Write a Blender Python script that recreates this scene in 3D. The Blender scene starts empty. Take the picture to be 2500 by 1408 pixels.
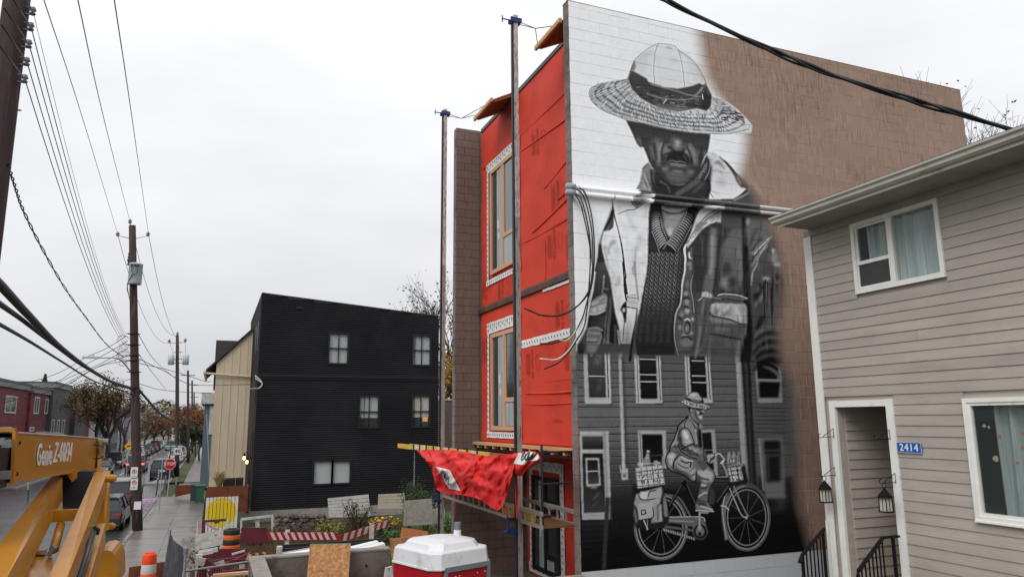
import bpy, bmesh, math, random
import numpy as np
from mathutils import Vector, Matrix, noise
PI = math.pi
SC = bpy.context.scene
COL = SC.collection
random.seed(11)
# ---------------------------------------------------------------- camera
YAW, PITCH, ROLL, FPX, EYE = .384798, .178304, -.0076104, 1777.8, 4.8
def cam_axes():
    cy, sy, cp, sp, cr, sr = math.cos(YAW), math.sin(YAW), math.cos(PITCH), math.sin(PITCH), math.cos(ROLL), math.sin(ROLL)
    f = Vector((sy * cp, cy * cp, sp)); r = Vector((cy, -sy, 0)); u = r.cross(f)
    return r * cr + u * sr, u * cr - r * sr, f
CR, CU, CF = cam_axes()
cam = bpy.data.cameras.new('camera'); cam.sensor_width = 36; cam.lens = FPX / 2500 * 36; cam.clip_start = .1; cam.clip_end = 3000
co = bpy.data.objects.new('camera', cam); COL.objects.link(co); SC.camera = co
co.matrix_world = Matrix(((CR.x, CU.x, -CF.x, 0), (CR.y, CU.y, -CF.y, 0), (CR.z, CU.z, -CF.z, EYE), (0, 0, 0, 1)))
def at(px, py, v, ax=1):
    """the point that photograph pixel (px,py) shows on the world plane axis[ax] = v"""
    d = CF + CR * ((px - 1250) / FPX) - CU * ((py - 704) / FPX)
    t = (v - (0, 0, EYE)[ax]) / d[ax]
    return Vector((0, 0, EYE)) + d * t
# ---------------------------------------------------------------- sky, sun, exposure
W = bpy.data.worlds.new('World'); SC.world = W; W.use_nodes = True
def world():
    nt = W.node_tree; N = nt.nodes; L = nt.links; N.clear()
    out = N.new('ShaderNodeOutputWorld'); bg = N.new('ShaderNodeBackground'); bg.inputs['Strength'].default_value = .1
    sky = N.new('ShaderNodeTexSky'); sky.sky_type = 'NISHITA'; sky.sun_disc = False; sky.sun_elevation = math.radians(42); sky.sun_rotation = math.radians(230)
    tc = N.new('ShaderNodeTexCoord'); sep = N.new('ShaderNodeSeparateXYZ'); L.new(tc.outputs['Generated'], sep.inputs[0])
    mp = N.new('ShaderNodeMapping'); mp.inputs['Scale'].default_value = (1, 1, 2.6); L.new(tc.outputs['Generated'], mp.inputs[0])
    nz = N.new('ShaderNodeTexNoise'); nz.inputs['Scale'].default_value = 2.1; nz.inputs['Detail'].default_value = 5; nz.inputs['Roughness'].default_value = .5; L.new(mp.outputs[0], nz.inputs[0])
    # overcast luminance: a little brighter towards the zenith
    ma = N.new('ShaderNodeMapRange'); ma.inputs[1].default_value = -.02; ma.inputs[2].default_value = 1; ma.inputs[3].default_value = 6.5; ma.inputs[4].default_value = 14.5; L.new(sep.outputs[2], ma.inputs[0])
    cl = N.new('ShaderNodeMapRange'); cl.inputs[1].default_value = .3; cl.inputs[2].default_value = .7; cl.inputs[3].default_value = .88; cl.inputs[4].default_value = 1.10; L.new(nz.outputs[0], cl.inputs[0])
    mu = N.new('ShaderNodeMath'); mu.operation = 'MULTIPLY'; L.new(ma.outputs[0], mu.inputs[0]); L.new(cl.outputs[0], mu.inputs[1])
    cm = N.new('ShaderNodeCombineColor')
    for i, k in enumerate((.975, .985, 1.02)):
        m = N.new('ShaderNodeMath'); m.operation = 'MULTIPLY'; m.inputs[1].default_value = k; L.new(mu.outputs[0], m.inputs[0]); L.new(m.outputs[0], cm.inputs[i])
    mx = N.new('ShaderNodeMix'); mx.data_type = 'RGBA'; mx.inputs[0].default_value = .96; L.new(sky.outputs[0], mx.inputs[6]); L.new(cm.outputs[0], mx.inputs[7])
    L.new(mx.outputs[2], bg.inputs[0]); L.new(bg.outputs[0], out.inputs[0])
world()
sun = bpy.data.lights.new('sun', 'SUN'); sun.energy = 1.5; sun.angle = math.radians(35); sun.color = (1, .97, .93)
so = bpy.data.objects.new('sun', sun); COL.objects.link(so); so.rotation_euler = Vector((math.sin(math.radians(230)) * -1 * math.cos(math.radians(42)), -math.cos(math.radians(230)) * math.cos(math.radians(42)), -math.sin(math.radians(42)))).to_track_quat('-Z', 'Y').to_euler()
SC.view_settings.view_transform = 'Standard'; SC.view_settings.look = 'None'; SC.view_settings.exposure = .06; SC.view_settings.gamma = 1; SC.view_settings.use_curve_mapping = False
# ---------------------------------------------------------------- materials
MATS = {}
def M(name, col=(.5, .5, .5), rough=.7, var=.12, scale=3.0, stretch=(1, 1, 1), bump=0.0, bscale=None, metal=0.0, col2=None, c2lo=.5, c2hi=.62, c2scale=1.5, c2stretch=None, coat=0, rnd=0.0, spec=.3, emit=None, es=0, trans=0, alpha=1, joint=None):
    """a node material: two scales of noise move the colour, an optional second colour lies over it in patches"""
    if name in MATS: return MATS[name]
    m = bpy.data.materials.new(name); m.use_nodes = True; nt = m.node_tree; N = nt.nodes; L = nt.links; b = N['Principled BSDF']
    b.inputs['Roughness'].default_value = rough; b.inputs['Metallic'].default_value = metal; b.inputs['Specular IOR Level'].default_value = spec
    if coat: b.inputs['Coat Weight'].default_value = coat; b.inputs['Coat Roughness'].default_value = .12
    if trans: b.inputs['Transmission Weight'].default_value = trans
    if alpha < 1: b.inputs['Alpha'].default_value = alpha
    if emit: b.inputs['Emission Color'].default_value = (*emit, 1); b.inputs['Emission Strength'].default_value = es
    g = N.new('ShaderNodeNewGeometry'); mp = N.new('ShaderNodeMapping'); mp.inputs['Scale'].default_value = stretch; L.new(g.outputs['Position'], mp.inputs[0])
    n1 = N.new('ShaderNodeTexNoise'); n1.inputs['Scale'].default_value = scale; n1.inputs['Detail'].default_value = 6; n1.inputs['Roughness'].default_value = .62; L.new(mp.outputs[0], n1.inputs[0])
    mr = N.new('ShaderNodeMapRange'); mr.inputs[1].default_value = .28; mr.inputs[2].default_value = .72; mr.inputs[3].default_value = 1 - var; mr.inputs[4].default_value = 1 + var; L.new(n1.outputs[0], mr.inputs[0])
    val = mr.outputs[0]
    if rnd:
        oi = N.new('ShaderNodeObjectInfo'); r2 = N.new('ShaderNodeMapRange'); r2.inputs[3].default_value = 1 - rnd; r2.inputs[4].default_value = 1 + rnd; L.new(oi.outputs['Random'], r2.inputs[0])
        mm = N.new('ShaderNodeMath'); mm.operation = 'MULTIPLY'; L.new(val, mm.inputs[0]); L.new(r2.outputs[0], mm.inputs[1]); val = mm.outputs[0]
    base = None
    if col2:
        m2 = N.new('ShaderNodeMapping'); m2.inputs['Scale'].default_value = c2stretch or stretch; L.new(g.outputs['Position'], m2.inputs[0])
        n2 = N.new('ShaderNodeTexNoise'); n2.inputs['Scale'].default_value = c2scale; n2.inputs['Detail'].default_value = 7; n2.inputs['Roughness'].default_value = .65; L.new(m2.outputs[0], n2.inputs[0])
        r3 = N.new('ShaderNodeMapRange'); r3.inputs[1].default_value = c2lo; r3.inputs[2].default_value = c2hi; L.new(n2.outputs[0], r3.inputs[0])
        mx = N.new('ShaderNodeMix'); mx.data_type = 'RGBA'; L.new(r3.outputs[0], mx.inputs[0]); mx.inputs[6].default_value = (*col, 1); mx.inputs[7].default_value = (*col2, 1); base = mx.outputs[2]
    vm = N.new('ShaderNodeVectorMath'); vm.operation = 'SCALE'
    if base: L.new(base, vm.inputs[0])
    else: vm.inputs[0].default_value = col
    L.new(val, vm.inputs['Scale']); L.new(vm.outputs[0], b.inputs['Base Color'])
    if bump:
        nb = N.new('ShaderNodeTexNoise'); nb.inputs['Scale'].default_value = bscale or scale * 4; nb.inputs['Detail'].default_value = 5; L.new(mp.outputs[0], nb.inputs[0])
        bp = N.new('ShaderNodeBump'); bp.inputs['Strength'].default_value = min(bump, 1); bp.inputs['Distance'].default_value = .02; L.new(nb.outputs[0], bp.inputs['Height']); L.new(bp.outputs[0], b.inputs['Normal'])
    MATS[name] = m; return m
# ---------------------------------------------------------------- mesh builder
class MB:
    def __init__(s): s.v = []; s.f = []; s.sm = False
    def add(s, vs, fs):
        o = len(s.v); s.v += [tuple(v) for v in vs]; s.f += [tuple(i + o for i in f) for f in fs]; return s
    def box(s, x0, y0, z0, x1, y1, z1):
        return s.add([(x0, y0, z0), (x1, y0, z0), (x1, y1, z0), (x0, y1, z0), (x0, y0, z1), (x1, y0, z1), (x1, y1, z1), (x0, y1, z1)], [(0, 3, 2, 1), (4, 5, 6, 7), (0, 1, 5, 4), (1, 2, 6, 5), (2, 3, 7, 6), (3, 0, 4, 7)])
    def bar(s, a, b, w, h=None, up=(0, 0, 1)):
        a, b = Vector(a), Vector(b); h = h or w; d = (b - a).normalized(); up = Vector(up)
        if abs(d.dot(up)) > .98: up = Vector((0, 1, 0))
        x = d.cross(up).normalized() * (w / 2); y = x.normalized().cross(d) * (h / 2)
        return s.add([a - x - y, a + x - y, a + x + y, a - x + y, b - x - y, b + x - y, b + x + y, b - x + y], [(0, 1, 2, 3), (4, 7, 6, 5), (0, 4, 5, 1), (1, 5, 6, 2), (2, 6, 7, 3), (3, 7, 4, 0)])
    def tube(s, pts, r, n=8, cap=True):
        pts = [Vector(p) for p in pts]; m = len(pts); rr = r if isinstance(r, (list, tuple)) else [r] * m; o = len(s.v); up = None; vs = []; fs = []
        for i, p in enumerate(pts):
            d = (pts[min(i + 1, m - 1)] - pts[max(i - 1, 0)]).normalized()
            if up is None: up = Vector((0, 0, 1)) if abs(d.z) < .9 else Vector((1, 0, 0))
            x = d.cross(up)
            if x.length < 1e-4: x = d.cross(Vector((0, 1, 0)))
            x.normalize(); y = x.cross(d).normalized(); up = y
            for k in range(n): a = 2 * PI * k / n; vs.append(p + (x * math.cos(a) + y * math.sin(a)) * rr[i])
        for i in range(m - 1):
            for k in range(n): fs.append((i * n + k, i * n + (k + 1) % n, (i + 1) * n + (k + 1) % n, (i + 1) * n + k))
        if cap and n > 2: fs.append(tuple(range(n - 1, -1, -1))); fs.append(tuple((m - 1) * n + k for k in range(n)))
        return s.add(vs, fs)
    def prism(s, pts, e):
        """closed outline (3d points) pushed along vector e"""
        pts = [Vector(p) for p in pts]; e = Vector(e); n = len(pts)
        return s.add(pts + [p + e for p in pts], [tuple(range(n))[::-1], tuple(range(n, 2 * n))] + [(i, (i + 1) % n, n + (i + 1) % n, n + i) for i in range(n)])
    def lathe(s, c, prof, n=20, axis='z', cap=True):
        vs = []; c = Vector(c)
        for r, h in prof:
            for k in range(n):
                a = 2 * PI * k / n; p = (r * math.cos(a), r * math.sin(a), h)
                vs.append(c + (Vector(p) if axis == 'z' else Vector((p[2], p[0], p[1])) if axis == 'x' else Vector((p[0], p[2], p[1]))))
        m = len(prof); fs = [(i * n + k, i * n + (k + 1) % n, (i + 1) * n + (k + 1) % n, (i + 1) * n + k) for i in range(m - 1) for k in range(n)]
        if cap: fs += [tuple(range(n - 1, -1, -1)), tuple((m - 1) * n + k for k in range(n))]
        return s.add(vs, fs)
    def grid(s, fn, nu, nv):
        vs = [fn(i / nu, j / nv) for j in range(nv + 1) for i in range(nu + 1)]
        return s.add(vs, [(j * (nu + 1) + i, j * (nu + 1) + i + 1, (j + 1) * (nu + 1) + i + 1, (j + 1) * (nu + 1) + i) for j in range(nv) for i in range(nu)])
    def build(s, name, mat, parent=None, smooth=False, **kw):
        org = Vector(kw.pop('org')) if 'org' in kw else wloc(parent)
        me = bpy.data.meshes.new(name); me.from_pydata([tuple(Vector(v) - org) for v in s.v], [], s.f); me.update()
        bm = bmesh.new(); bm.from_mesh(me); bmesh.ops.recalc_face_normals(bm, faces=bm.faces); bm.to_mesh(me); bm.free()
        if smooth: me.polygons.foreach_set('use_smooth', [True] * len(me.polygons))
        if mat: me.materials.append(mat)
        o = bpy.data.objects.new(name, me); COL.objects.link(o)
        o.location = org - wloc(parent)
        if parent: o.parent = parent
        for k, v in kw.items(): o[k] = v
        return o
WL = {}
def wloc(o):
    p = Vector((0, 0, 0))
    while o is not None: p += o.location; o = o.parent
    return p
def thing(name, label, cat, loc, group=None):
    o = bpy.data.objects.new(name, None); COL.objects.link(o); o.location = loc; o.empty_display_size = .2; o['label'] = label; o['category'] = cat
    if group: o['group'] = group
    return o
def single(mb, name, mat, label, cat, loc=None, group=None, smooth=False):
    vs = mb.v; loc = loc or (sum(v[0] for v in vs) / len(vs), sum(v[1] for v in vs) / len(vs), min(v[2] for v in vs))
    o = mb.build(name, mat, None, smooth, org=loc); o['label'] = label; o['category'] = cat
    if group: o['group'] = group
    return o
def struct(mb, name, mat, parent=None, smooth=False):
    o = mb.build(name, mat, parent, smooth)
    if parent is None: o['kind'] = 'structure'
    return o
def copy_tree(o, parent=None):
    c = o.copy(); COL.objects.link(c); c.parent = parent
    for ch in list(o.children): copy_tree(ch, c)
    return c
def inst(src, loc, parent, name=None, mat=None):
    o = src.copy(); COL.objects.link(o); o.location = loc; o.parent = parent; return o
def text_mb(s, size, origin, xdir, ydir, depth=.004, squeeze=1.0):
    """lettering as real flat-faced mesh; origin = centre"""
    cu = bpy.data.curves.new('t', 'FONT'); cu.body = s; cu.size = size; cu.align_x = 'CENTER'; cu.align_y = 'CENTER'; cu.extrude = depth / 2; cu.offset = size * .012; cu.space_character = 1.12; cu.resolution_u = 3
    ob = bpy.data.objects.new('t', cu); COL.objects.link(ob); dg = bpy.context.evaluated_depsgraph_get(); me = bpy.data.meshes.new_from_object(ob.evaluated_get(dg))
    X = Vector(xdir).normalized(); Y = Vector(ydir).normalized(); Z = X.cross(Y); mb = MB(); o = Vector(origin)
    mb.add([o + X * v.co.x * squeeze + Y * v.co.y + Z * v.co.z for v in me.vertices], [tuple(p.vertices) for p in me.polygons])
    bpy.data.objects.remove(ob); bpy.data.curves.remove(cu); bpy.data.meshes.remove(me); return mb
def sag(a, b, s=.5, n=16):
    a, b = Vector(a), Vector(b); return [a.lerp(b, i / n) - Vector((0, 0, 4 * s * (i / n) * (1 - i / n))) for i in range(n + 1)]
# ---------------------------------------------------------------- mural paint (numpy brush work)
MX0, MY0, MW, MH = 1375, -25, 640, 1440
PG = np.full((MH, MW), .945); PA = np.zeros((MH, MW))
FR = dict(P=(0, 0, 1), A=(1400, 60, 3.912), F=(1520, 290, 7.821), L1=(1400, 440, 6.4), L2=(1400, 640, 5.865), M1=(1560, 440, 6.4),
          M2=(1560, 640, 5.865), R1=(1720, 360, 5.414), R2=(1720, 600, 5.027), B1=(1600, 940, 7.04), B2=(1540, 1080, 4.694),
          B3=(1660, 1080, 4.855), W1=(1400, 840, 5.417), W2=(1640, 820, 4.694), D=(1400, 820, 2.3946), C=(1400, 380, 2.816))
def fpts(fr, pts):
    x0, y0, s = FR[fr]
    return np.array([(x0 + p[0] / s - MX0, y0 + p[1] / s - MY0) for p in pts], float)
def smooth(P, closed=False, n=6):
    if len(P) < 3: return P
    Q = np.vstack([P[-1:], P, P[:2]]) if closed else np.vstack([2 * P[:1] - P[1:2], P, 2 * P[-1:] - P[-2:-1]])
    out = []
    m = len(P) if closed else len(P) - 1
    for i in range(m):
        a, b, c, d = Q[i], Q[i + 1], Q[i + 2], Q[i + 3]
        for k in range(n):
            t = k / n
            out.append(.5 * ((2 * b) + (c - a) * t + (2 * a - 5 * b + 4 * c - d) * t * t + (3 * b - 3 * c + d - a) * t ** 3))
    if not closed: out.append(P[-1])
    return np.array(out)
def blur(m, r):
    for ax in (0, 1):
        for rr in (r * .9, r * .9, r * .7):
            k = max(1, int(round(rr)))
            pad = [(0, 0), (0, 0)]; pad[ax] = (k + 1, k)
            c = np.cumsum(np.pad(m, pad, mode='edge'), axis=ax)
            n = m.shape[ax]
            hi = np.take(c, range(2 * k + 1, 2 * k + 1 + n), axis=ax); lo = np.take(c, range(0, n), axis=ax)
            m = (hi - lo) / (2 * k + 1)
    return m
def box(P, pad):
    x0 = int(max(0, P[:, 0].min() - pad)); x1 = int(min(MW, P[:, 0].max() + pad + 2))
    y0 = int(max(0, P[:, 1].min() - pad)); y1 = int(min(MH, P[:, 1].max() + pad + 2))
    return x0, y0, x1, y1
def pmask(P, soft=.6):
    x0, y0, x1, y1 = box(P, soft * 3 + 2)
    if x1 <= x0 or y1 <= y0: return None
    X, Y = np.meshgrid(np.arange(x0, x1) + .5, np.arange(y0, y1) + .5)
    ins = np.zeros(X.shape, bool)
    n = len(P)
    for i in range(n):
        ax, ay = P[i]; bx, by = P[(i + 1) % n]
        if ay == by: continue
        c = (ay > Y) != (by > Y)
        ins ^= c & (X < (bx - ax) * (Y - ay) / (by - ay) + ax)
    m = ins.astype(float)
    return (blur(m, max(soft, .6)) if soft > 0 else m), (x0, y0, x1, y1)
CLIP = [None]
def put(m, bb, val, a=1.0):
    x0, y0, x1, y1 = bb
    if CLIP[0] is not None: m = m * CLIP[0][y0:y1, x0:x1]
    if isinstance(val, tuple):           # (frame, p0, v0, p1, v1): linear gradient
        fr, p0, v0, p1, v1 = val
        q = fpts(fr, [p0, p1]); d = q[1] - q[0]
        X, Y = np.meshgrid(np.arange(x0, x1) + .5, np.arange(y0, y1) + .5)
        t = np.clip(((X - q[0][0]) * d[0] + (Y - q[0][1]) * d[1]) / (d @ d), 0, 1)
        val = v0 + (v1 - v0) * t
    g = PG[y0:y1, x0:x1]; g += (val - g) * m * a
SOFTK = dict(B1=.38, B2=.45, B3=.45, W1=.6, W2=.8, F=.75)
def poly(fr, pts, val, soft=.8, a=1.0, sm=False):
    soft *= SOFTK.get(fr, 1)
    P = fpts(fr, pts)
    if sm: P = smooth(P, True)
    r = pmask(P, soft)
    if r: put(r[0], r[1], val, a)
def smask(P, w, soft):
    ws = w if isinstance(w, (tuple, list)) else (w, w)
    x0, y0, x1, y1 = box(P, max(ws) + soft * 3 + 2)
    if x1 <= x0 or y1 <= y0: return None
    X, Y = np.meshgrid(np.arange(x0, x1) + .5, np.arange(y0, y1) + .5)
    best = np.zeros(X.shape); n = len(P) - 1
    wv = np.interp(np.linspace(0, 1, n + 1), np.linspace(0, 1, len(ws)), ws)
    for i in range(n):
        a, b = P[i], P[i + 1]; d = b - a; L = max(d @ d, 1e-9)
        t = np.clip(((X - a[0]) * d[0] + (Y - a[1]) * d[1]) / L, 0, 1)
        D = np.hypot(X - a[0] - d[0] * t, Y - a[1] - d[1] * t)
        wi = (wv[i] + (wv[i + 1] - wv[i]) * t) / 2
        cov = np.where(wi > .5, np.clip(wi - D + .5, 0, 1), np.clip(1 - D, 0, 1) * wi * 2)
        best = np.maximum(best, cov)
    return (blur(best, soft) if soft > .7 else best), (x0, y0, x1, y1)
def line(fr, pts, w, val, soft=0, a=1.0, sm=True):
    soft *= SOFTK.get(fr, 1)
    if fr in ('B1', 'B2', 'B3') and not isinstance(w, (tuple, list)): w = w * 1.2
    P = fpts(fr, pts)
    if sm: P = smooth(P, False, 5)
    r = smask(P, w, soft)
    if r: put(r[0], r[1], val, a)
def oval(fr, c, rx, ry, val, soft=1.0, a=1.0, rot=0, n=20):
    ca, sa = math.cos(math.radians(rot)), math.sin(math.radians(rot))
    pts = [(c[0] + rx * math.cos(t) * ca - ry * math.sin(t) * sa, c[1] + rx * math.cos(t) * sa + ry * math.sin(t) * ca) for t in [2 * PI * k / n for k in range(n)]]
    poly(fr, pts, val, soft, a)
def clip(fr, pts, soft=.6, sm=False):
    if fr is None: CLIP[0] = None; return
    P = fpts(fr, pts); P = smooth(P, True) if sm else P
    m, (x0, y0, x1, y1) = pmask(P, soft); C = np.zeros((MH, MW)); C[y0:y1, x0:x1] = m; CLIP[0] = C
def paint_mural():
    rm = random.Random(5)
    # where the paint covers the blocks; lower right overspray widened to imitate shade
    P = fpts('P', [(1360, -40), (1680, -40), (1700, 60), (1712, 130), (1722, 190), (1752, 240), (1800, 300), (1822, 330), (1812, 400), (1800, 436), (1838, 462), (1862, 515), (1888, 570), (1906, 630),
                   (1914, 700), (1902, 800), (1906, 870), (1936, 930), (1944, 1000), (1952, 1080), (1946, 1180), (1952, 1240), (1972, 1300), (1992, 1420), (1360, 1420)])
    m, (x0, y0, x1, y1) = pmask(P, 17); PA[y0:y1, x0:x1] = m
    poly('P', [(1815, 425), (1870, 490), (2010, 500), (2010, 880), (1830, 880)], .33, 5)
    P = fpts('A', [(1300, 660), (1440, 722), (1565, 812), (1645, 892), (1706, 965), (1696, 1034), (1600, 1044), (1350, 1052), (1200, 800)]); m, (x0, y0, x1, y1) = pmask(P, 1.2); PA[y0:y1, x0:x1] = np.maximum(PA[y0:y1, x0:x1], m)
    # ---------- painted house behind the rider
    poly('P', [(1360, 860), (2000, 850), (2000, 1420), (1360, 1420)], ('P', (0, 850), .36, (0, 1010), .42), 4)
    poly('P', [(1360, 1020), (2000, 1020), (2000, 1420), (1360, 1420)], ('P', (0, 1060), .40, (0, 1215), .22), 20)
    poly('P', [(1360, 1205), (2000, 1195), (2000, 1420), (1360, 1420)], ('P', (0, 1220), .17, (0, 1340), .07), 14)
    for a_, b_ in [(884, 890), (904, 907), (923, 925), (946, 943), (966, 962), (981, 979), (993, 995), (1019, 1016), (1043, 1036), (1060, 1054), (1078, 1072), (1097, 1092), (1115, 1108),
                   (1133, 1126), (1150, 1142), (1167, 1158), (1184, 1175)]:
        line('P', [(1412, a_ - 2), (1815, b_ - 2)], 4, .33, 1, .35); line('P', [(1412, a_), (1815, b_)], 1.7, .13, 0, .9)
        line('P', [(1412, a_ + 2.5), (1815, b_ + 2.5)], 1.5, .56, 0, .3)
    # right hand end of the house, in shadow
    poly('W2', [(870, 180), (1400, 180), (1400, 1600), (960, 1600)], .35, 2)
    for k in range(26):
        y = 240 + k * 48 + rm.uniform(-5, 5); line('W2', [(880 + k * 3, y), (1300, y + 8)], 1.4, .16, 0, .8)
    poly('P', [(1560, 1190), (2000, 1170), (2000, 1420), (1560, 1420)], ('P', (0, 1200), .16, (0, 1300), .06), 12)
    # upper windows
    def win(fr, o, i, sash, glass=.12, fr_v=.70):
        poly(fr, [(x + 6, y + 12) for x, y in o], .12, 1.5, .8)
        poly(fr, o, fr_v, .7); poly(fr, [(i[0][0] - 26, i[0][1] - 22), (i[1][0] + 24, i[1][1] - 22), (i[2][0] + 24, i[2][1] + 18), (i[3][0] - 26, i[3][1] + 18)], .45, .8, .5)
        poly(fr, [(i[0][0] - 20, i[0][1] - 16), (i[1][0] + 18, i[1][1] - 16), (i[2][0] + 18, i[2][1] + 14), (i[3][0] - 20, i[3][1] + 14)], fr_v + .03, .7)
        poly(fr, i, ('P', (0, 850), glass + .08, (0, 990), glass - .04), .7)
        for (x1_, x2_, y_) in sash: line(fr, [(x1_, y_), ((x1_ + x2_) / 2, y_ + 2), (x2_, y_ + 3)], 2.4, .72, 0)
    win('W1', [(125, -20), (480, -20), (508, 788), (150, 790)], [(178, -20), (405, -20), (432, 706), (206, 706)], [(205, 410, 420)], .24)
    win('W1', [(795, 50), (1150, 55), (1180, 782), (826, 785)], [(862, 118), (1090, 125), (1112, 722), (892, 722)], [(880, 1090, 196), (880, 1095, 400), (888, 1105, 492)], .12)
    line('W1', [(1118, 70), (1150, 740)], 2, .25); line('W1', [(835, 70), (858, 760)], 1.6, .35); line('W1', [(440, -10), (465, 700)], 2.2, .2)
    poly('W1', [(300, 120), (400, 90), (345, 280), (270, 260)], .5, 6, .5); poly('W1', [(395, 440), (355, 640), (300, 640), (340, 460)], .42, 5, .4)
    win('W2', [(138, 150), (430, 165), (474, 770), (172, 775)], [(198, 215), (380, 222), (405, 708), (226, 705)], [(230, 370, 282), (236, 385, 455), (240, 390, 530)], .11)
    line('W2', [(405, 180), (440, 720)], 2, .25); line('W2', [(170, 180), (196, 760)], 1.6, .35)
    # painted porch door at the left
    poly('D', [(35, 556), (205, 556), (222, 1070), (50, 1072)], .68, .8)
    poly('D', [(50, 585), (172, 585), (176, 660), (54, 662)], ('D', (0, 585), .30, (0, 660), .15), .8); poly('D', [(52, 686), (172, 686), (190, 1030), (60, 1034)], ('D', (0, 686), .13, (0, 1030), .24), .8)
    poly('D', [(70, 712), (150, 710), (160, 872), (76, 880)], .72, .7); poly('D', [(80, 722), (142, 722), (150, 862), (86, 866)], ('D', (0, 722), .12, (0, 860), .26), .7)
    line('D', [(76, 790), (148, 788)], 2.6, .68); poly('D', [(100, 876), (140, 874), (140, 890), (102, 892)], .5, .7)
    poly('D', [(172, 560), (190, 560), (208, 1030), (190, 1030)], .5, 1, .6); line('D', [(120, 950), (150, 915)], 3, .42, 2); line('D', [(105, 1000), (150, 960)], 2, .36, 2)
    poly('D', [(62, 1032), (192, 1030), (206, 1060), (50, 1068)], .6, 1, .7)
    for k in range(8):
        y = 1092 + k * 33; poly('D', [(48, y), (200 - k * 4, y - 8), (200 - k * 4, y + 2), (48, y + 12)], max(.24 - k * .02, .1), 3, .9)
    poly('D', [(188, 940), (212, 940), (190, 1360), (165, 1364)], .22, 1.2); poly('D', [(212, 940), (222, 940), (222, 1080), (212, 1200)], .12, 2)
    # lower windows
    poly('D', [(375, 552), (540, 550), (545, 770), (385, 770)], .66, .8); poly('D', [(400, 574), (518, 574), (524, 760), (408, 760)], ('D', (0, 574), .07, (0, 760), .13), .7)
    line('D', [(440, 698), (522, 696)], 3, .26); line('D', [(388, 560), (398, 740)], 1.4, .2)
    poly('D', [(740, 548), (826, 546), (846, 820), (760, 820)], .62, .8); poly('D', [(748, 565), (804, 563), (812, 664), (752, 664)], .11, .7); poly('D', [(752, 670), (812, 668), (822, 780), (752, 780)], .11, .7)
    # drain pipe and conduit box
    poly('D', [(279, 100), (292, 100), (320, 780), (300, 780)], .22, 3, .7); poly('D', [(258, -10), (276, -10), (304, 778), (284, 778)], ('D', (258, 0), .62, (300, 760), .72), .8)
    poly('D', [(278, 776), (318, 774), (320, 838), (282, 842)], .70, .8); oval('D', (298, 812), 9, 13, .28, .8); oval('D', (298, 806), 5, 7, .7, .8); line('D', [(272, 755), (276, 800)], 2.2, .6)
    # white corner post and the shadow beside it
    poly('D', [(975, 130), (1030, 120), (1075, 900), (1020, 900)], ('D', (975, 0), .20, (1060, 0), .10), 1.5)
    poly('D', [(1000, 140), (1015, 140), (1052, 880), (1036, 880)], .30, 2, .8); poly('D', [(1040, 300), (1052, 300), (1080, 900), (1064, 900)], .42, 3, .5)
    poly('D', [(944, 60), (974, 60), (1026, 860), (985, 830)], ('D', (950, 0), .66, (1020, 0), .60), .8); poly('D', [(970, 100), (978, 100), (1028, 860), (1018, 860)], .4, 1.5, .7)
    # right hand windows, blurring into the wall
    poly('W2', [(930, 175), (1240, 190), (1270, 760), (985, 765)], .55, 2); poly('W2', [(968, 240), (1215, 255), (1225, 490), (985, 495)], .10, 2); poly('W2', [(998, 520), (1240, 528), (1220, 705), (1005, 706)], .07, 3)
    line('W2', [(970, 262), (1080, 275), (1200, 330), (1260, 380)], (3, 6, 10), .42, 2, .9); line('W2', [(1040, 350), (1120, 370), (1210, 430), (1240, 480)], (3, 8, 14), .5, 3, .8)
    line('W2', [(950, 210), (1120, 200), (1230, 300)], 9, .3, 3, .8); line('W2', [(990, 500), (1250, 512)], 4, .55, 1); line('W2', [(1000, 738), (1250, 742)], 5, .60, 3)
    poly('D', [(1078, 592), (1225, 590), (1240, 945), (1120, 950)], .45, 3); poly('D', [(1112, 612), (1208, 610), (1212, 690), (1116, 690)], .12, 3); poly('D', [(1125, 690), (1210, 690), (1210, 850), (1128, 852)], .13, 4)
    line('D', [(1085, 600), (1110, 900)], 3, .62, 1); line('D', [(1140, 700), (1196, 698)], 2, .35, 1); line('D', [(1140, 700), (1144, 840)], 2, .32, 1); line('D', [(1115, 668), (1210, 666)], 3, .4, 2)
    poly('D', [(1120, 1010), (1230, 1000), (1230, 1016), (1120, 1026)], .25, 4, .6); poly('D', [(1200, 900), (1240, 900), (1240, 1000), (1180, 1000)], .45, 10, .5)
    # ---------- bottom of the coat melting over the house
    poly('P', [(1412, 845), (1440, 800), (1920, 800), (1905, 900), (1870, 868), (1500, 862), (1412, 866)], .26, 5, .85)
    poly('P', [(1490, 846), (1880, 846), (1880, 870), (1490, 874)], .34, 3, .5)
    for x in (1443, 1487, 1516): line('P', [(x, 835), (x + 1, 868)], 6, .55, 1, .6)
    for x0_ in (1560, 1620, 1690, 1760): poly('P', [(x0_ - 10, 852), (x0_ + 52, 852), (x0_ + 52, 866), (x0_ - 10, 866)], .5, 3, .45)
    # ---------- the big man: coat silhouette
    coat = [(1500, 486), (1490, 520), (1474, 560), (1462, 600), (1460, 640), (1456, 670), (1448, 720), (1440, 760), (1432, 800), (1412, 838), (1412, 860), (1500, 862), (1900, 868), (1915, 880), (1922, 830),
            (1905, 770), (1912, 700), (1918, 650), (1906, 600), (1888, 545), (1872, 505), (1842, 470), (1800, 440), (1700, 430), (1580, 440), (1552, 480), (1530, 492)]
    poly('P', coat, .29, 3)
    poly('P', [(1700, 480), (1760, 470), (1850, 490), (1890, 560), (1908, 640), (1900, 700), (1860, 690), (1850, 760), (1850, 860), (1700, 860)], .34, 8)
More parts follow.
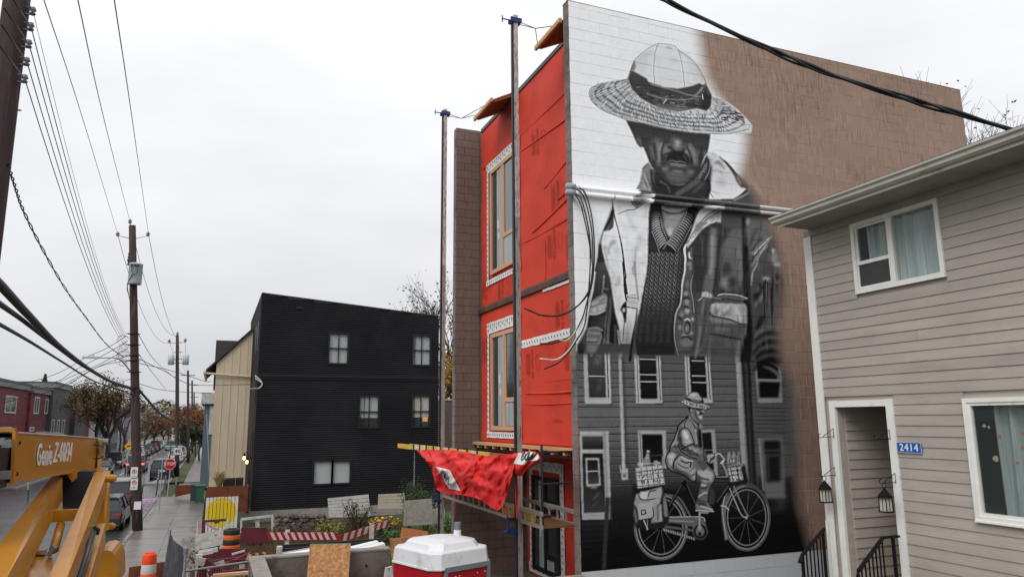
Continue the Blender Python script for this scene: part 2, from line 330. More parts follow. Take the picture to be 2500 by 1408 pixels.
    # left sleeve darks
    poly('L1', [(612, 462), (640, 640), (560, 760), (540, 800), (470, 790), (520, 680)], ('L1', (470, 790), .46, (640, 600), .26), 1.5); line('L1', [(612, 480), (560, 640), (480, 780)], (3, 5, 3), .17, 1)
    poly('L1', [(425, 980), (560, 1420), (330, 1420), (380, 1200), (400, 1010)], .24, 1.2); poly('L1', [(470, 800), (540, 800), (440, 1000), (400, 1015), (440, 880)], .5, 2)
    poly('L2', [(340, 0), (470, 0), (530, 240), (570, 640), (640, 960), (680, 1160), (560, 1160), (200, 940), (250, 560), (290, 420)], ('L2', (300, 100), .33, (560, 900), .15), 1.2)
    poly('L2', [(430, 190), (445, 190), (432, 380), (420, 380)], .75, 1.5); line('L2', [(420, 385), (415, 440), (470, 470)], 2.4, .6, 1); line('L2', [(440, 380), (500, 385)], 2, .6, 1)
    # fist and cuff
    poly('L2', [(420, 458), (480, 490), (478, 580), (450, 690), (330, 760), (235, 762), (215, 720), (255, 620), (262, 555)], ('L2', (260, 560), .55, (470, 560), .62), 1.2, sm=True)
    poly('L2', [(265, 580), (350, 548), (372, 565), (280, 625), (250, 640)], .68, 2.5); poly('L2', [(252, 652), (350, 615), (450, 590), (440, 670), (300, 725), (270, 720)], .70, 2.5)
    line('L2', [(262, 560), (330, 520), (410, 470), (470, 480)], 1.2, .3, .8); line('L2', [(375, 570), (440, 520), (478, 530)], 1.6, .36, 1); line('L2', [(250, 650), (345, 612), (400, 590), (460, 570)], 1.4, .3, 1); line('L2', [(335, 640), (345, 700)], 1, .42, .8)
    line('L2', [(228, 735), (330, 745), (455, 695)], 3.5, .70, 1); line('L2', [(232, 766), (350, 758), (460, 706)], 1.6, .15)
    poly('L2', [(235, 785), (470, 760), (470, 950), (240, 940)], ('L2', (240, 800), .18, (400, 900), .28), 2)
    poly('L2', [(210, 945), (330, 935), (415, 970), (370, 1180), (300, 1300), (190, 1290), (190, 1150)], .42, 2.2); line('L2', [(210, 950), (330, 936), (415, 972)], 2.5, .68, .8); line('L2', [(212, 1000), (300, 1015), (380, 1020)], 4, .62, 2)
    line('L2', [(220, 1110), (330, 1120)], 7, .62, 3); line('L2', [(200, 1020), (195, 1150)], 2, .6, 1); line('L2', [(405, 1040), (360, 1180)], 2, .62, 1); poly('L2', [(195, 1160), (340, 1160), (320, 1290), (220, 1290)], .50, 5, .7); line('L2', [(195, 1140), (340, 1140)], 2, .2, 1)
    poly('L2', [(190, 1040), (60, 1180), (55, 1300), (140, 1310)], ('L2', (160, 1060), .35, (60, 1260), .16), 2)
    for xa, xb in ((455, 440), (490, 480), (510, 500)): line('L2', [(xa + 35, 480), (xa + 20, 760), (xa, 940), (xb, 1160)], (1.5, 3, 3.5), .5, 1, .8)
    line('L2', [(600, 900), (600, 1160)], 3, .55, 2, .8); line('L2', [(640, 980), (660, 1160)], 6, .6, 1, .9)
    # light fleece lining, left panel
    lin = [(600, 255), (640, 480), (655, 690), (600, 760), (475, 800), (440, 900), (430, 985), (480, 1180), (545, 1420)]
    poly('P', [(1494, 481), (1500, 515), (1497, 555), (1490, 562), (1474, 565), (1468, 590), (1470, 612), (1477, 640), (1490, 680), (1495, 715), (1502, 765), (1512, 800), (1517, 838), (1540, 838), (1549, 806),
               (1558, 766), (1568, 715), (1575, 680), (1580, 640), (1582, 560), (1590, 500), (1600, 478)], ('P', (1480, 500), .88, (1540, 840), .78), 1)
    clip('P', [(1494, 481), (1497, 555), (1468, 590), (1477, 640), (1495, 715), (1512, 800), (1517, 838), (1540, 838), (1549, 806), (1568, 715), (1582, 640), (1584, 500), (1600, 478)], 1)
    poly('L1', [(930, 250), (1140, 300), (1000, 440), (900, 330)], .5, 2); line('L1', [(890, 300), (930, 380), (1000, 440)], 1.6, .25); line('L1', [(700, 525), (850, 470), (960, 455), (1130, 340)], (1, 2.2, 1.6, 1.2), .28, .6)
    oval('L1', (760, 360), 60, 45, .70, 8, .7); line('L1', [(820, 500), (880, 640), (960, 760)], 10, .74, 5, .7); line('L1', [(1030, 860), (1020, 980), (960, 1200), (940, 1420)], 7, .66, 4, .8); line('L1', [(975, 1040), (962, 1250), (930, 1400)], 2.2, .62, 1)
    line('L1', [(560, 1040), (600, 980), (670, 950)], (4, 10, 4), .52, 3, .8); line('L1', [(490, 1040), (480, 1090)], 4, .6, 2); line('L1', [(545, 1060), (550, 1150)], 4, .6, 2); line('L1', [(470, 830), (480, 900)], 6, .68, 4); line('L1', [(490, 1120), (530, 1300), (545, 1400)], 3, .62, 2)
    line('L2', [(660, 210), (640, 300), (600, 350)], (3, 7, 4), .58, 3, .8); oval('L2', (650, 420), 40, 30, .66, 7, .6); oval('L2', (650, 550), 30, 25, .70, 6, .6)
    for _ in range(110):
        x = rm.uniform(1470, 1585); y = rm.uniform(490, 830); oval('P', (x, y), rm.uniform(2, 9), rm.uniform(4, 18), rm.choice([.62, .68, .98, .95, .74]), 3, .22)
    line('L2', [(860, 60), (850, 110), (880, 200)], 3, .6, 1.5); line('L2', [(880, 0), (885, 130), (910, 380), (935, 560)], 1.8, .35, .8); line('L2', [(760, 480), (900, 470)], 3, .6, 1); line('L2', [(770, 510), (930, 540)], 4, .64, 1.5)
    poly('L2', [(720, 830), (840, 840), (830, 1180), (700, 1180)], ('L2', (0, 850), .72, (0, 1160), .42), 5, .8); poly('L2', [(640, 960), (720, 960), (700, 1150), (650, 1150)], .58, 5, .7)
    clip(None, None)
    # zip edge
    line('L1', [(600, 265), (612, 400), (640, 560), (700, 780), (750, 1010), (785, 1260), (800, 1420)], (1.4, 1.6, 2.6, 2.2, 3.4, 3.6, 3.6), .22); line('L1', [(640, 600), (700, 770), (745, 960)], 1, .6)
    line('L2', [(705, 0), (722, 200), (735, 400), (755, 540)], (3, 3, 4.5, 3), .20); line('L2', [(725, 40), (748, 210), (738, 240), (765, 450)], (2, 4, 4, 5), .2)
    poly('L2', [(765, 545), (700, 610), (672, 680), (700, 720), (735, 860), (750, 860), (765, 660)], .13, 1); oval('L2', (722, 682), 26, 34, .72, 1.2); line('L2', [(735, 800), (720, 960), (705, 1140)], 1.8, .3)
    poly('L2', [(775, 470), (900, 490), (935, 570), (925, 660), (770, 640), (760, 560)], .74, 1.5); line('L2', [(780, 500), (920, 520)], 1.6, .48); line('L2', [(770, 560), (930, 590)], 1.2, .55, 1); line('L2', [(765, 640), (905, 662)], 2.6, .16); line('L2', [(760, 655), (905, 678)], 1.6, .82)
    line('L2', [(770, 480), (765, 560)], 1.4, .3); line('L2', [(915, 660), (890, 860), (850, 1060), (810, 1400)], (2, 3, 4, 7), .14, 1)
    # edge of the fleece, small scallops
    for k in range(46):
        t = k / 45; x = np.interp(t, [0, .15, .4, .62, .8, 1], [1590, 1583, 1581, 1577, 1568, 1558]); y = 505 + t * 260
        oval('P', (x + rm.uniform(-.8, .8), y), 2.2, 2.6, rm.choice([.9, .84, .75]), .7)
    # ---------- knitted sweater
    sw = [(1594, 470), (1584, 520), (1583, 640), (1578, 690), (1564, 760), (1552, 830), (1556, 866), (1650, 866), (1652, 780), (1665, 730), (1672, 640), (1676, 600), (1695, 555), (1712, 490), (1712, 460)]
    poly('P', sw, .23, 1); clip('P', sw, 1)
    for j in range(9):
        for k in range(17):
            xa = 1586 + j * 10.6; y = 622 + k * 10.2; x = xa - (y - 620) * .085 + (j * .6)
            f = np.clip((k - 9) / 7, 0, 1); v = (.50 - .22 * f) * (1 - .25 * (j > 6)) + rm.uniform(-.03, .03)
            line('P', [(x - 4.6, y - 6), (x - .7, y + 3)], (1.2, 4.2, 2.2), v); line('P', [(x + 4.6, y - 6), (x + .7, y + 3)], (1.2, 4.0, 2.0), v - .07)
    poly('P', [(1540, 770), (1660, 770), (1655, 870), (1540, 870)], ('P', (0, 770), .24, (0, 860), .15), 10, .75)
    for x in (1566, 1583, 1600, 1617, 1634): line('P', [(x, 780), (x - 4, 835)], 5, .27, 2, .8)
    clip(None, None)
    # shirt inside the collar
    poly('M1', [(350, 380), (760, 400), (770, 430), (700, 560), (600, 740), (490, 900), (430, 830), (380, 740), (360, 560)], .47, 1)
    poly('M1', [(360, 390), (430, 430), (600, 440), (745, 420), (760, 450), (640, 500), (470, 490), (370, 470)], .60, 2); line('M1', [(370, 470), (480, 520), (620, 520), (740, 460)], 2.8, .2, 1); line('M1', [(400, 425), (560, 425), (750, 425)], 1.6, .3, 1)
    poly('M1', [(420, 560), (680, 520), (600, 720), (490, 890), (380, 730)], .60, 3, .8); poly('M1', [(470, 740), (515, 740), (520, 860), (485, 890), (420, 790)], .74, 3); line('M1', [(360, 500), (380, 740), (440, 900)], 5, .32, 2, .7)
    # v collar ribs
    poly('M1', [(190, 430), (350, 440), (360, 700), (430, 880), (470, 960), (330, 1120), (240, 900), (180, 700)], .17, 1.5)
    poly('M1', [(770, 430), (900, 430), (860, 640), (740, 900), (560, 1150), (430, 1100), (430, 960), (600, 760)], .17, 1.5)
    for k in range(15):
        t = k / 14; x0 = np.interp(t, [0, .45, 1], [195, 205, 320]); y0 = 520 + t * 520; x1 = np.interp(t, [0, .5, 1], [330, 370, 450]); y1 = 500 + t * 450
        line('M1', [(x0, y0 + 20), ((x0 + x1) / 2, (y0 + y1) / 2 - 8), (x1, y1 + 10)], (2, 4.2, 2.6), np.interp(t, [0, .3, 1], [.28, .6, .58]))
    for k in range(15):
        t = k / 14; x1 = 745 - t * 300; y1 = 520 + t * 470; x2 = 850 - t * 270; y2 = 590 + t * 520
        line('M1', [(x1, y1), ((x1 + x2) / 2 + 5, (y1 + y2) / 2 - 14), (x2, y2)], (3.4, 3, 1.4), np.interp(t, [0, .2, .8, 1], [.3, .56, .56, .6]))
    line('M1', [(750, 490), (640, 700), (500, 900), (380, 1070)], 1.8, .56); line('M1', [(320, 560), (350, 760), (440, 950)], 2.2, .12); line('M1', [(200, 800), (280, 1000), (330, 1170)], 2, .5); line('M1', [(820, 700), (720, 900), (600, 1120)], 2, .45)
    # coat placket edge, white piping
    poly('M1', [(975, 430), (1280, 400), (1280, 660), (1180, 650), (1010, 740), (900, 880), (760, 1060), (730, 1010), (800, 850), (850, 700), (900, 560)], .77, 1.5); poly('M1', [(1180, 460), (1280, 440), (1280, 600), (1120, 620), (1000, 610)], .56, 3)
    line('M1', [(1200, 460), (1050, 560), (870, 780), (760, 980)], 1.6, .25); line('M1', [(1280, 480), (1120, 570), (1020, 640)], 1.4, .3); poly('M1', [(880, 700), (990, 640), (1080, 640), (940, 790), (860, 880)], .52, 2.5)
    line('M1', [(1180, 650), (1060, 700), (930, 830), (800, 990)], (3, 4, 4, 3), .86, .7)
    for _ in range(30):
        t = rm.random(); x = 1200 - t * 430; y = 560 + t * 430 + rm.uniform(-40, 60); oval('M1', (x, y), 16, 9, rm.choice([.45, .9, .6]), 1, .7, -40)
    poly('P', [(1672, 606), (1676, 604), (1682, 640), (1680, 690), (1673, 730), (1662, 760), (1655, 800), (1655, 840), (1660, 870), (1648, 868), (1645, 830), (1648, 780), (1660, 740), (1668, 700), (1671, 660)], .30, 1.2)
    line('M1', [(730, 1010), (712, 1080), (725, 1240), (720, 1400)], (4, 6, 5, 4), .80, .7)
    line('M2', [(660, 0), (658, 120), (622, 300), (608, 480), (590, 600), (535, 720), (515, 840), (505, 1000), (520, 1150), (560, 1330)], (5, 5, 5, 4, 4, 4, 4, 3, 3, 2), ('M2', (0, 0), .82, (0, 1200), .48), .6)
    poly('M2', [(680, 0), (790, 0), (780, 180), (745, 360), (760, 520), (790, 700), (800, 900), (780, 1150), (740, 1260), (560, 1260), (530, 1080), (530, 860), (560, 730), (610, 610), (635, 480), (640, 330), (670, 150)], .36, 1.5)
    line('M2', [(790, 20), (785, 140), (750, 270), (745, 400), (775, 560), (790, 720)], 2.2, .55)
    for c, rx, ry, v in (((750, 80), 26, 34, .62), ((670, 450), 34, 34, .58), ((685, 560), 42, 26, .62), ((680, 610), 40, 24, .55), ((690, 700), 40, 40, .66), ((610, 740), 34, 44, .52), ((765, 815), 22, 28, .70), ((585, 930), 20, 40, .58), ((650, 1050), 50, 30, .55), ((750, 1010), 22, 22, .66), ((680, 1150), 90, 60, .46), ((700, 30), 25, 25, .5), ((690, 320), 20, 60, .46)):
        oval('M2', c, rx, ry, v, 2)
    for a_, b_ in (((640, 520), (720, 530)), ((640, 640), (700, 650)), ((560, 800), (600, 820)), ((610, 1080), (760, 1110)), ((660, 860), (650, 1000))): line('M2', [a_, ((a_[0] + b_[0]) / 2, a_[1] - 15), b_], 3, .16, 1)
    oval('M2', (688, 935), 64, 110, .62, .8, 1, 4); oval('M2', (690, 938), 54, 98, .16, .8, 1, 4); oval('M2', (684, 945), 42, 78, .38, 1.5, 1, 4); oval('M2', (685, 950), 18, 44, .62, 3, 1, 6); line('M2', [(650, 830), (690, 808), (725, 830)], 3, .8)
    oval('M1', (858, 1125), 48, 86, .74, .8, 1, -6); oval('M1', (868, 1132), 40, 74, .28, .8, 1, -6); oval('M1', (880, 1120), 22, 46, .42, 2); line('M1', [(785, 1130), (790, 1200), (850, 1240)], (4, 6, 3), .84, 1); oval('M1', (810, 1310), 50, 50, .55, 3)
    # ---------- dark coat front, folds
    poly('P', [(1688, 600), (1712, 560), (1745, 545), (1790, 560), (1800, 620), (1800, 690), (1790, 730), (1742, 730), (1720, 700), (1698, 720), (1690, 660)], .25, 3)
    poly('P', [(1735, 555), (1752, 560), (1748, 640), (1738, 725), (1722, 720), (1728, 650), (1730, 590)], .46, 3); line('P', [(1739, 575), (1738, 640), (1728, 705)], 5, .6, 2, .9); line('P', [(1757, 580), (1752, 640), (1742, 712)], 4, .22, 1.5)
    poly('P', [(1762, 600), (1785, 560), (1812, 560), (1814, 640), (1808, 700), (1780, 715), (1762, 700), (1757, 650)], .42, 5); oval('P', (1787, 690), 16, 14, .28, 5); oval('P', (1776, 655), 9, 18, .27, 5); line('P', [(1800, 600), (1812, 660), (1806, 690)], 7, .52, 4, .8); oval('P', (1768, 690), 10, 12, .54, 5)
    poly('P', [(1812, 530), (1822, 530), (1828, 700), (1830, 860), (1818, 860), (1814, 700)], .16, 2); line('P', [(1817, 560), (1820, 690)], 2, .3, 1); line('P', [(1826, 600), (1822, 720)], 2, .42, 1.2)
    # shoulder and right sleeve
    poly('P', [(1825, 505), (1868, 515), (1885, 555), (1868, 590), (1838, 630), (1826, 610), (1820, 560)], .42, 5); oval('P', (1826, 540), 5, 9, .62, 2, .8); line('P', [(1846, 560), (1830, 600)], 6, .3, 3); line('P', [(1858, 580), (1836, 612)], 4, .26, 2)
    poly('P', [(1884, 575), (1912, 640), (1918, 680), (1905, 690), (1868, 690), (1845, 680), (1840, 660), (1856, 628)], .34, 3); oval('P', (1890, 630), 8, 18, .55, 4); oval('P', (1898, 645), 9, 6, .62, 2); oval('P', (1888, 612), 4, 7, .68, 1.5); oval('P', (1870, 680), 10, 5, .6, 2)
    line('R2', [(760, 0), (690, 80), (620, 180), (580, 260)], (7, 8, 7, 2), .52, 1.2); line('R2', [(750, 10), (680, 100), (640, 230), (590, 330), (575, 480)], (2, 2, 3, 3, 4), .70, .8); line('R2', [(720, 0), (620, 100), (580, 200)], 2, .2, .8)
    line('R1', [(880, 1180), (800, 1300), (730, 1400)], (4, 3, 2), .62, .8); line('R1', [(840, 1170), (740, 1290), (640, 1400)], (3, 6, 7), .5, 1.5)
    for k in range(9): line('R1', [(850 - k * 22, 1190 + k * 24), (830 - k * 22, 1230 + k * 24)], 1.6, .75)
    poly('R2', [(600, 400), (740, 440), (760, 560), (700, 700), (640, 900), (600, 1100), (570, 700), (575, 500)], .32, 6); poly('R2', [(640, 440), (720, 500), (690, 600), (610, 680), (600, 600), (700, 540)], .15, 3); line('R2', [(740, 450), (745, 540), (690, 650), (620, 740)], (3, 5, 7, 4), .56, 3)
    poly('R2', [(690, 860), (780, 840), (740, 930), (690, 980), (620, 1060), (640, 950)], .13, 3); poly('R2', [(760, 560), (900, 560), (900, 1000), (700, 980), (740, 900)], .40, 9, .8)
    for i, (y, v) in enumerate(((1010, .42), (1080, .16), (1130, .36), (1190, .12), (1240, .32), (1300, .1), (1350, .3), (1400, .1))): line('R2', [(600, y + 130), (680, y + 40), (790, y), (910, y + 10)], (5, 11, 14, 16), v, 3, .9)
    poly('R2', [(480, 0), (530, 0), (560, 700), (600, 1100), (560, 1420), (430, 1420), (500, 1000), (520, 700)], .13, 2.5); line('R2', [(530, 320), (545, 700)], 3, .28, 1.5)
    # pockets
    line('R2', [(165, 610), (230, 592), (400, 605), (520, 645)], 3.4, .72, .6); poly('R2', [(165, 615), (240, 600), (400, 615), (520, 650), (515, 672), (380, 665), (260, 645), (165, 655)], .38, 1); line('R2', [(170, 660), (270, 648), (400, 672), (515, 676)], 1.6, .12)
    poly('R2', [(75, 720), (150, 695), (300, 705), (500, 710), (520, 780), (520, 955), (420, 950), (320, 900), (180, 872), (100, 850), (65, 790)], .68, 1.5)
    clip('R2', [(75, 720), (150, 695), (300, 705), (500, 710), (520, 780), (520, 955), (420, 950), (320, 900), (180, 872), (100, 850), (65, 790)], 1)
    for a_, b_, v in (((200, 820), (330, 720), .82), ((240, 850), (290, 810), .45), ((330, 740), (300, 850), .55), ((100, 720), (180, 740), .8), ((120, 830), (180, 790), .5), ((380, 760), (440, 900), .8), ((440, 760), (500, 900), .6), ((480, 740), (490, 800), .5)): line('R2', [a_, b_], 7, v, 3, .8)
    clip(None, None); line('R2', [(100, 858), (200, 878), (320, 905), (440, 960), (515, 965)], 2.4, .1)
    poly('R2', [(40, 860), (180, 885), (330, 915), (510, 970), (500, 1130), (440, 1160), (50, 1080), (10, 1060)], .36, 2.5); poly('R2', [(45, 870), (190, 890), (330, 920), (420, 955), (100, 945)], .52, 2)
    oval('R2', (160, 1015), 26, 24, .56, 4); oval('R2', (240, 1025), 50, 18, .52, 4); line('R2', [(60, 1080), (250, 1110), (440, 1150)], 3, .12, 1); line('R2', [(512, 720), (520, 900), (500, 1080)], 2, .55, 1); poly('R2', [(20, 1090), (440, 1160), (440, 1240), (350, 1260), (150, 1150), (20, 1180)], .38, 4)
    line('R2', [(430, 1170), (410, 1300), (400, 1420)], 9, .5, 3, .8); line('R2', [(40, 1200), (60, 1420)], 7, .45, 2, .7)
    poly('M2', [(945, 180), (1050, 180), (1040, 420), (920, 410)], .42, 3); poly('M2', [(905, 430), (960, 415), (1055, 470), (1045, 515), (940, 500), (890, 500)], .72, 1); line('M2', [(1010, 430), (1000, 500)], 1.2, .4)
    poly('M2', [(895, 505), (1010, 520), (980, 780), (930, 1100), (900, 1260), (800, 1330), (840, 1000), (870, 760)], .38, 2.5); line('M2', [(930, 540), (900, 800), (860, 1100), (800, 1380)], 4, .55, 2, .8); line('M2', [(850, 550), (900, 510)], 2, .7); line('M2', [(1050, 500), (1173, 530)], 2, .55); line('M2', [(960, 560), (930, 900), (880, 1200)], 4, .22, 2, .8)
    # drips
    for k in range(14):
        x = 1862 + rm.uniform(0, 52); y = 690 + rm.uniform(-12, 14); line('P', [(x, y), (x + 1, y + rm.uniform(20, 110))], (3, 1.2, .8), .17, 0, .8)
    oval('P', (1900, 676), 9, 7, .15, 2); oval('P', (1910, 690), 5, 12, .15, 2)
    # ---------- head: hood, scarf
    poly('F', [(1600, 640), (1720, 640), (1877, 740), (1960, 860), (2040, 960), (2160, 1020), (2290, 1090), (2300, 1200), (2240, 1290), (2160, 1340), (1750, 1420), (1680, 1400), (1630, 1200), (1660, 1050), (1640, 800)], .80, 1.2)
    poly('R1', [(45, 70), (200, 130), (300, 260), (400, 420), (480, 520), (560, 545), (540, 590), (380, 680), (60, 690), (50, 470), (80, 260)], .85, 1.5)
    oval('R1', (225, 470), 44, 38, .62, 8); line('R1', [(130, 210), (190, 205), (260, 280)], (4, 8, 3), .52, 2.5); line('R1', [(100, 310), (170, 300), (240, 350)], 5, .70, 3); line('R1', [(70, 160), (80, 280), (60, 400)], 8, .66, 4); line('R1', [(90, 560), (200, 640)], 3, .75, 2)
    line('R1', [(200, 130), (320, 240), (390, 330), (440, 450), (500, 530)], (2, 5, 6, 6, 3), .36, 1); line('R1', [(265, 175), (340, 270), (440, 380), (560, 450)], (2, 4, 6, 4), .2, .8); poly('R1', [(440, 400), (540, 455), (580, 510), (560, 590), (440, 660), (560, 545), (500, 510)], .15, 1)
    line('R1', [(440, 365), (560, 440), (600, 500), (590, 590), (490, 650), (390, 700)], (3, 4, 4, 4, 4, 3), .62, .8); poly('R1', [(600, 480), (655, 560), (665, 630), (640, 690), (480, 700), (590, 600)], .32, 2)
    line('R1', [(60, 590), (120, 665)], 1.4, .35)
    # left collar
    poly('F', [(495, 830), (380, 950), (355, 1080), (330, 1210), (260, 1340), (640, 1420), (600, 1100), (540, 900)], .52, 1.2); poly('F', [(400, 980), (440, 1000), (500, 1180), (560, 1380), (380, 1340), (370, 1100)], .66, 4, .8)
    for a_, b_ in (((470, 870), (380, 960)), ((450, 1040), (530, 1300)), ((380, 1110), (480, 1320))): line('F', [a_, b_], 3, .38, 2)
    poly('F', [(520, 960), (600, 960), (720, 1420), (560, 1400), (530, 1150)], .22, 2.5); line('F', [(590, 980), (600, 1160), (690, 1400)], 4.5, .40, 1.2)
    poly('F', [(600, 960), (1700, 900), (1660, 1420), (620, 1420)], .20, 3); line('F', [(720, 1200), (850, 1280), (900, 1400)], 5, .32, 2)
    # ---------- face
    face = [(60, 20), (400, 80), (800, 160), (1200, 230), (1675, 270), (1650, 500), (1620, 640), (1560, 720), (1500, 900), (1400, 1040), (1280, 1180), (1180, 1260), (1060, 1280), (900, 1230), (760, 1120), (640, 990),
            (560, 930), (500, 800), (440, 640), (400, 540), (340, 545), (290, 500), (240, 400), (160, 220)]
    poly('F', face, .255, .9); clip('F', face, 1)
    poly('F', [(230, 350), (360, 340), (400, 520), (340, 550), (290, 500)], .42, 4, .8); line('F', [(370, 330), (400, 520)], 4, .22, 2)
    poly('F', [(560, 360), (720, 380), (760, 480), (700, 600), (640, 660), (620, 560), (560, 450)], .46, 7); poly('F', [(650, 500), (770, 470), (780, 560), (730, 650), (720, 780), (720, 900), (690, 920), (650, 840), (640, 700)], .52, 4); line('F', [(740, 480), (700, 600), (690, 800)], 6, .60, 3, .8)
    poly('F', [(500, 500), (570, 540), (620, 680), (640, 800), (600, 790), (540, 700)], .46, 4); line('F', [(600, 460), (620, 620), (650, 780)], 5, .22, 2.5, .9); line('F', [(780, 490), (750, 600), (740, 720)], 4, .2, 2, .9)
    poly('F', [(820, 470), (870, 560), (930, 620), (860, 650), (760, 680), (770, 600), (800, 520)], .52, 3); oval('F', (890, 490), 34, 40, .44, 3); line('F', [(880, 540), (930, 560)], 4, .18, 2)
    poly('F', [(930, 360), (1000, 330), (1120, 400), (1160, 520), (1120, 600), (1060, 640), (1000, 620), (950, 540), (930, 450)], .44, 4, sm=True); oval('F', (1045, 480), 55, 75, .64, 5); oval('F', (1050, 470), 25, 40, .78, 4); oval('F', (1180, 520), 24, 40, .46, 3); line('F', [(1000, 610), (1060, 640), (1130, 610)], 2.4, .58, 1)
    line('F', [(950, 600), (1010, 630), (1060, 650), (1140, 620), (1200, 590)], 2, .13, 1)
    poly('F', [(1220, 500), (1290, 470), (1400, 600), (1430, 760), (1400, 900), (1350, 860), (1330, 720), (1260, 590)], .50, 5); line('F', [(1290, 520), (1350, 680), (1390, 820)], 7, .58, 4, .8); poly('F', [(1210, 560), (1240, 600), (1300, 700), (1320, 790), (1250, 760), (1180, 650)], .58, 3)
    line('F', [(1230, 540), (1290, 680), (1330, 820)], 3, .18, 1.5); line('F', [(1460, 620), (1420, 740), (1430, 880)], 6, .44, 3); line('F', [(1520, 560), (1480, 800), (1440, 960)], 8, .2, 4, .8); poly('F', [(1540, 600), (1620, 640), (1570, 740), (1540, 720)], .46, 4)
    poly('F', [(820, 840), (900, 820), (1220, 870), (1300, 940), (1280, 1000), (1150, 960), (900, 950), (800, 900)], .34, 5)
    poly('F', [(900, 850), (1000, 850), (1100, 870), (1210, 880), (1220, 905), (1100, 925), (1000, 900), (900, 880)], .62, 2.5)
    for k in range(9): line('F', [(960 + k * 22, 860), (965 + k * 22, 910)], 1.2, .45, 0, .6)
    oval('F', (810, 960), 70, 36, .56, 4); oval('F', (1050, 1000), 120, 36, .60, 4, 1, 6); oval('F', (1300, 1020), 60, 36, .54, 4); poly('F', [(760, 1000), (950, 1000), (1200, 1040), (1340, 1040), (1240, 1180), (1060, 1240), (880, 1180)], .45, 7, .8)
    line('F', [(920, 960), (1060, 955), (1200, 990)], 5, .24, 2.5); line('F', [(900, 1240), (1050, 1275), (1180, 1250)], 3, .56, 1.2); poly('F', [(560, 940), (700, 960), (800, 1120), (900, 1220), (760, 1160)], .2, 6, .8)
    poly('F', face, .22, 1, .10)
    # moustache
    poly('F', [(960, 620), (1140, 620), (1240, 700), (1320, 780), (1335, 860), (1180, 830), (1060, 800), (940, 800), (800, 800), (735, 800), (760, 720), (860, 660)], .16, 2.5)
    for _ in range(120):
        x = rm.uniform(750, 1320); y = rm.uniform(660, 790) + abs(x - 1040) * .12; dx = (x - 1040) * .12
        line('F', [(x - dx * .5, y - 30), (x + dx, y + 28)], (1.2, .5), rm.choice([.12, .16, .4, .48, .3]) if abs(x - 1040) > 130 else rm.choice([.1, .14, .22]), 0, .6)
    line('F', [(880, 815), (960, 800), (1050, 830), (1100, 808), (1200, 845)], (1.2, 2, 2, 1.4), .5, .8, .8); line('F', [(880, 835), (1050, 845), (1240, 880)], 1.5, .14)
    poly('F', [(60, 0), (1680, 240), (1680, 420), (1500, 430), (1200, 380), (960, 330), (560, 340), (160, 220)], .235, 9, .9)
    clip(None, None)
    # scarf edge
    poly('F', [(1600, 690), (1660, 780), (1690, 960), (1600, 1220), (1480, 1420), (1060, 1420), (1200, 1280), (1350, 1120), (1460, 980), (1560, 780)], .24, 1.8); line('F', [(1620, 720), (1672, 850), (1650, 1000), (1560, 1180), (1400, 1420)], 2, .55, .8)
    line('F', [(1600, 860), (1540, 1000), (1430, 1160), (1250, 1330), (1120, 1420)], (4, 7, 8, 9, 10), .40, 1.5)
    for _ in range(240):
        t = rm.random(); x = np.interp(t, [0, .3, .6, 1], [1605, 1530, 1400, 1160]) + rm.uniform(-34, 34); y = 860 + t * 550; line('F', [(x, y), (x + 8, y - 12)], .9, rm.choice([.6, .5, .18]), 0, .7)
    poly('M1', [(850, 0), (1080, 0), (1110, 160), (1050, 280), (560, 260), (600, 190), (760, 90)], .23, 2); line('M1', [(920, 10), (760, 120), (600, 215)], 12, .36, 2); line('M1', [(990, 60), (860, 180)], 8, .32, 2); line('M1', [(1080, 0), (1100, 130), (1060, 260)], 5, .15, 2)
    # ---------- straw hat
    brim = [(238, 568), (160, 620), (155, 690), (200, 760), (300, 830), (400, 870), (510, 915), (700, 950), (900, 1000), (1100, 1030), (1350, 1048), (1600, 1040), (1690, 1030), (1702, 970), (1640, 900), (1560, 820), (1440, 730), (1320, 680),
            (1100, 640), (700, 540), (520, 520), (340, 550)]
    poly('A', brim, ('A', (150, 700), .70, (1000, 1000), .82), .8); clip('A', brim, .8)
    def bp(t, u):       # along the brim t, across u (0 crown side, 1 outer rim)
        ox = np.interp(t, [0, .06, .15, .3, .5, .7, .85, .95, 1], [250, 160, 180, 380, 800, 1180, 1480, 1690, 1640]); oy = np.interp(t, [0, .06, .15, .3, .5, .7, .85, .95, 1], [560, 650, 740, 860, 985, 1040, 1050, 1000, 880])
        ix = np.interp(t, [0, .15, .3, .5, .7, .85, 1], [520, 530, 600, 800, 1080, 1280, 1330]); iy = np.interp(t, [0, .15, .3, .5, .7, .85, 1], [520, 580, 680, 780, 830, 820, 690])
        return ix + (ox - ix) * u, iy + (oy - iy) * u
    for u, w, a_ in ((.16, 2, .5), (.34, 4, .75), (.52, 4.5, .75), (.70, 4.5, .8), (.86, 3, .7)):
        line('A', [bp(t / 24, u + .02 * math.sin(t)) for t in range(25)], w, .30, 1.2, a_)
    for k in range(300):
        t = (k + rm.random()) / 300; u0 = rm.choice([.0, .17, .35, .53, .72]); lean = .012 if t < .6 else -.03
        line('A', [bp(t, u0), bp(min(max(t + lean * .5, 0), 1), u0 + .17)], rm.choice([.7, .8, 1.1]), rm.choice([.12, .2, .3, .4]), 0, .7, sm=False)
    for k in range(200):
        t = rm.random(); u0 = rm.uniform(0, .85); line('A', [bp(t, u0), bp(min(max(t + .01, 0), 1), u0 + .14)], 1.3, .97, 0, .6, sm=False)
    poly('A', [(1330, 680), (1440, 730), (1560, 820), (1640, 900), (1560, 900), (1420, 850)], .45, 6, .5)
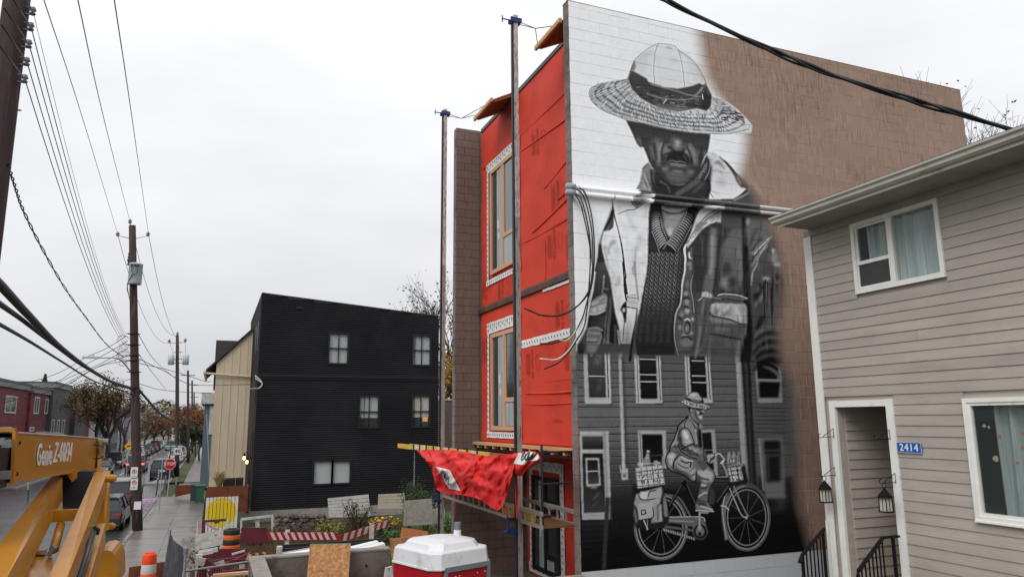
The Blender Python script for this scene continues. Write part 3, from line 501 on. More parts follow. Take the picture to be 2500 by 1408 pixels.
    for k in range(40):
        x = rm.uniform(1400, 1600); y = rm.uniform(760, 930); line('A', [(x, y), (x + 60, y + rm.uniform(-10, 25))], rm.choice([1, 2, 2.4]), rm.choice([.15, .2, .9]), 0, .7)
    clip(None, None)
    for k in range(70):
        t = rm.uniform(.05, 1); x, y = bp(t, 1.0); line('A', [(x, y), (x + rm.uniform(-14, 20), y + rm.uniform(-14, 16))], 1, rm.choice([.2, .35, .8]), 0, .8)
    line('A', [(238, 568), (160, 620), (155, 690), (200, 760), (300, 830), (400, 870), (510, 915)], 1.3, .45)
    line('A', [bp(t / 30, .99) for t in range(10, 29)], 2, .5, .6, .6)
    # hat band
    crown = [(520, 520), (545, 440), (580, 350), (650, 280), (730, 220), (820, 185), (960, 205), (1010, 255), (1110, 320), (1190, 410), (1240, 500), (1270, 575), (1320, 680), (1310, 780), (1270, 825), (1180, 800), (1000, 830), (800, 800), (640, 700), (560, 620)]
    poly('A', crown, .88, .8); clip('A', crown, .8)
    poly('A', [(500, 540), (560, 440), (700, 520), (715, 550), (860, 600), (1000, 615), (1130, 590), (1205, 560), (1230, 580), (1265, 565), (1330, 680), (1330, 840), (1000, 850), (600, 720)], .27, 1.2)
    poly('A', [(585, 360), (600, 400), (580, 450), (560, 440), (565, 380)], .5, 1.5); line('A', [(580, 350), (545, 450), (520, 530)], 4, .3, 1.5)
    for k in range(90):
        t = rm.random(); x = 580 + t * 650; y = 600 + 150 * math.sin(t * 2.6) * .8 + rm.uniform(-40, 80); line('A', [(x, y), (x + rm.uniform(15, 50), y + rm.uniform(-10, 14))], rm.choice([1, 2, 3]), rm.choice([.5, .62, .42, .18, .14]), rm.choice([0, 1]), .7)
    line('A', [(740, 570), (860, 605), (1000, 640), (1150, 680), (1230, 600)], 2.4, .68, .8); line('A', [(700, 660), (820, 700), (1000, 720), (1150, 700), (1260, 580)], 2.4, .6, .8); line('A', [(760, 740), (880, 775), (1080, 790)], 2.4, .72, .8); line('A', [(640, 690), (760, 740), (1000, 800), (1180, 790)], 4, .2, 2)
    poly('A', [(780, 765), (900, 790), (1090, 800), (1180, 800), (1270, 825), (1270, 860), (800, 860)], .48, 2.5); poly('A', [(1250, 580), (1320, 680), (1310, 780), (1270, 825), (1210, 790), (1240, 700)], .2, 3)
    line('A', [(1230, 670), (1236, 715)], 2.2, .85); line('A', [(890, 712), (860, 755)], 1.6, .85)
    clip(None, None)
    oval('A', (960, 345), 26, 22, .76, 5, .7); oval('A', (790, 345), 14, 18, .74, 5, .7); line('A', [(890, 215), (940, 232)], 3, .66, 1.5)
    line('A', crown[:12], (3, 2, 1.2, 1.2, 1.2, 1.2, 1.2, 1.2, 1.4, 1.8, 2.4), .52); line('A', [(1010, 258), (1035, 275), (1110, 325), (1200, 430), (1250, 540)], 5, .66, 3, .5)
    line('A', [(805, 195), (775, 300), (768, 450), (775, 560)], 1.1, .5); line('A', [(1000, 240), (1030, 350), (1050, 480), (1062, 595)], 1.1, .5); poly('A', [(580, 350), (650, 280), (760, 215), (700, 330), (660, 480), (590, 440)], .76, 9, .5); poly('A', [(1110, 330), (1190, 410), (1250, 540), (1180, 560), (1120, 430)], .74, 9, .5); line('A', [(600, 350), (660, 300), (780, 270)], 5, .76, 3, .6)
    # ---------- bicycle: wheels
    def wheel(fr, c, rx, ry, rot=0):
        def e(k_, t): a_ = math.radians(rot); x, y = rx * k_ * math.cos(t), ry * k_ * math.sin(t); return (c[0] + x * math.cos(a_) - y * math.sin(a_), c[1] + x * math.sin(a_) + y * math.cos(a_))
        T = [2 * PI * k / 44 for k in range(45)]
        line(fr, [e(1, t) for t in T], 8, .36, .8, 1, False); line(fr, [e(.985, t) for t in T], 2.4, .55, .8, 1, False); line(fr, [e(.93, t) for t in T], 3, .07, .6, 1, False)
        line(fr, [e(.87, t) for t in T], 2.4, .52, .6, 1, False)
        for k in range(11):
            t = 2 * PI * k / 11 + .25; line(fr, [e(.12, t), e(.84, t)], .9, .52, 0, .8, False)
        for k in range(110): t = 2 * PI * k / 110; line(fr, [e(1.0, t), e(1.045, t)], 1.1, .4, 0, .5, False)
    poly('B2', [(60, 500), (680, 560), (640, 1250), (300, 1340), (80, 1200)], .09, 8, .7)
    wheel('B2', (345, 960), 290, 365); wheel('B3', (790, 885), 262, 378)
    poly('B2', [(20, 480), (140, 480), (400, 700), (340, 960), (60, 980)], .12, 5, .9)
    line('B2', [(440, 590), (560, 640), (650, 780), (680, 840)], (3, 5, 5, 4), .38, 1)
    # fork, fenders
    poly('B3', [(555, 590), (515, 660), (490, 770), (495, 920), (530, 1165), (580, 1140), (550, 960), (535, 780), (560, 670), (580, 600)], .42, 1.2); line('B3', [(530, 640), (505, 780), (520, 960), (550, 1130)], 2, .66, .8); line('B3', [(490, 745), (540, 755), (575, 795)], 3, .7)
    line('B3', [(590, 540), (650, 680), (730, 855), (790, 885)], (4, 4, 3, 3), .62, .7); line('B3', [(640, 520), (700, 660), (775, 810), (805, 865)], (4, 3.4, 3, 3), .52, .7); line('B3', [(600, 545), (665, 690), (735, 850)], 1.2, .12); oval('B3', (788, 888), 14, 18, .85, .8); oval('B3', (804, 866), 12, 14, .6, .8)
    line('B3', [(770, 490), (860, 510), (960, 590), (1020, 720)], (9, 9, 6, 4), .32, 1)
    # frame
    for p_ in ([(560, 460), (620, 470)],): pass
    line('B3', [(590, 490), (390, 800)], 7, .10); line('B3', [(575, 505), (440, 700)], 1.4, .45); line('B2', [(600, 470), (430, 740)], 7, .06); line('B2', [(585, 480), (440, 720)], 1.3, .4); line('B2', [(615, 450), (740, 740)], 7, .06); line('B2', [(640, 470), (740, 700)], 1.3, .4)
    line('B3', [(400, 410), (560, 415)], 7, .10); line('B3', [(420, 405), (560, 405)], 2.2, .58, .6); line('B3', [(390, 800), (330, 900)], 6, .08)
    # chain case, crank
    poly('B2', [(440, 850), (700, 845), (800, 845), (850, 880), (865, 960), (840, 1000), (720, 1000), (700, 960), (560, 930), (420, 910)], .40, 1.2); line('B2', [(440, 850), (800, 850), (850, 900)], 1.6, .72); line('B2', [(440, 890), (720, 905)], 3, .54, 1.5); line('B2', [(400, 960), (700, 1003)], 5, .36, 1)
    for k in range(28):
        x = 370 + k * 13; line('B2', [(x, 985 + (x - 370) * .3), (x + 6, 1002 + (x - 370) * .3)], 3, .58 if k % 2 else .38)
    oval('B3', (240, 1050), 90, 100, .42, .8); oval('B3', (240, 1052), 78, 88, .10, .8); oval('B3', (238, 1050), 52, 60, .48, 1.5); oval('B3', (235, 1080), 20, 26, .14, 1.5); oval('B3', (232, 1000), 26, 26, .6, 1); line('B3', [(232, 830), (232, 1010)], 4, .62); line('B3', [(250, 828), (330, 830)], 3, .6)
    # rear crate, bottles, bag
    poly('B2', [(52, 290), (355, 252), (390, 478), (78, 528)], .74, .8)
    for k in range(1, 5): line('B2', [(52 + k * 64, 300 - k * 8), (76 + k * 64, 520 - k * 10)], 1.3, .3)
    for y in (330, 372, 430, 498): line('B2', [(58, y + 8), (378, y - 34)], 1.3 if y != 330 else 2, .32)
    for k in range(40): x = rm.uniform(90, 370); y = rm.choice([335, 390, 450]) + rm.uniform(-10, 20) - (x - 60) * .1; line('B2', [(x, y), (x, y + 14)], 1.4, .12, 0, .9)
    poly('B2', [(78, 530), (390, 480), (380, 500), (90, 545)], .08, 1)
    poly('B2', [(135, 205), (175, 150), (215, 160), (225, 240), (130, 250)], .68, 1); poly('B2', [(178, 100), (215, 100), (210, 160), (175, 155)], .66, .8); poly('B2', [(184, 82), (216, 90), (214, 110), (180, 104)], .86, .7); poly('B2', [(180, 108), (214, 114), (212, 128), (178, 122)], .2, .7)
    for k in range(7): line('B2', [(140, 180 + k * 10), (215, 190 + k * 8)], .9, .35, 0, .7)
    oval('B2', (98, 245), 22, 24, .7, 1); oval('B2', (290, 232), 34, 30, .66, 1)
    for k in range(9): oval('B2', (120 + k * 26, 250 - k * 2), 15, 12, rm.choice([.6, .72, .8]), 1)
    poly('B2', [(355, 190), (390, 190), (400, 260), (350, 262)], .55, 1); poly('B2', [(360, 145), (380, 148), (382, 195), (358, 192)], .6, .8)
    bag = [(70, 580), (200, 540), (330, 500), (360, 510), (375, 560), (410, 640), (430, 800), (432, 870), (380, 960), (300, 985), (110, 980), (40, 940), (22, 800), (30, 650)]
    poly('B2', bag, .16, 1); poly('B2', [(60, 590), (200, 545), (350, 505), (360, 560), (330, 700), (270, 760), (250, 850), (90, 880), (75, 760), (35, 700)], .58, 2)
    poly('B2', [(110, 560), (200, 560), (205, 600), (170, 650), (110, 630)], .76, 3); poly('B2', [(210, 560), (350, 510), (350, 600), (320, 700), (260, 700), (190, 640)], .64, 4); line('B2', [(90, 600), (120, 650), (190, 655), (280, 640)], 2, .2, 1); line('B2', [(200, 610), (220, 560), (290, 545)], 2.4, .3, 1)
    poly('B2', [(80, 700), (250, 680), (255, 800), (250, 860), (95, 885)], .66, 2.5); poly('B2', [(270, 740), (350, 700), (362, 900), (230, 920)], ('B2', (260, 0), .55, (360, 0), .66), 3); line('B2', [(310, 720), (310, 880)], 3, .35, 2); line('B2', [(250, 740), (250, 850), (100, 885)], 1.6, .16)
    line('B2', [(120, 775), (165, 768), (172, 812), (125, 822), (120, 775)], 2.2, .15, 0, 1, False); line('B2', [(148, 885), (190, 990)], 2, .75); line('B2', [(190, 885), (190, 985)], 1.6, .6); oval('B2', (190, 990), 12, 12, .7, .8)
    poly('B2', [(375, 590), (400, 620), (425, 780), (420, 850), (380, 840), (370, 700)], .5, 2); poly('B2', [(40, 720), (60, 780), (80, 900), (60, 930), (30, 820)], .42, 2.5)
    # front basket
    poly('B3', [(720, 250), (765, 255), (812, 470), (760, 490), (600, 500), (590, 465), (745, 440)], .14, 1); poly('B3', [(562, 300), (720, 280), (750, 440), (600, 468)], .74, .8); poly('B3', [(556, 268), (720, 245), (765, 258), (740, 282), (562, 300)], .58, .8)
    line('B3', [(562, 290), (724, 268)], 1.6, .2); line('B3', [(600, 300), (628, 460)], 1.6, .2); line('B3', [(672, 285), (704, 445)], 2, .2); line('B3', [(570, 340), (735, 312)], 1.3, .3); line('B3', [(580, 395), (742, 362)], 1.3, .3)
    for k in range(26): x = rm.uniform(590, 730); y = rm.choice([325, 380, 425]) + rm.uniform(-8, 8); line('B3', [(x, y), (x, y + 14)], 1.5, .12)
    for x, w_, tp in ((580, 48, 95), (637, 52, 95), (695, 46, 100)):
        poly('B3', [(x - w_ / 2, 150), (x - 10, 125), (x - 8, tp), (x + 8, tp), (x + 12, 125), (x + w_ / 2, 150), (x + w_ / 2 + 5, 245), (x - w_ / 2, 255)], .62, .8); line('B3', [(x + w_ / 2, 155), (x + w_ / 2 + 4, 240)], 1.4, .2); oval('B3', (x, tp), 9, 6, .2, .7)
    for k in range(7): line('B3', [(685, 135 + k * 14), (725, 145 + k * 14)], 1, .3)
    poly('B3', [(585, 195), (655, 185), (660, 235), (590, 245)], .66, .7); line('B3', [(585, 195), (655, 185), (660, 235), (590, 245), (585, 195)], 1.2, .2, 0, 1, False); line('B3', [(615, 195), (620, 240)], 1.1, .25)
    # handlebar
    line('B3', [(415, 150), (440, 130), (470, 128), (500, 160), (535, 200)], (5, 5, 5, 4.5, 4), .12); line('B3', [(418, 150), (442, 132), (470, 131), (500, 163), (530, 200)], 3.4, .72, .6); line('B3', [(500, 225), (520, 280), (545, 330), (560, 390)], (6, 5, 5, 5), .58, .6); line('B3', [(490, 240), (515, 215)], 4, .8)
    # ---------- rider
    poly('B1', [(640, 1270), (900, 1290), (860, 1408), (640, 1408)], .4, 2)
    leg = [(40, 300), (180, 210), (300, 230), (390, 320), (418, 400), (400, 470), (360, 520), (330, 700), (205, 680), (230, 560), (250, 470), (180, 400), (0, 370)]
    poly('B3', [(330, 520), (395, 540), (420, 640), (400, 740), (340, 720), (350, 600)], .26, 2.5); poly('B3', leg, .42, 1.2); clip('B3', leg, 1)
    poly('B3', [(200, 330), (320, 300), (400, 370), (380, 460), (300, 470), (240, 440)], .70, 5); poly('B3', [(190, 390), (260, 430), (240, 520), (200, 680), (230, 690), (250, 560)], .24, 5, .7); line('B3', [(180, 380), (260, 420), (340, 440)], 4, .3, 2); line('B3', [(250, 530), (290, 540), (320, 520)], 3, .2, 1.5); line('B3', [(240, 600), (300, 620)], 3, .3, 1.5); line('B3', [(220, 640), (280, 600), (320, 590)], 4, .72, 2); line('B3', [(260, 500), (300, 505)], 5, .72, 2)
    line('B3', [(400, 470), (350, 560), (330, 690)], 4, .28, 2)
    clip(None, None); line('B3', leg[2:7] + [(330, 700)], 1.4, .1)
    poly('B3', [(200, 690), (330, 705), (370, 770), (395, 800), (390, 818), (190, 810), (180, 750)], .48, 1.2); line('B3', [(190, 800), (395, 812)], 3, .68); poly('B3', [(195, 700), (300, 710), (330, 750), (230, 750)], .25, 2); line('B3', [(240, 750), (380, 790)], 3, .7, 1)
    # coat tail
    tail = [(250, 1110), (190, 1210), (175, 1290), (200, 1400), (290, 1480), (470, 1540), (640, 1650), (690, 1620), (700, 1480), (690, 1330), (620, 1260), (420, 1200)]
    poly('B1', tail, .46, 1.2); clip('B1', tail, 1); poly('B1', [(400, 1210), (520, 1250), (620, 1300), (640, 1408), (560, 1500), (420, 1450), (330, 1330)], .62, 4); line('B1', [(440, 1290), (520, 1330), (610, 1320), (600, 1400)], 3, .2, 1.2); line('B1', [(380, 1340), (470, 1400), (560, 1420)], 2.5, .3, 1); poly('B1', [(200, 1200), (300, 1150), (350, 1200), (260, 1400)], .74, 6); poly('B1', [(300, 1420), (420, 1460), (560, 1540), (640, 1640), (300, 1500)], .2, 8, .8); line('B1', [(420, 1190), (330, 1290), (300, 1420)], 3, .16, 1)
    line('B1', [(450, 1230), (560, 1290), (640, 1300)], 3, .75, 1); poly('B1', [(560, 1480), (760, 1400), (780, 1700), (700, 1690)], .64, 5); line('B1', [(600, 1560), (740, 1500)], 3, .35, 2); line('B1', [(300, 1540), (560, 1620), (700, 1700)], 3, .15, 1)
    clip(None, None); line('B1', tail[:9], 2.2, .06)
    poly('B1', [(700, 1270), (860, 1310), (900, 1408), (820, 1480), (760, 1400)], .35, 3)
    coat2 = [(570, 520), (500, 590), (400, 680), (370, 780), (320, 920), (260, 1040), (250, 1130), (400, 1130), (430, 1180), (560, 1260), (760, 1290), (860, 1300), (880, 1170), (820, 1090), (800, 900), (790, 760), (700, 620), (620, 540)]
    poly('B1', coat2, .42, 1.2); clip('B1', coat2, 1)
    poly('B1', [(560, 560), (640, 640), (700, 760), (720, 1020), (660, 1000), (600, 860), (510, 730), (420, 700)], .54, 3); poly('B1', [(440, 780), (560, 770), (640, 950), (600, 1030), (480, 1080), (400, 960)], .58, 5); poly('B1', [(400, 800), (450, 770), (440, 1000), (480, 1100), (430, 1120), (390, 1000)], .3, 5, .7); oval('B1', (520, 850), 46, 90, .88, 6, .9, -25); oval('B1', (570, 970), 64, 26, .76, 5); line('B1', [(430, 900), (440, 1010), (500, 1070)], 6, .2, 4, .8); line('B1', [(560, 1090), (640, 1130), (720, 1200)], 5, .16, 3, .8); oval('B1', (760, 1120), 26, 20, .74, 3)
    line('B1', [(570, 540), (510, 640), (500, 720)], 1.6, .15); line('B1', [(500, 722), (580, 770), (640, 900), (670, 1010)], 2, .14, .8); line('B1', [(500, 722), (420, 780), (385, 920), (400, 1040), (450, 1140), (560, 1210), (720, 1270)], 2, .10, .8, .75)
    line('B1', [(450, 1100), (560, 1040), (640, 1010), (700, 1050)], 2.4, .15, .8); line('B1', [(480, 1110), (560, 1130), (620, 1180)], 2.4, .22, 1); line('B1', [(560, 1180), (700, 1180), (780, 1110)], 3, .3, 1.2); oval('B1', (620, 1080), 60, 30, .6, 4); oval('B1', (700, 1120), 60, 36, .62, 4); oval('B1', (760, 1150), 40, 30, .55, 4); line('B1', [(300, 1000), (370, 980)], 6, .62, 3)
    line('B1', [(830, 1100), (840, 1290)], 2, .16); line('B1', [(870, 1130), (872, 1280)], 2, .2); poly('B1', [(730, 740), (790, 770), (810, 1060), (740, 1060)], .13, 2); line('B1', [(640, 640), (700, 800), (715, 1030)], 1.8, .16); line('B1', [(690, 760), (712, 1000)], 2.4, .66, .8); line('B1', [(790, 780), (805, 900), (815, 1060)], 1.4, .6); line('B1', [(260, 1050), (400, 1060)], 3, .25, 2); line('B1', [(370, 800), (340, 960), (280, 1050)], 4, .6, 2)
    clip(None, None); line('B1', coat2[:7], 2.4, .06); poly('B1', [(590, 500), (720, 690), (690, 700), (620, 600), (570, 530)], .6, 1); line('B1', [(590, 510), (650, 600), (730, 680)], 1.6, .1); poly('B1', [(730, 680), (790, 660), (810, 710), (780, 760), (740, 730)], .55, 1); line('B1', [(740, 640), (750, 740)], 2, .08)
    # rider head
    poly('B1', [(560, 390), (820, 410), (835, 440), (810, 470), (810, 520), (805, 570), (770, 592), (740, 590), (730, 640), (620, 540), (580, 460)], .50, 1); poly('B1', [(540, 360), (660, 390), (630, 470), (590, 470), (560, 390)], .13, 1); oval('B1', (618, 430), 20, 36, .66, 1); poly('B1', [(650, 400), (830, 410), (820, 440), (740, 440)], .15, 2)
    oval('B1', (770, 550), 32, 30, .78, 1.5); poly('B1', [(750, 470), (810, 460), (820, 490), (790, 500), (745, 510)], .10, .8); poly('B1', [(800, 425), (835, 430), (832, 455), (805, 460)], .74, .8); line('B1', [(680, 450), (700, 540), (740, 580)], 4, .32, 2); line('B1', [(720, 450), (745, 480)], 3, .7, 1); oval('B1', (790, 520), 14, 8, .6, .8)
    poly('B1', [(525, 235), (545, 190), (590, 140), (650, 112), (720, 120), (790, 190), (820, 250), (830, 310), (700, 300), (560, 260)], .66, 1); line('B1', [(525, 235), (545, 190), (590, 140), (650, 112), (720, 120), (790, 190), (830, 300)], 1.4, .12); line('B1', [(740, 140), (790, 220), (810, 280)], 1.2, .25); oval('B1', (650, 170), 50, 30, .78, 4)
    poly('B1', [(530, 210), (620, 240), (740, 262), (820, 258), (835, 310), (700, 310), (560, 270), (525, 240)], .14, 1); line('B1', [(620, 250), (700, 275), (760, 280)], 2, .5)
    poly('B1', [(430, 285), (500, 250), (560, 270), (720, 320), (840, 320), (920, 360), (940, 390), (870, 420), (760, 400), (640, 385), (540, 350), (450, 310)], .66, .9)
    for k in range(70): t = rm.random(); x = 450 + t * 460; y = 275 + t * 105; line('B1', [(x, y), (x + rm.uniform(-6, 10), y + rm.uniform(14, 34))], 1.1, rm.choice([.2, .3, .88]), 0, .8)
    line('B1', [(430, 290), (540, 352), (640, 388), (760, 402), (870, 422), (935, 395)], 1.4, .12)
    # hand
    poly('B1', [(885, 1190), (960, 1170), (1010, 1180), (1030, 1230), (1010, 1300), (960, 1340), (910, 1320), (890, 1270)], .66, 1, sm=True)
    for k in range(4): line('B1', [(930 + k * 24, 1330 - k * 20), (960 + k * 20, 1250 - k * 14)], 1.5, .16)
    line('B1', [(900, 1195), (960, 1172), (1015, 1180)], 1.3, .12)
    yy = np.clip((np.arange(MH) + MY0 - 850) / 120, 0, 1)[:, None]; PG[:] = PG + yy * ((PG - .3) * .12 - .01); d = np.clip((np.arange(MH) + MY0 - 430) / 40, 0, 1)[:, None]; PG[:] = PG + (1 - yy) * d * ((PG - .42) * .16)
    CLIP[0] = None; clip('P', [(1700, 560), (1760, 545), (1830, 510), (1885, 560), (1912, 640), (1905, 700), (1900, 860), (1700, 860)], 2)
    for _ in range(170):
        x = rm.uniform(1695, 1905); y = rm.uniform(530, 850); l = rm.uniform(14, 60); dx = rm.uniform(-9, 5); v = rm.choice([.12, .15, .2, .45, .52, .4])
        line('P', [(x, y), (x + dx * .6, y + l * .5), (x + dx, y + l)], (.6, rm.uniform(1.6, 4.5), .6), v, rm.choice([.8, 1.6]), .38)
    clip('P', [(1430, 640), (1494, 600), (1515, 838), (1500, 862), (1412, 860)], 2)
    for _ in range(40): x = rm.uniform(1420, 1510); y = rm.uniform(640, 840); line('P', [(x, y), (x - 3, y + rm.uniform(12, 40))], (.5, 2, .5), rm.choice([.1, .14, .45]), 1, .4)
    CLIP[0] = None
    PG[:] = PG + (.6 - .2 * yy) * (PG - blur(PG, 1.6)) + .12 * (1 - yy) * (PG - blur(PG, 5))
    # soft paint mottling so that no area is one flat tone
    rs = np.random.RandomState(3); n1 = blur(rs.rand(MH, MW), 5); n1 = (n1 - n1.mean()) / n1.std(); n2 = blur(rs.rand(MH, MW), 1.2); n2 = (n2 - n2.mean()) / n2.std()
    PG[:] = np.clip(PG * (1 + .005 * n1) + .005 * n2, .04, .97)
# ================================================================ SETTING: ground, street, pavement
m_asph = M('wet_asphalt', (.030, .030, .033), .27, .25, .8, spec=.32, col2=(.06, .06, .063), c2lo=.48, c2hi=.66, c2scale=.5, bump=.25, bscale=60)
m_conc = M('wet_concrete', (.165, .142, .132), .30, .22, 1.1, spec=.3, col2=(.12, .11, .105), c2lo=.5, c2hi=.66, c2scale=.7, bump=.15, bscale=40, rnd=.1)
m_earth = M('earth', (.055, .045, .033), .95, .3, 4, col2=(.05, .075, .022), c2lo=.42, c2hi=.56, c2scale=.8, bump=.6, bscale=20)
m_kerb = M('kerb_stone', (.22, .21, .20), .6, .15, 2)
def lot_z(x, y):
    t = min(max((31 - y) / 18, 0), 1); t = t * t * (3 - 2 * t); e = min(max((x + .5) / 1.4, 0), 1)
    z = .10 + e * (-.05 + 1.33 * t)
    return z
g = MB(); g.add([(-900, -100, -.03), (900, -100, -.03), (900, 2200, -.03), (-900, 2200, -.03)], [(0, 1, 2, 3)])
struct(g, 'ground', m_earth)
g = MB(); g.add([(-13.2, -10, 0), (-3.1, -10, 0), (-3.1, 900, 0), (-13.2, 900, 0)], [(0, 1, 2, 3)]); g.add([(-60, 53.5, .004), (-3.1, 53.5, .004), (-3.1, 64.8, .004), (-60, 64.8, .004)], [(0, 1, 2, 3)])
struct(g, 'road', m_asph)
g = MB(); g.grid(lambda u, v: (-.45 + 24 * u, 9.9 + 29 * v, lot_z(-.45 + 24 * u, 9.9 + 29 * v) + .05 * math.sin(u * 60) * math.sin(v * 47 + u * 9)), 60, 70)
struct(g, 'garden_soil', m_earth, smooth=True)
g = MB(); g.box(-.45, -6, -.02, 30, 9.9, .9); struct(g, 'yard', m_earth)
# kerbs
g = MB()
for y0, y1 in ((-6, 53.2), (65.2, 300)): g.box(-3.1, y0, -.01, -2.95, y1, .13)
for y0, y1 in ((-6, 53.2), (65.2, 300)): g.box(-13.4, y0, -.01, -13.2, y1, .13)
struct(g, 'kerb', m_kerb)
# pavement on our side: one slab after another
pv = MB(); pv.box(-2.945, -6, -.02, -.2, 12, .115); pv.box(-1.9, 65.3, -.02, -.2, 300, .115); pv.box(-2.945, 52, -.02, -.2, 53.2, .115); pv.box(-2.2, 53.2, -.02, -.2, 65.3, .03)
pave = struct(pv, 'pavement', m_conc)
sl = MB(); sl.box(-.675, -.74, -.09, .675, .74, .0)
first = None
for r_ in range(27):
    for c_ in range(2):
        x = -2.25 + c_ * 1.36; y = 12.76 + r_ * 1.5
        if y > 52: continue
        if first is None: first = sl.build('slab', m_conc, pave, org=(0, 0, 0)); o = first
        else: o = inst(first, (0, 0, 0), pave)
        o.location = (x, y, .12 + random.uniform(-.004, .004)); o.rotation_euler = (random.uniform(-.003, .003), random.uniform(-.003, .003), 0)
g = MB(); g.box(-2.94, 12, -.02, -.2, 52, .085); struct(g, 'slab_bed', m_earth, pave)
# far pavement and the side street corner
g = MB(); g.box(-16.5, -6, -.02, -13.4, 53.2, .12); g.box(-16.5, 65.2, -.02, -13.4, 300, .12); struct(g, 'far_pavement', m_conc)
m_grass = M('verge_grass', (.04, .055, .02), .9, .35, 6, col2=(.11, .06, .025), c2lo=.55, c2hi=.68, c2scale=.9, bump=.7, bscale=50)
g = MB(); g.grid(lambda u, v: (-2.94 + 1.04 * u, 65.4 + 120 * v, .13 + .02 * math.sin(v * 300)), 3, 40); struct(g, 'verge', m_grass)
# street paint
m_wpaint = M('worn_white_paint', (.5, .5, .48), .5, .3, 5); m_pink = M('pink_crossing_paint', (.42, .2, .36), .4, .25, 3, col2=(.3, .18, .4), c2scale=.8)
g = MB()
for k in range(14): y = 70 + k * 9; g.add([(-7.9, y, .012), (-7.78, y, .012), (-7.78, y + 3, .012), (-7.9, y + 3, .012)], [(0, 1, 2, 3)])
g.add([(-7.7, 66.3, .012), (-4.0, 66.3, .012), (-4.0, 66.7, .012), (-7.7, 66.7, .012)], [(0, 1, 2, 3)])
struct(g, 'road_marking', m_wpaint)
g = MB()
for k in range(5): y = 47.4 + k * 1.3; g.add([(-3.08, y, .008), (-4.5, y, .008), (-4.6, y + .9, .008), (-3.08, y + .9, .008)], [(0, 3, 2, 1)])
struct(g, 'crossing_paint', m_pink)
m_leaf = M('fallen_leaves', (.11, .045, .02), .7, .5, 9)
def scatter(name, mat, region, n, size, zf, label_kind=True, up=.0, parent=None, seed=1):
    r = random.Random(seed); m = MB()
    for _ in range(n):
        x0, y0, x1, y1 = region[r.randrange(len(region))]; x = r.uniform(x0, x1); y = r.uniform(y0, y1); z = zf(x, y); s = size * r.uniform(.5, 1.4); a = r.uniform(0, 2 * PI); t = r.uniform(.05, .5) * s
        dx, dy = math.cos(a) * s, math.sin(a) * s
        m.add([(x - dx, y - dy, z + .006), (x + dy * .6, y - dx * .6, z + .006 + t * .4), (x + dx, y + dy, z + .01 + t * .5), (x - dy * .6, y + dx * .6, z + .008)], [(0, 1, 2, 3)])
    o = m.build(name, mat, parent); 
    if parent is None: o['kind'] = 'stuff'; o['label'] = label_kind; o['category'] = 'leaves'
    return o
scatter('leaf_litter', m_leaf, [(-3.6, 36, -2.6, 53), (-3.5, 22, -2.9, 36), (-.7, 14, -.1, 40), (-2, 66, -.3, 120), (-.9, 27, 0, 34)], 1500, .05, lambda x, y: .125 if x > -3.1 else .01, 'brown fallen leaves strewn along the kerb and pavement edge', seed=4)
# grass tufts in the garden lot
def grass(name, regs, n, h, mat, label, seed=2):
    r = random.Random(seed); m = MB()
    for _ in range(n):
        x0, y0, x1, y1 = regs[r.randrange(len(regs))]; x = r.uniform(x0, x1); y = r.uniform(y0, y1); z = lot_z(x, y) - .02
        for _k in range(3):
            hh = h * r.uniform(.4, 1.3); a = r.uniform(0, 2 * PI); w = .014; lx, ly = math.cos(a) * hh * .5, math.sin(a) * hh * .5; px, py = x + r.uniform(-.05, .05), y + r.uniform(-.05, .05)
            m.add([(px - w, py, z), (px + w, py, z), (px + lx, py + ly, z + hh)], [(0, 1, 2)])
    o = m.build(name, mat); o['kind'] = 'stuff'; o['label'] = label; o['category'] = 'grass'; return o
m_blade = M('grass_blades', (.075, .13, .028), .7, .35, 2, col2=(.16, .15, .045), c2lo=.5, c2hi=.6, c2scale=1.2)
grass('lawn_grass', [(2.2, 16, 9, 31), (4.5, 20, 12, 35.5), (.8, 14, 3, 22)], 26000, .16, m_blade, 'green lawn grass covering the garden lot', 2)
m_dry = M('dry_stalks', (.10, .062, .034), .9, .4, 3)
grass('dry_weeds', [(0, 24, 2.6, 33), (-.3, 14, 1.6, 26), (2, 28.5, 8, 34), (0, 17, 3, 30)], 9000, .36, m_dry, 'brown dead weeds and stalks among the garden beds', 3)
# ================================================================ the wall with the painting
MWY = 10.2; BX0, BZ1 = 5.21, 11.86
exec_mural = True
def mural_image():
    paint_mural()
    X0, X1, Z0, Z1, RES = 5.15, 9.95, 1.9, 12.0, .0095
    w = int((X1 - X0) / RES); h = int((Z1 - Z0) / RES)
    X, Z = np.meshgrid(X0 + (np.arange(w) + .5) * RES, Z0 + (np.arange(h) + .5) * RES)
    d = np.stack([X, np.full_like(X, MWY), Z - EYE], -1); r, u, f = (np.array(v) for v in (CR, CU, CF)); dz = d @ f
    px = 1250 + FPX * (d @ r) / dz - MX0 - .5; py = 704 - FPX * (d @ u) / dz - MY0 - .5
    px = np.clip(px, 0, MW - 1.01); py = np.clip(py, 0, MH - 1.01); i = px.astype(int); j = py.astype(int); fx = px - i; fy = py - j
    def smp(A): return (A[j, i] * (1 - fx) + A[j, i + 1] * fx) * (1 - fy) + (A[j + 1, i] * (1 - fx) + A[j + 1, i + 1] * fx) * fy
    G = smp(PG); Al = smp(PA)
    im = bpy.data.images.new('wall_paint', w, h, alpha=True, float_buffer=True); im.colorspace_settings.name = 'Non-Color'
    lin = ((G + .055) / 1.055) ** 2.4
    dk = np.clip(1 - G / .5, 0, 1)
    buf = np.stack([lin * (.985 + .035 * dk), lin * (.995 - .01 * dk), lin * (1.02 + .03 * dk), Al], -1).astype(np.float32)
    im.alpha_mode = 'CHANNEL_PACKED'; im.pixels.foreach_set(buf.ravel()); im.update(); im.pack()
    return im, (X0, X1, Z0, Z1)
MIMG, MEXT = mural_image()
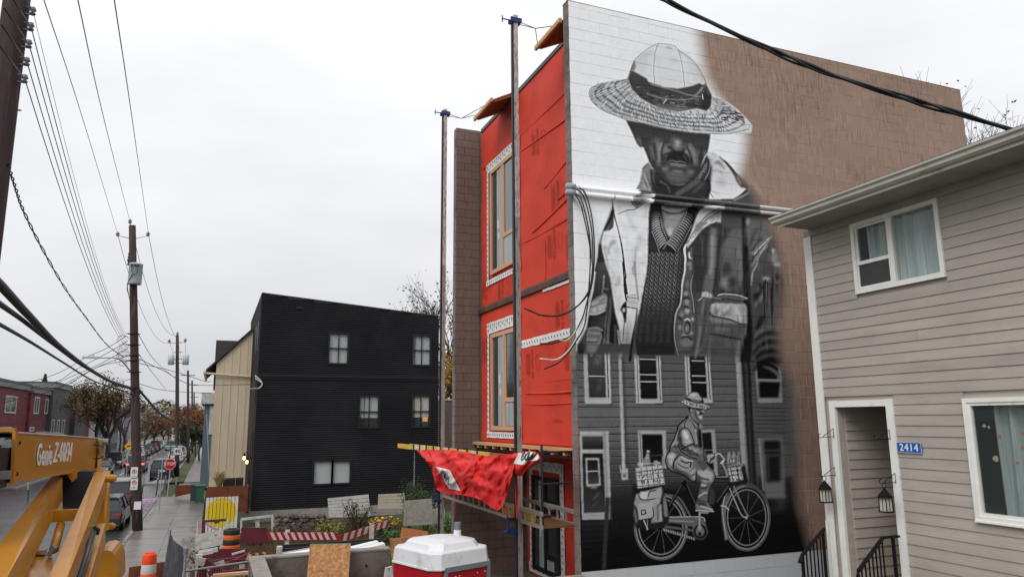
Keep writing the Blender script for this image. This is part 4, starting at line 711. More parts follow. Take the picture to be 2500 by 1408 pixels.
def block_material(name, painted, base=(.335, .228, .177), base2=(.135, .088, .07), joint=False, dark=1.0, axis='x', x0=BX0, z1=BZ1):
    m = bpy.data.materials.new(name); m.use_nodes = True; nt = m.node_tree; N = nt.nodes; L = nt.links; b = N['Principled BSDF']; b.inputs['Roughness'].default_value = .9; b.inputs['Specular IOR Level'].default_value = .12
    g = N.new('ShaderNodeNewGeometry'); sp = N.new('ShaderNodeSeparateXYZ'); L.new(g.outputs['Position'], sp.inputs[0])
    def mth(op, a, c=None, d=None):
        n = N.new('ShaderNodeMath'); n.operation = op
        for i, q in enumerate((a, c, d)):
            if q is None: continue
            if isinstance(q, (int, float)): n.inputs[i].default_value = q
            else: L.new(q, n.inputs[i])
        return n.outputs[0]
    row = mth('FLOOR', mth('MULTIPLY', mth('SUBTRACT', z1 - .1, sp.outputs[2]), 5)); par = mth('MULTIPLY', mth('MODULO', mth('ADD', row, 100), 2), .5)
    cx = mth('FLOOR', mth('ADD', mth('MULTIPLY', mth('SUBTRACT', sp.outputs[0], x0), 2.5), par))
    cb = N.new('ShaderNodeCombineXYZ'); L.new(row, cb.inputs[0]); L.new(cx, cb.inputs[1]); wn = N.new('ShaderNodeTexWhiteNoise'); L.new(cb.outputs[0], wn.inputs[0])
    mp = N.new('ShaderNodeMapping'); mp.inputs['Scale'].default_value = (16, 16, 1.6); L.new(g.outputs['Position'], mp.inputs[0])
    st = N.new('ShaderNodeTexNoise'); st.inputs['Scale'].default_value = 1.6; st.inputs['Detail'].default_value = 5; st.inputs['Roughness'].default_value = .7; L.new(mp.outputs[0], st.inputs[0])
    lg = N.new('ShaderNodeTexNoise'); lg.inputs['Scale'].default_value = .5; lg.inputs['Detail'].default_value = 4; L.new(g.outputs['Position'], lg.inputs[0])
    s1 = N.new('ShaderNodeMapRange'); s1.inputs[1].default_value = .42; s1.inputs[2].default_value = .68; L.new(mth('ADD', mth('MULTIPLY', st.outputs[0], .75), mth('ADD', mth('MULTIPLY', lg.outputs[0], .3), mth('MULTIPLY', wn.outputs[0], .10))), s1.inputs[0]); s1.inputs[1].default_value = .56; s1.inputs[2].default_value = .80
    mx = N.new('ShaderNodeMix'); mx.data_type = 'RGBA'; L.new(s1.outputs[0], mx.inputs[0]); mx.inputs[6].default_value = (*[c * dark for c in base], 1); mx.inputs[7].default_value = (*[c * dark for c in base2], 1)
    v = N.new('ShaderNodeVectorMath'); v.operation = 'SCALE'; L.new(mx.outputs[2], v.inputs[0])
    fn = N.new('ShaderNodeTexNoise'); fn.inputs['Scale'].default_value = 45; fn.inputs['Detail'].default_value = 3; L.new(g.outputs['Position'], fn.inputs[0])
    L.new(mth('MULTIPLY', mth('ADD', mth('MULTIPLY', wn.outputs[0], .20), .90), mth('ADD', mth('MULTIPLY', fn.outputs[0], .5), .75)), v.inputs['Scale'])
    colr = v.outputs[0]
    if joint:
        j = N.new('ShaderNodeMix'); j.data_type = 'RGBA'; j.inputs[0].default_value = .0; colr_ = N.new('ShaderNodeRGB'); colr_.outputs[0].default_value = (.52 * dark, .42 * dark, .37 * dark, 1); colr = colr_.outputs[0]
    if painted:
        X0, X1, Z0, Z1 = MEXT
        u = mth('DIVIDE', mth('SUBTRACT', sp.outputs[0], X0), X1 - X0); w = mth('DIVIDE', mth('SUBTRACT', sp.outputs[2], Z0), Z1 - Z0); uv = N.new('ShaderNodeCombineXYZ'); L.new(u, uv.inputs[0]); L.new(w, uv.inputs[1])
        im = N.new('ShaderNodeTexImage'); im.image = MIMG; im.extension = 'EXTEND'; L.new(uv.outputs[0], im.inputs[0])
        inside = mth('MULTIPLY', mth('LESS_THAN', sp.outputs[0], X1 - .03), mth('LESS_THAN', sp.outputs[1], MWY + .04)); inside = mth('MULTIPLY', inside, mth('LESS_THAN', sp.outputs[1], MWY + .03))
        low = mth('LESS_THAN', sp.outputs[2], 2.565)
        a1 = mth('MULTIPLY', im.outputs[1], inside); rg = N.new('ShaderNodeMapRange'); rg.inputs[1].default_value = .08; rg.inputs[2].default_value = .92; L.new(mth('ADD', a1, mth('MULTIPLY', mth('SUBTRACT', st.outputs[0], .5), .18)), rg.inputs[0])
        pm = N.new('ShaderNodeMix'); pm.data_type = 'RGBA'; L.new(rg.outputs[0], pm.inputs[0]); L.new(colr, pm.inputs[6])
        sc = N.new('ShaderNodeVectorMath'); sc.operation = 'SCALE'; L.new(im.outputs[0], sc.inputs[0]); sc.inputs['Scale'].default_value = .97 if joint else 1.0; L.new(sc.outputs[0], pm.inputs[7])
        lw = N.new('ShaderNodeMix'); lw.data_type = 'RGBA'; L.new(mth('MULTIPLY', low, mth('LESS_THAN', sp.outputs[1], MWY + .03)), lw.inputs[0]); L.new(pm.outputs[2], lw.inputs[6]); lw.inputs[7].default_value = (.5, .52, .55, 1); colr = lw.outputs[2]
    L.new(colr, b.inputs['Base Color'])
    nb = N.new('ShaderNodeBump'); nb.inputs['Strength'].default_value = .5; nb.inputs['Distance'].default_value = .006; L.new(fn.outputs[0], nb.inputs['Height']); L.new(nb.outputs[0], b.inputs['Normal'])
    return m
m_block = block_material('painted_block', True); m_mortar = block_material('painted_mortar', True, joint=True)
wall = thing('party_wall', 'tall brown concrete block wall with the black and white mural of a man in a straw hat', 'wall', (5.2, 10.3, 1.2))
core = MB(); core.box(5.222, MWY + .004, .9, 14.81, MWY + .188, BZ1 - .012); core.build('mortar', m_mortar, wall)
# blocks, cut where the wall ends; course 0 is the thin coping
cells = []
z = BZ1; first_c = True; row = 0
X_END = 14.82
while z > 1.0:
    h = .1 if first_c else .2; x = BX0 - (.2 if row % 2 else 0)
    while x < X_END - .01:
        a, b_ = max(x, BX0), min(x + .4, X_END)
        cells.append((a, b_, z - h, z)); x += .4
    z -= h; row += 1 if not first_c else 0; first_c = False
def vis(c):
    cx, cz = (c[0] + c[1]) / 2, (c[2] + c[3]) / 2
    d = Vector((cx, MWY, cz - EYE)); z_ = d.dot(CF); px = 1250 + FPX * d.dot(CR) / z_; py = 704 - FPX * d.dot(CU) / z_
    if not (1380 < px < 2500 and -30 < py < 1420): return -1
    if px > 1960 and py > 345 + (2500 - px) * .34: return -1
    return FPX * FPX * (c[1] - c[0]) * (c[3] - c[2]) / (z_ * z_) * (MWY / d.length)
sc_ = sorted(range(len(cells)), key=lambda i: -vis(cells[i])); big = [i for i in sc_[:300] if abs(cells[i][1] - cells[i][0] - .4) < .01]
bb = MB(); bb.box(.003, 0, .003, .397, .05, .197); proto = None
rb = random.Random(9)
for i in big:
    a, b_, z0, z1 = cells[i]
    if abs(z1 - z0 - .2) > .01: continue
    if proto is None: proto = bb.build('block', m_block, wall, org=(0, 0, 0)); o = proto
    else: o = inst(proto, (0, 0, 0), wall)
    o.location = Vector((a, MWY + rb.uniform(-.0015, .0015), z0)) - wloc(wall)
bs = set(big); rest = MB()
for i, (a, b_, z0, z1) in enumerate(cells):
    if i in bs: continue
    y = MWY + rb.uniform(-.0015, .0015); g_ = .005 if a > 8.4 else .003; rest.box(a + (g_ if a > BX0 else 0), y, z0 + g_, b_ - g_, y + .05, z1 - g_)
rest.build('block_coursework', m_block, wall)['kind'] = 'stuff'
end = MB()
z = BZ1; k = 0
while z > 1.0:
    h = .1 if k == 0 else .2; end.box(5.20, MWY + .002, z - h + .003, 5.23, MWY + .192, z - .003); z -= h; k += 1
m_bend = M('grey_block_end', (.20, .165, .15), .85, .2, 8, col2=(.12, .10, .09), bump=.3); end.build('block_end', m_bend, wall)['kind'] = 'stuff'
cp_ = MB(); cp_.box(5.19, MWY - .004, BZ1 - .001, X_END, MWY + .196, BZ1 + .006); cp_.build('coping', M('coping_block', (.27, .17, .13), .8, .2, 3), wall)
# ================================================================ conduits and loose cables
m_galv = M('galvanised', (.48, .49, .5), .4, .12, 6, metal=.6); m_blkc = M('black_cable', (.012, .012, .014), .45, .2, 3); m_whc = M('white_cable', (.6, .58, .52), .5, .1, 3); m_pvc = M('grey_plastic', (.30, .32, .36), .5, .1, 3)
cmat = bpy.data.materials.new('painted_conduit'); cmat.use_nodes = True
def conduit_mat():
    nt = cmat.node_tree; N = nt.nodes; L = nt.links; b = N['Principled BSDF']; b.inputs['Roughness'].default_value = .45
    g = N.new('ShaderNodeNewGeometry'); sp = N.new('ShaderNodeSeparateXYZ'); L.new(g.outputs['Position'], sp.inputs[0]); X0, X1, Z0, Z1 = MEXT
    cb = N.new('ShaderNodeCombineXYZ')
    for i, (o_, a, c) in enumerate(((0, X0, X1), (2, Z0, Z1))):
        m = N.new('ShaderNodeMapRange'); m.inputs[1].default_value = a; m.inputs[2].default_value = c; L.new(sp.outputs[o_], m.inputs[0]); L.new(m.outputs[0], cb.inputs[i])
    im = N.new('ShaderNodeTexImage'); im.image = MIMG; im.extension = 'EXTEND'; L.new(cb.outputs[0], im.inputs[0])
    lt = N.new('ShaderNodeMath'); lt.operation = 'LESS_THAN'; lt.inputs[1].default_value = 8.95; L.new(sp.outputs[0], lt.inputs[0])
    mx = N.new('ShaderNodeMix'); mx.data_type = 'RGBA'; L.new(lt.outputs[0], mx.inputs[0]); mx.inputs[6].default_value = (.55, .55, .56, 1); L.new(im.outputs[0], mx.inputs[7]); L.new(mx.outputs[2], b.inputs['Base Color'])
conduit_mat()
for k, (y0, y1, lab) in enumerate(((456, 518.5, 'upper of two long pipes running across the mural'), (470.5, 531, 'lower of two long pipes running across the mural'))):
    a = at(1396, y0, 10.13); b_ = at(1975, y1, 10.13); b_ = b_ + (b_ - a).normalized() * 3.5
    t = thing('conduit_pipe', lab, 'pipe', a, 'pipes crossing the mural')
    p = MB(); p.tube([a, b_], .036, 14); p.build('pipe', cmat, t, True)
    for f_ in (.0, .24, .62, 1.15, 1.7):
        c = a.lerp(at(1975, y1, 10.13), f_) if f_ <= 1 else a + (b_ - a) * .6; q = MB(); d = (b_ - a).normalized(); q.tube([c + d * .03, c + d * .12], .044, 14); q.build('coupling', cmat, t, True)
    q = MB(); d = (b_ - a).normalized(); q.tube([a - d * .10, a - d * .02, a + d * .06], [.05, .062, .05], 14); q.build('pipe_end', m_pvc, t, True)
cabs = [([(1402, 455), (1428, 470), (1445, 530), (1451, 600), (1450, 650), (1442, 705), (1412, 745), (1370, 768), (1325, 770), (1280, 752)], 'b', .012), ([(1402, 458), (1424, 478), (1441, 540), (1447, 600), (1446, 660), (1436, 712), (1404, 752), (1362, 771), (1312, 768)], 'b', .012),
        ([(1400, 470), (1420, 490), (1437, 560), (1441, 640), (1436, 720), (1428, 790), (1408, 830), (1370, 880), (1329, 900)], 'b', .012), ([(1400, 472), (1418, 500), (1440, 600), (1447, 680), (1432, 740), (1420, 780), (1396, 818), (1350, 838), (1318, 838)], 'b', .011),
        ([(1398, 474), (1424, 500), (1444, 600), (1444, 700), (1424, 770), (1406, 806), (1384, 830), (1367, 830)], 'w', .010), ([(1398, 476), (1428, 520), (1446, 640), (1440, 730), (1420, 790), (1398, 842), (1362, 876), (1318, 875)], 'w', .010)]
for i, (pp, kd, r_) in enumerate(cabs):
    n = len(pp); pts = [at(x, y, np.interp(k / (n - 1), [0, .2, .6, 1], [10.13, 10.02, 9.9, 9.85])) for k, (x, y) in enumerate(pp)]
    P = smooth(np.array([tuple(p) for p in pts]), False, 4); q = MB(); q.tube([tuple(v) for v in P], r_, 6)
    single(q, 'loose_cable', m_blkc if kd == 'b' else m_whc, ['black cable looping highest to a free end by the red wall', 'second black cable looping from the upper pipe end', 'black cable hanging lowest with its cut end pointing left', 'thinner black cable ending over the white tape', 'short white cable hanging from the pipe ends', 'longest white cable curving below the tape'][i], 'cable', group='cables hanging from the pipe ends', smooth=True)
# ================================================================ red wrapped building
FX, YF0, YF1, ZT = 5.82, 10.42, 16.30, 11.94
m_wrap = M('red_house_wrap', (.60, .047, .022), .7, .09, 1.2, col2=(.44, .032, .016), c2lo=.52, c2hi=.75, c2scale=1.1, bump=.35, bscale=3.2)
m_dkmetal = M('dark_flashing', (.06, .065, .075), .5, .2, 3); m_rust = M('primed_steel', (.085, .045, .038), .6, .3, 3, col2=(.12, .05, .03), c2scale=3); m_osb = M('osb_board', (.32, .15, .06), .75, .25, 14, col2=(.46, .24, .10), c2lo=.45, c2hi=.6, c2scale=22, stretch=(1, 1, 1)); m_lumber = M('sawn_lumber', (.55, .33, .16), .7, .18, 5, stretch=(1, .2, 1))
m_tape = M('white_tape', (.72, .71, .70), .45, .06, 4); m_ink = M('black_ink', (.02, .018, .02), .6, .1, 4); m_inkr = M('print_on_wrap', (.40, .045, .023), .65, .2, 6)
m_oak = M('window_timber', (.55, .33, .20), .5, .1, 3, stretch=(4, 4, .6)); m_dkglass = M('dark_glass', (.035, .042, .045), .05, .3, .8, coat=.5, spec=.9); m_film = M('protective_film', (.33, .37, .37), .3, .2, 2, stretch=(6, 6, .8)); m_blkframe = M('black_frame', (.014, .014, .016), .4, .1, 3); m_int = M('room_dark', (.02, .02, .02), .9, .1, 2)
bld = thing('row_house', 'three storey row house under construction wrapped in red membrane', 'building', (FX, 13.4, 1.3))
def zq(y0, z0, y1, z1, x=FX, off=0, ripple=0, seed=0): # sheet on the street front
    q = MB(); r = random.Random(seed); ph = r.uniform(0, 6)
    q.grid(lambda u, v: (x - off - ripple * (math.sin(u * 9 + v * 5 + ph) + math.sin(u * 23 - v * 14 + ph * 2) * .5) * (1 - abs(2 * v - 1) ** 4), y0 + (y1 - y0) * u, z0 + (z1 - z0) * v), 24, 14); return q
body = MB(); body.box(FX + .012, YF0, 4.22, 15, YF1, ZT); body.box(6.962, YF0, 1.3, 15, YF1, 4.22); body.build('structure_box', m_wrap, bld)
for i, (z0, z1) in enumerate(((4.34, 5.55), (5.5, 7.32), (7.40, 8.5), (8.44, 10.1), (10.02, ZT))):
    zq(YF0 + .0, z0, YF1 + .002, z1, off=.004 + .004 * (i % 2), ripple=.008, seed=i).build('wrap_sheet', m_wrap, bld, True)
zq(YF0, 1.4, YF1, 4.1, x=6.95, off=.002, ripple=.005, seed=9).build('wrap_sheet', m_wrap, bld, True)
for (y0, z0, y1, z1, w) in ((10.6, 9.0, 13.2, 8.55, .02), (10.5, 8.45, 13.6, 8.44, .012), (13.6, 5.32, 10.5, 5.3, .02), (11, 9.7, 12.6, 9.3, .02), (10.5, 10.9, 16.2, 10.88, .012), (12.6, 8.4, 12.61, 7.45, .012), (10.5, 10.3, 15, 10.6, .016), (13.9, 5.12, 10.5, 5.1, .012), (11, 9.1, 12, 8.9, .02)):
    q = MB(); q.tube(sag((FX - .008, y0, z0), (FX - .008, y1, z1), .03, 8), w, 5); q.build('wrinkle', m_wrap, bld, True)
q = MB(); q.box(FX - .03, YF0, ZT - .06, FX + .3, YF1, ZT + .03); q.build('roof_edge', m_dkmetal, bld)
q = MB(); q.prism([(FX - .06, YF0, 7.30), (FX - .06, YF0, 7.40), (FX - .008, YF0, 7.46), (FX - .008, YF0, 7.28)], (0, YF1 + .12 - YF0, 0)); q.build('steel_angle', m_rust, bld)
# nailer and joist ends under the upper storeys
q = MB(); q.box(FX - .17, YF0 - .0, 4.25, FX - .03, 16.6, 4.31); q.build('ledger_board', m_lumber, bld)
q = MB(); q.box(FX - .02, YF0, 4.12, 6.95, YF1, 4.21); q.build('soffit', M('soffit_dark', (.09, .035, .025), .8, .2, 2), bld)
jp = None
for k in range(12):
    y = 10.65 + k * .5
    if jp is None: q = MB(); q.box(-.13, -.02, -.065, .0, .02, .0); jp = q.build('joist_end', m_lumber, bld, org=(0, 0, 0)); o = jp
    else: o = inst(jp, (0, 0, 0), bld)
    o.location = Vector((FX - .035, y, 4.249)) - wloc(bld)
# printed letters on the membrane
for (y, z, s, up_) in ((11.0, 6.6, .20, 1), (11.9, 6.7, .13, 1), (11.55, 5.9, .16, 1), (13.3, 5.9, .14, 1), (11.2, 8.7, .16, 1), (12.0, 9.0, .14, 1), (12.2, 8.1, .14, 1), (15.98, 7.9, .15, 1), (15.95, 6.4, .14, 1), (10.9, 10.2, .15, 1), (14.9, 7.66, .14, 1), (11.4, 7.9, .13, 1), (12.9, 10.4, .14, 1)):
    text_mb('SHIELD SA', s, (FX - .021, y, z), (0, 0, -1), (0, -1, 0), .002, .8).build('printed_lettering', m_inkr, bld)['kind'] = 'stuff'
    q = MB(); r = random.Random(int(y * 10))
    for k in range(5): yy = y + .13 + k * .035; q.bar((FX - .021, yy, z - .28 + r.uniform(0, .08)), (FX - .021, yy, z + .28 - r.uniform(0, .1)), .004, .01)
    for k in range(9): a = k * .7; q.bar((FX - .021, y - .28 + .11 * math.cos(a) * (1 + .3 * math.sin(3 * a)), z + .15 * math.sin(a)), (FX - .021, y - .28 + .11 * math.cos(a + .7) * (1 + .3 * math.sin(3 * a + 2.1)), z + .15 * math.sin(a + .7)), .003, .006)
    q.build('printed_outline', m_inkr, bld)['kind'] = 'stuff'
text_mb('S SHIELD SA', .07, (FX - .021, 12.2, 4.78), (0, -1, 0), (0, 0, 1), .002).build('printed_lettering', m_inkr, bld)['kind'] = 'stuff'
def tapeband(p0, p1, w, x, parent, dots=True, wavy=.0):
    """white flashing tape with a row of black dashes"""
    a = Vector((x, p0[0], p0[1])); b_ = Vector((x, p1[0], p1[1])); d = (b_ - a); n = max(2, int(d.length / .12)); u = d.normalized(); s = Vector((0, -u.z, u.y)) * (w / 2)
    q = MB(); r = random.Random(int(p0[0] * 99 + p1[1] * 7)); L_ = [a + d * (i / n) - s * (1 + r.uniform(-wavy, wavy)) for i in range(n + 1)]; R_ = [a + d * (i / n) + s * (1 + r.uniform(-wavy, wavy)) for i in range(n + 1)]
    q.add(L_ + R_, [(i, i + 1, n + 2 + i, n + 1 + i) for i in range(n)]); q.add([p + Vector((-.004, 0, 0)) for p in L_ + R_], [(i, i + 1, n + 2 + i, n + 1 + i) for i in range(n)])
    t = q.build('tape', m_tape, parent)
    if dots:
        q = MB(); k = .06; row = 0
        while k < d.length:
            c = a + u * k + Vector((-.007, 0, 0)) + s * (.25 if row % 2 else -.25) * (1 if w > .16 else 0); e = Vector((0, .6, .8)) * .028
            q.bar(c - e, c + e, .023, .003); k += .13; row += 1
        q.build('tape_mark', m_ink, t)['kind'] = 'stuff'
def tape_frame(y0, y1, z0, z1, x, parent, w=.13):
    for a_, b_ in (((y0 + w / 2, z0), (y0 + w / 2, z1)), ((y1 - w / 2, z0), (y1 - w / 2, z1))): tapeband(a_, b_, w, x, parent, True, .08)
    for zz in (z0 + w / 2, z1 - w / 2): tapeband((y0 - .02, zz), (y1 + .03, zz), w * 1.1, x - .006, parent, True, .08)
def casement(y0, y1, z0, z1, x, parent, mat, split=.5, low=.72, film=True, sill=True):
    w = thing_part('window', parent)
    q = MB(); q.box(x - .045, y0, z0, x + .05, y0 + .09, z1); q.box(x - .045, y1 - .09, z0, x + .05, y1, z1); q.box(x - .045, y0 + .09, z1 - .09, x + .05, y1 - .09, z1); q.box(x - .045, y0 + .09, z0, x + .05, y1 - .09, z0 + .09)
    ym = y0 + (y1 - y0) * split; q.box(x - .042, ym - .05, z0 + .09, x + .045, ym + .05, z1 - .09); zm = z0 + (z1 - z0) * .30
    q.box(x - .038, y0 + .09, zm - .045, x + .045, ym - .05, zm + .045)
    q.box(x - .03, y0 + .09, zm + .045, x + .02, y0 + .14, z1 - .09); q.box(x - .03, ym - .1, zm + .045, x + .02, ym - .05, z1 - .09)
    q.build('window_frame', mat, w)
    q = MB(); q.box(x - .012, y0 + .09, z0 + .09, x + .0, ym - .05, z1 - .09); q.build('pane', m_dkglass, w); q = MB(); q.box(x - .012, ym + .05, z0 + .09, x, y1 - .09, z1 - .09); q.build('pane', m_dkglass, w)
    if film:
        q = MB(); q.box(x - .018, ym + .05, z0 + .1, x - .013, ym + .05 + (y1 - ym) * .42, z1 - .1); q.build('film_strip', m_film, w); q = MB(); q.box(x - .018, y0 + .3, z0 + .1, x - .013, ym - .06, zm - .05); q.build('film_strip', m_film, w)
        q = MB(); q.box(x - .022, ym + .25, z0 + 1.0, x - .019, ym + .32, z0 + 1.2); q.box(x - .022, ym + .22, z0 + .75, x - .019, ym + .28, z0 + .9); q.build('pane_sticker', m_tape, w)
    return w
def thing_part(name, parent):
    o = bpy.data.objects.new(name, None); COL.objects.link(o); o.parent = parent; return o
casement(13.95, 15.58, 8.1, 10.62, FX - .02, bld, m_oak, .52); casement(13.95, 15.55, 4.58, 6.72, FX - .02, bld, m_oak, .5)
tape_frame(13.82, 15.87, 7.90, 10.86, FX - .026, bld, .11); tape_frame(13.86, 15.85, 4.42, 7.0, FX - .026, bld, .12); tapeband((13.86, 6.88), (15.86, 6.86), .22, FX - .03, bld, True, .05); tapeband((13.8, 10.74), (15.86, 10.74), .2, FX - .03, bld, True, .05)
tapeband((10.45, 6.33), (13.8, 6.32), .16, FX - .024, bld, True, .1); tapeband((10.7, 7.24), (12.7, 7.26), .05, FX - .03, bld, False, .3)
casement(14.5, 15.92, 2.78, 3.55, 6.93, bld, m_blkframe, .5, film=True); casement(14.5, 15.92, 1.5, 2.72, 6.93, bld, m_blkframe, .5, film=True)
tape_frame(14.3, 16.12, 1.42, 3.86, 6.93, bld, .19)
# ================================================================ brown block wall at the far side of the red building
m_fblk = block_material('brown_block', False, (.185, .135, .118), (.13, .092, .08), x0=5.22, z1=12.0, dark=1.0); m_fmor = M('brown_mortar', (.17, .125, .11), .85, .15, 5)
fw = thing('block_wing_wall', 'dark brown block wall standing at the far edge of the red building', 'wall', (5.3, 16.5, 1.3))
q = MB(); q.box(5.235, 16.485, 1.2, 15, 16.68, 12.0); q.build('mortar', m_fmor, fw)
fp = {}
z = 12.0; row = 0
while z > 1.3:
    h = .1 if row == 0 else .2; xmax = 6.95 if z < 4.25 else 5.815; x = 5.22 - (.2 if row % 2 else 0)
    while x < xmax:
        a, b_ = max(x, 5.22), min(x + .4, xmax); x += .4
        if b_ - a < .03: continue
        key = (round(b_ - a, 3), h)
        if key not in fp: q = MB(); q.box(.004, 0, .004, b_ - a - .004, .05, h - .004); fp[key] = q.build('block', m_fblk, fw, org=(0, 0, 0)); o = fp[key]
        else: o = inst(fp[key], (0, 0, 0), fw)
        o.location = Vector((a, 16.47 + rb.uniform(-.002, .002), z - h)) - wloc(fw)
    z -= h; row += 1
z = 12.0; row = 0; q = MB()
while z > 1.3: h = .1 if row == 0 else .2; q.box(5.205, 16.475, z - h + .004, 5.24, 16.675, z - .004); z -= h; row += 1
q.build('block_end', m_bend, fw)['kind'] = 'stuff'
q = MB(); q.box(5.2, 16.45, 1.2, 7.0, 16.469, 1.55); q.build('footing', M('footing', (.16, .12, .10), .8, .2, 3), fw)
# ================================================================ yard slab, foundation walls
m_fnd = M('foundation_concrete', (.15, .125, .11), .7, .2, 2.2, col2=(.085, .07, .062), c2lo=.5, c2hi=.62, c2scale=1.6, bump=.3, bscale=30); m_fndt = M('foundation_top', (.25, .225, .205), .75, .2, 4, col2=(.13, .12, .11), c2lo=.58, c2hi=.64, c2scale=12, bump=.3)  # wall tops take a paler copy of the concrete: their light put into colour
q = MB(); q.box(3.3, 10.4, .8, 6.96, 16.45, 1.36); struct(q, 'yard_slab', m_conc)
q = MB(); q.box(3.62, 10.0, .5, 5.2, 10.2, 2.53); q.box(5.2, 10.12, .5, 9.6, 10.198, 2.52)
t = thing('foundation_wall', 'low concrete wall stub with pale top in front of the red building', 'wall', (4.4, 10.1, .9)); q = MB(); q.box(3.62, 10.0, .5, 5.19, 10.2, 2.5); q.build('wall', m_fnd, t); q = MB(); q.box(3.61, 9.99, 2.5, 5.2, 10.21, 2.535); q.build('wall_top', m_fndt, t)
t = thing('concrete_box_wall', 'dark concrete foundation box with pale rim behind the leaning board', 'wall', (1.7, 12, 1.2))
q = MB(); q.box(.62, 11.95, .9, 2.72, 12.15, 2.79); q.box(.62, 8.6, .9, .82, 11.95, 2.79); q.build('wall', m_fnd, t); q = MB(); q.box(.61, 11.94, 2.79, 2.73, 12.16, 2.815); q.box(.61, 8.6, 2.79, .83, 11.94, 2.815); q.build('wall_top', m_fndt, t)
q = MB(); q.lathe((2.35, 11.948, 2.58), [(.018, -.01), (.018, .004)], 10, 'y'); q.build('tie_hole', m_int, t)
q = MB(); a, b_, c, d = at(757, 1328, 11.86), at(857, 1326, 11.86), at(850, 1420, 11.5), at(748, 1420, 11.5); q.prism([a, b_, c, d], (0, .018, .0)); t = thing('osb_sheet', 'brown particle board sheet leaning on the concrete box', 'board', c.lerp(d, .5)); q.build('sheet', m_osb, t)
q = MB(); q.bar(a + Vector((0, .009, .003)), b_ + Vector((0, .009, .003)), .02, .004); q.build('green_edge', M('green_sheet_edge', (.12, .3, .2), .6, .1, 3), t)
# ================================================================ pump jack scaffold
m_pole = M('scaffold_pole_steel', (.30, .27, .25), .5, .2, 3, col2=(.17, .09, .07), c2lo=.55, c2hi=.62, c2scale=5, c2stretch=(6, 6, 1.2)); m_dkp = M('scaffold_black', (.02, .02, .025), .5, .2, 3); m_blue = M('blue_bracket', (.012, .03, .15), .5, .3, 6); m_palep = M('pole_splice', (.46, .41, .39), .6, .2, 6, col2=(.25, .14, .11), c2scale=6, c2lo=.52, c2hi=.6, c2stretch=(8, 8, 1.5)); m_rope = M('grey_rope', (.05, .055, .09), .7, .1, 4)
for (px, pt, px2, Y, zb, lab, pm2, szz) in ((1256, 40, 1250, 11.45, 1.36, 'nearer tall scaffold pole with blue bracket at its top', m_palep, 1), (1086, 268, 1070, 15.85, 1.2, 'farther tall scaffold pole beside the black building', m_pole, 1)):
    top = at(px, pt, Y); X = top.x; t = thing('scaffold_pole', lab, 'pole', (X, Y, zb), 'scaffold poles in front of the red building')
    q = MB(); q.box(X - .03, Y - .045, zb, X + .05, Y + .045, 8.3); q.build('lower_pole', m_pole, t); q = MB(); q.box(X - .032, Y - .047, 8.3, X + .048, Y + .047, top.z); q.build('upper_pole', m_palep, t)
    q = MB(); q.box(X - .065, Y - .03, zb, X - .034, Y + .03, top.z - .1); q.build('rubber_face', m_dkp, t)
    q = MB(); z = top.z - .1; q.box(X - .10, Y - .07, z - .05, X + .12, Y - .048, z + .04); q.box(X - .10, Y + .048, z - .05, X + .12, Y + .07, z + .04); q.box(X + .05, Y - .048, z - .05, X + .11, Y + .048, z + .05); q.tube([(X - .24, Y, z), (X - .08, Y, z)], .012, 6); q.tube([(X - .24, Y, z - .06), (X - .24, Y, z + .06)], .012, 6); q.build('top_bracket', m_blue, t)
    t2 = thing('brace_rope', lab.replace('tall scaffold pole', 'pair of brace lines from the pole head').replace(' with blue bracket at its top', ' to the roof shelf'), 'rope', (X + .1, Y, top.z - .1), 'brace lines')
    k_ = Vector((X + .42, Y - .0, top.z - .16)); e1 = at(1368, 62, 10.7) if Y < 12 else at(1192, 253, 14.6); e2 = at(1313, 112, 11.5) if Y < 12 else at(1166, 280, 14.95)
    q = MB(); q.tube([(X + .11, Y, z), k_], .007, 5); q.tube([(X + .11, Y, z - .05), k_], .007, 5); q.tube([k_, e1], .008, 5); q.tube([k_, e2], .008, 5); q.build('line', m_rope, t2)
# roof shelves of plywood
for (y0, y1, lab) in ((10.45, 11.5, 'plywood roof shelf nearest the mural wall'), (13.86, 15.0, 'plywood roof shelf farther along the red building')):
    t = thing('roof_shelf', lab, 'shelf', (5.5, (y0 + y1) / 2, 11.75), 'plywood shelves along the roof edge'); zz = 11.60
    q = MB(); q.prism([(5.2, y0, zz), (5.2, y0, zz + .03), (5.95, y0, zz + .42), (5.95, y0, zz + .39)], (0, y1 - y0, 0)); q.build('deck', M('wet_plywood', (.19, .075, .033), .7, .25, 9, col2=(.30, .14, .06), c2scale=6), t)
    q = MB(); q.box(5.15, y0 - .01, zz - .02, 5.198, y1 + .01, zz + .06); q.build('edge_board', m_lumber, t)
    for yy in (y0 + .05, y1 - .05): q = MB(); q.bar((5.24, yy, zz + .02), (5.9, yy, zz + .34), .04, .05); q.build('bearer', m_lumber, t)
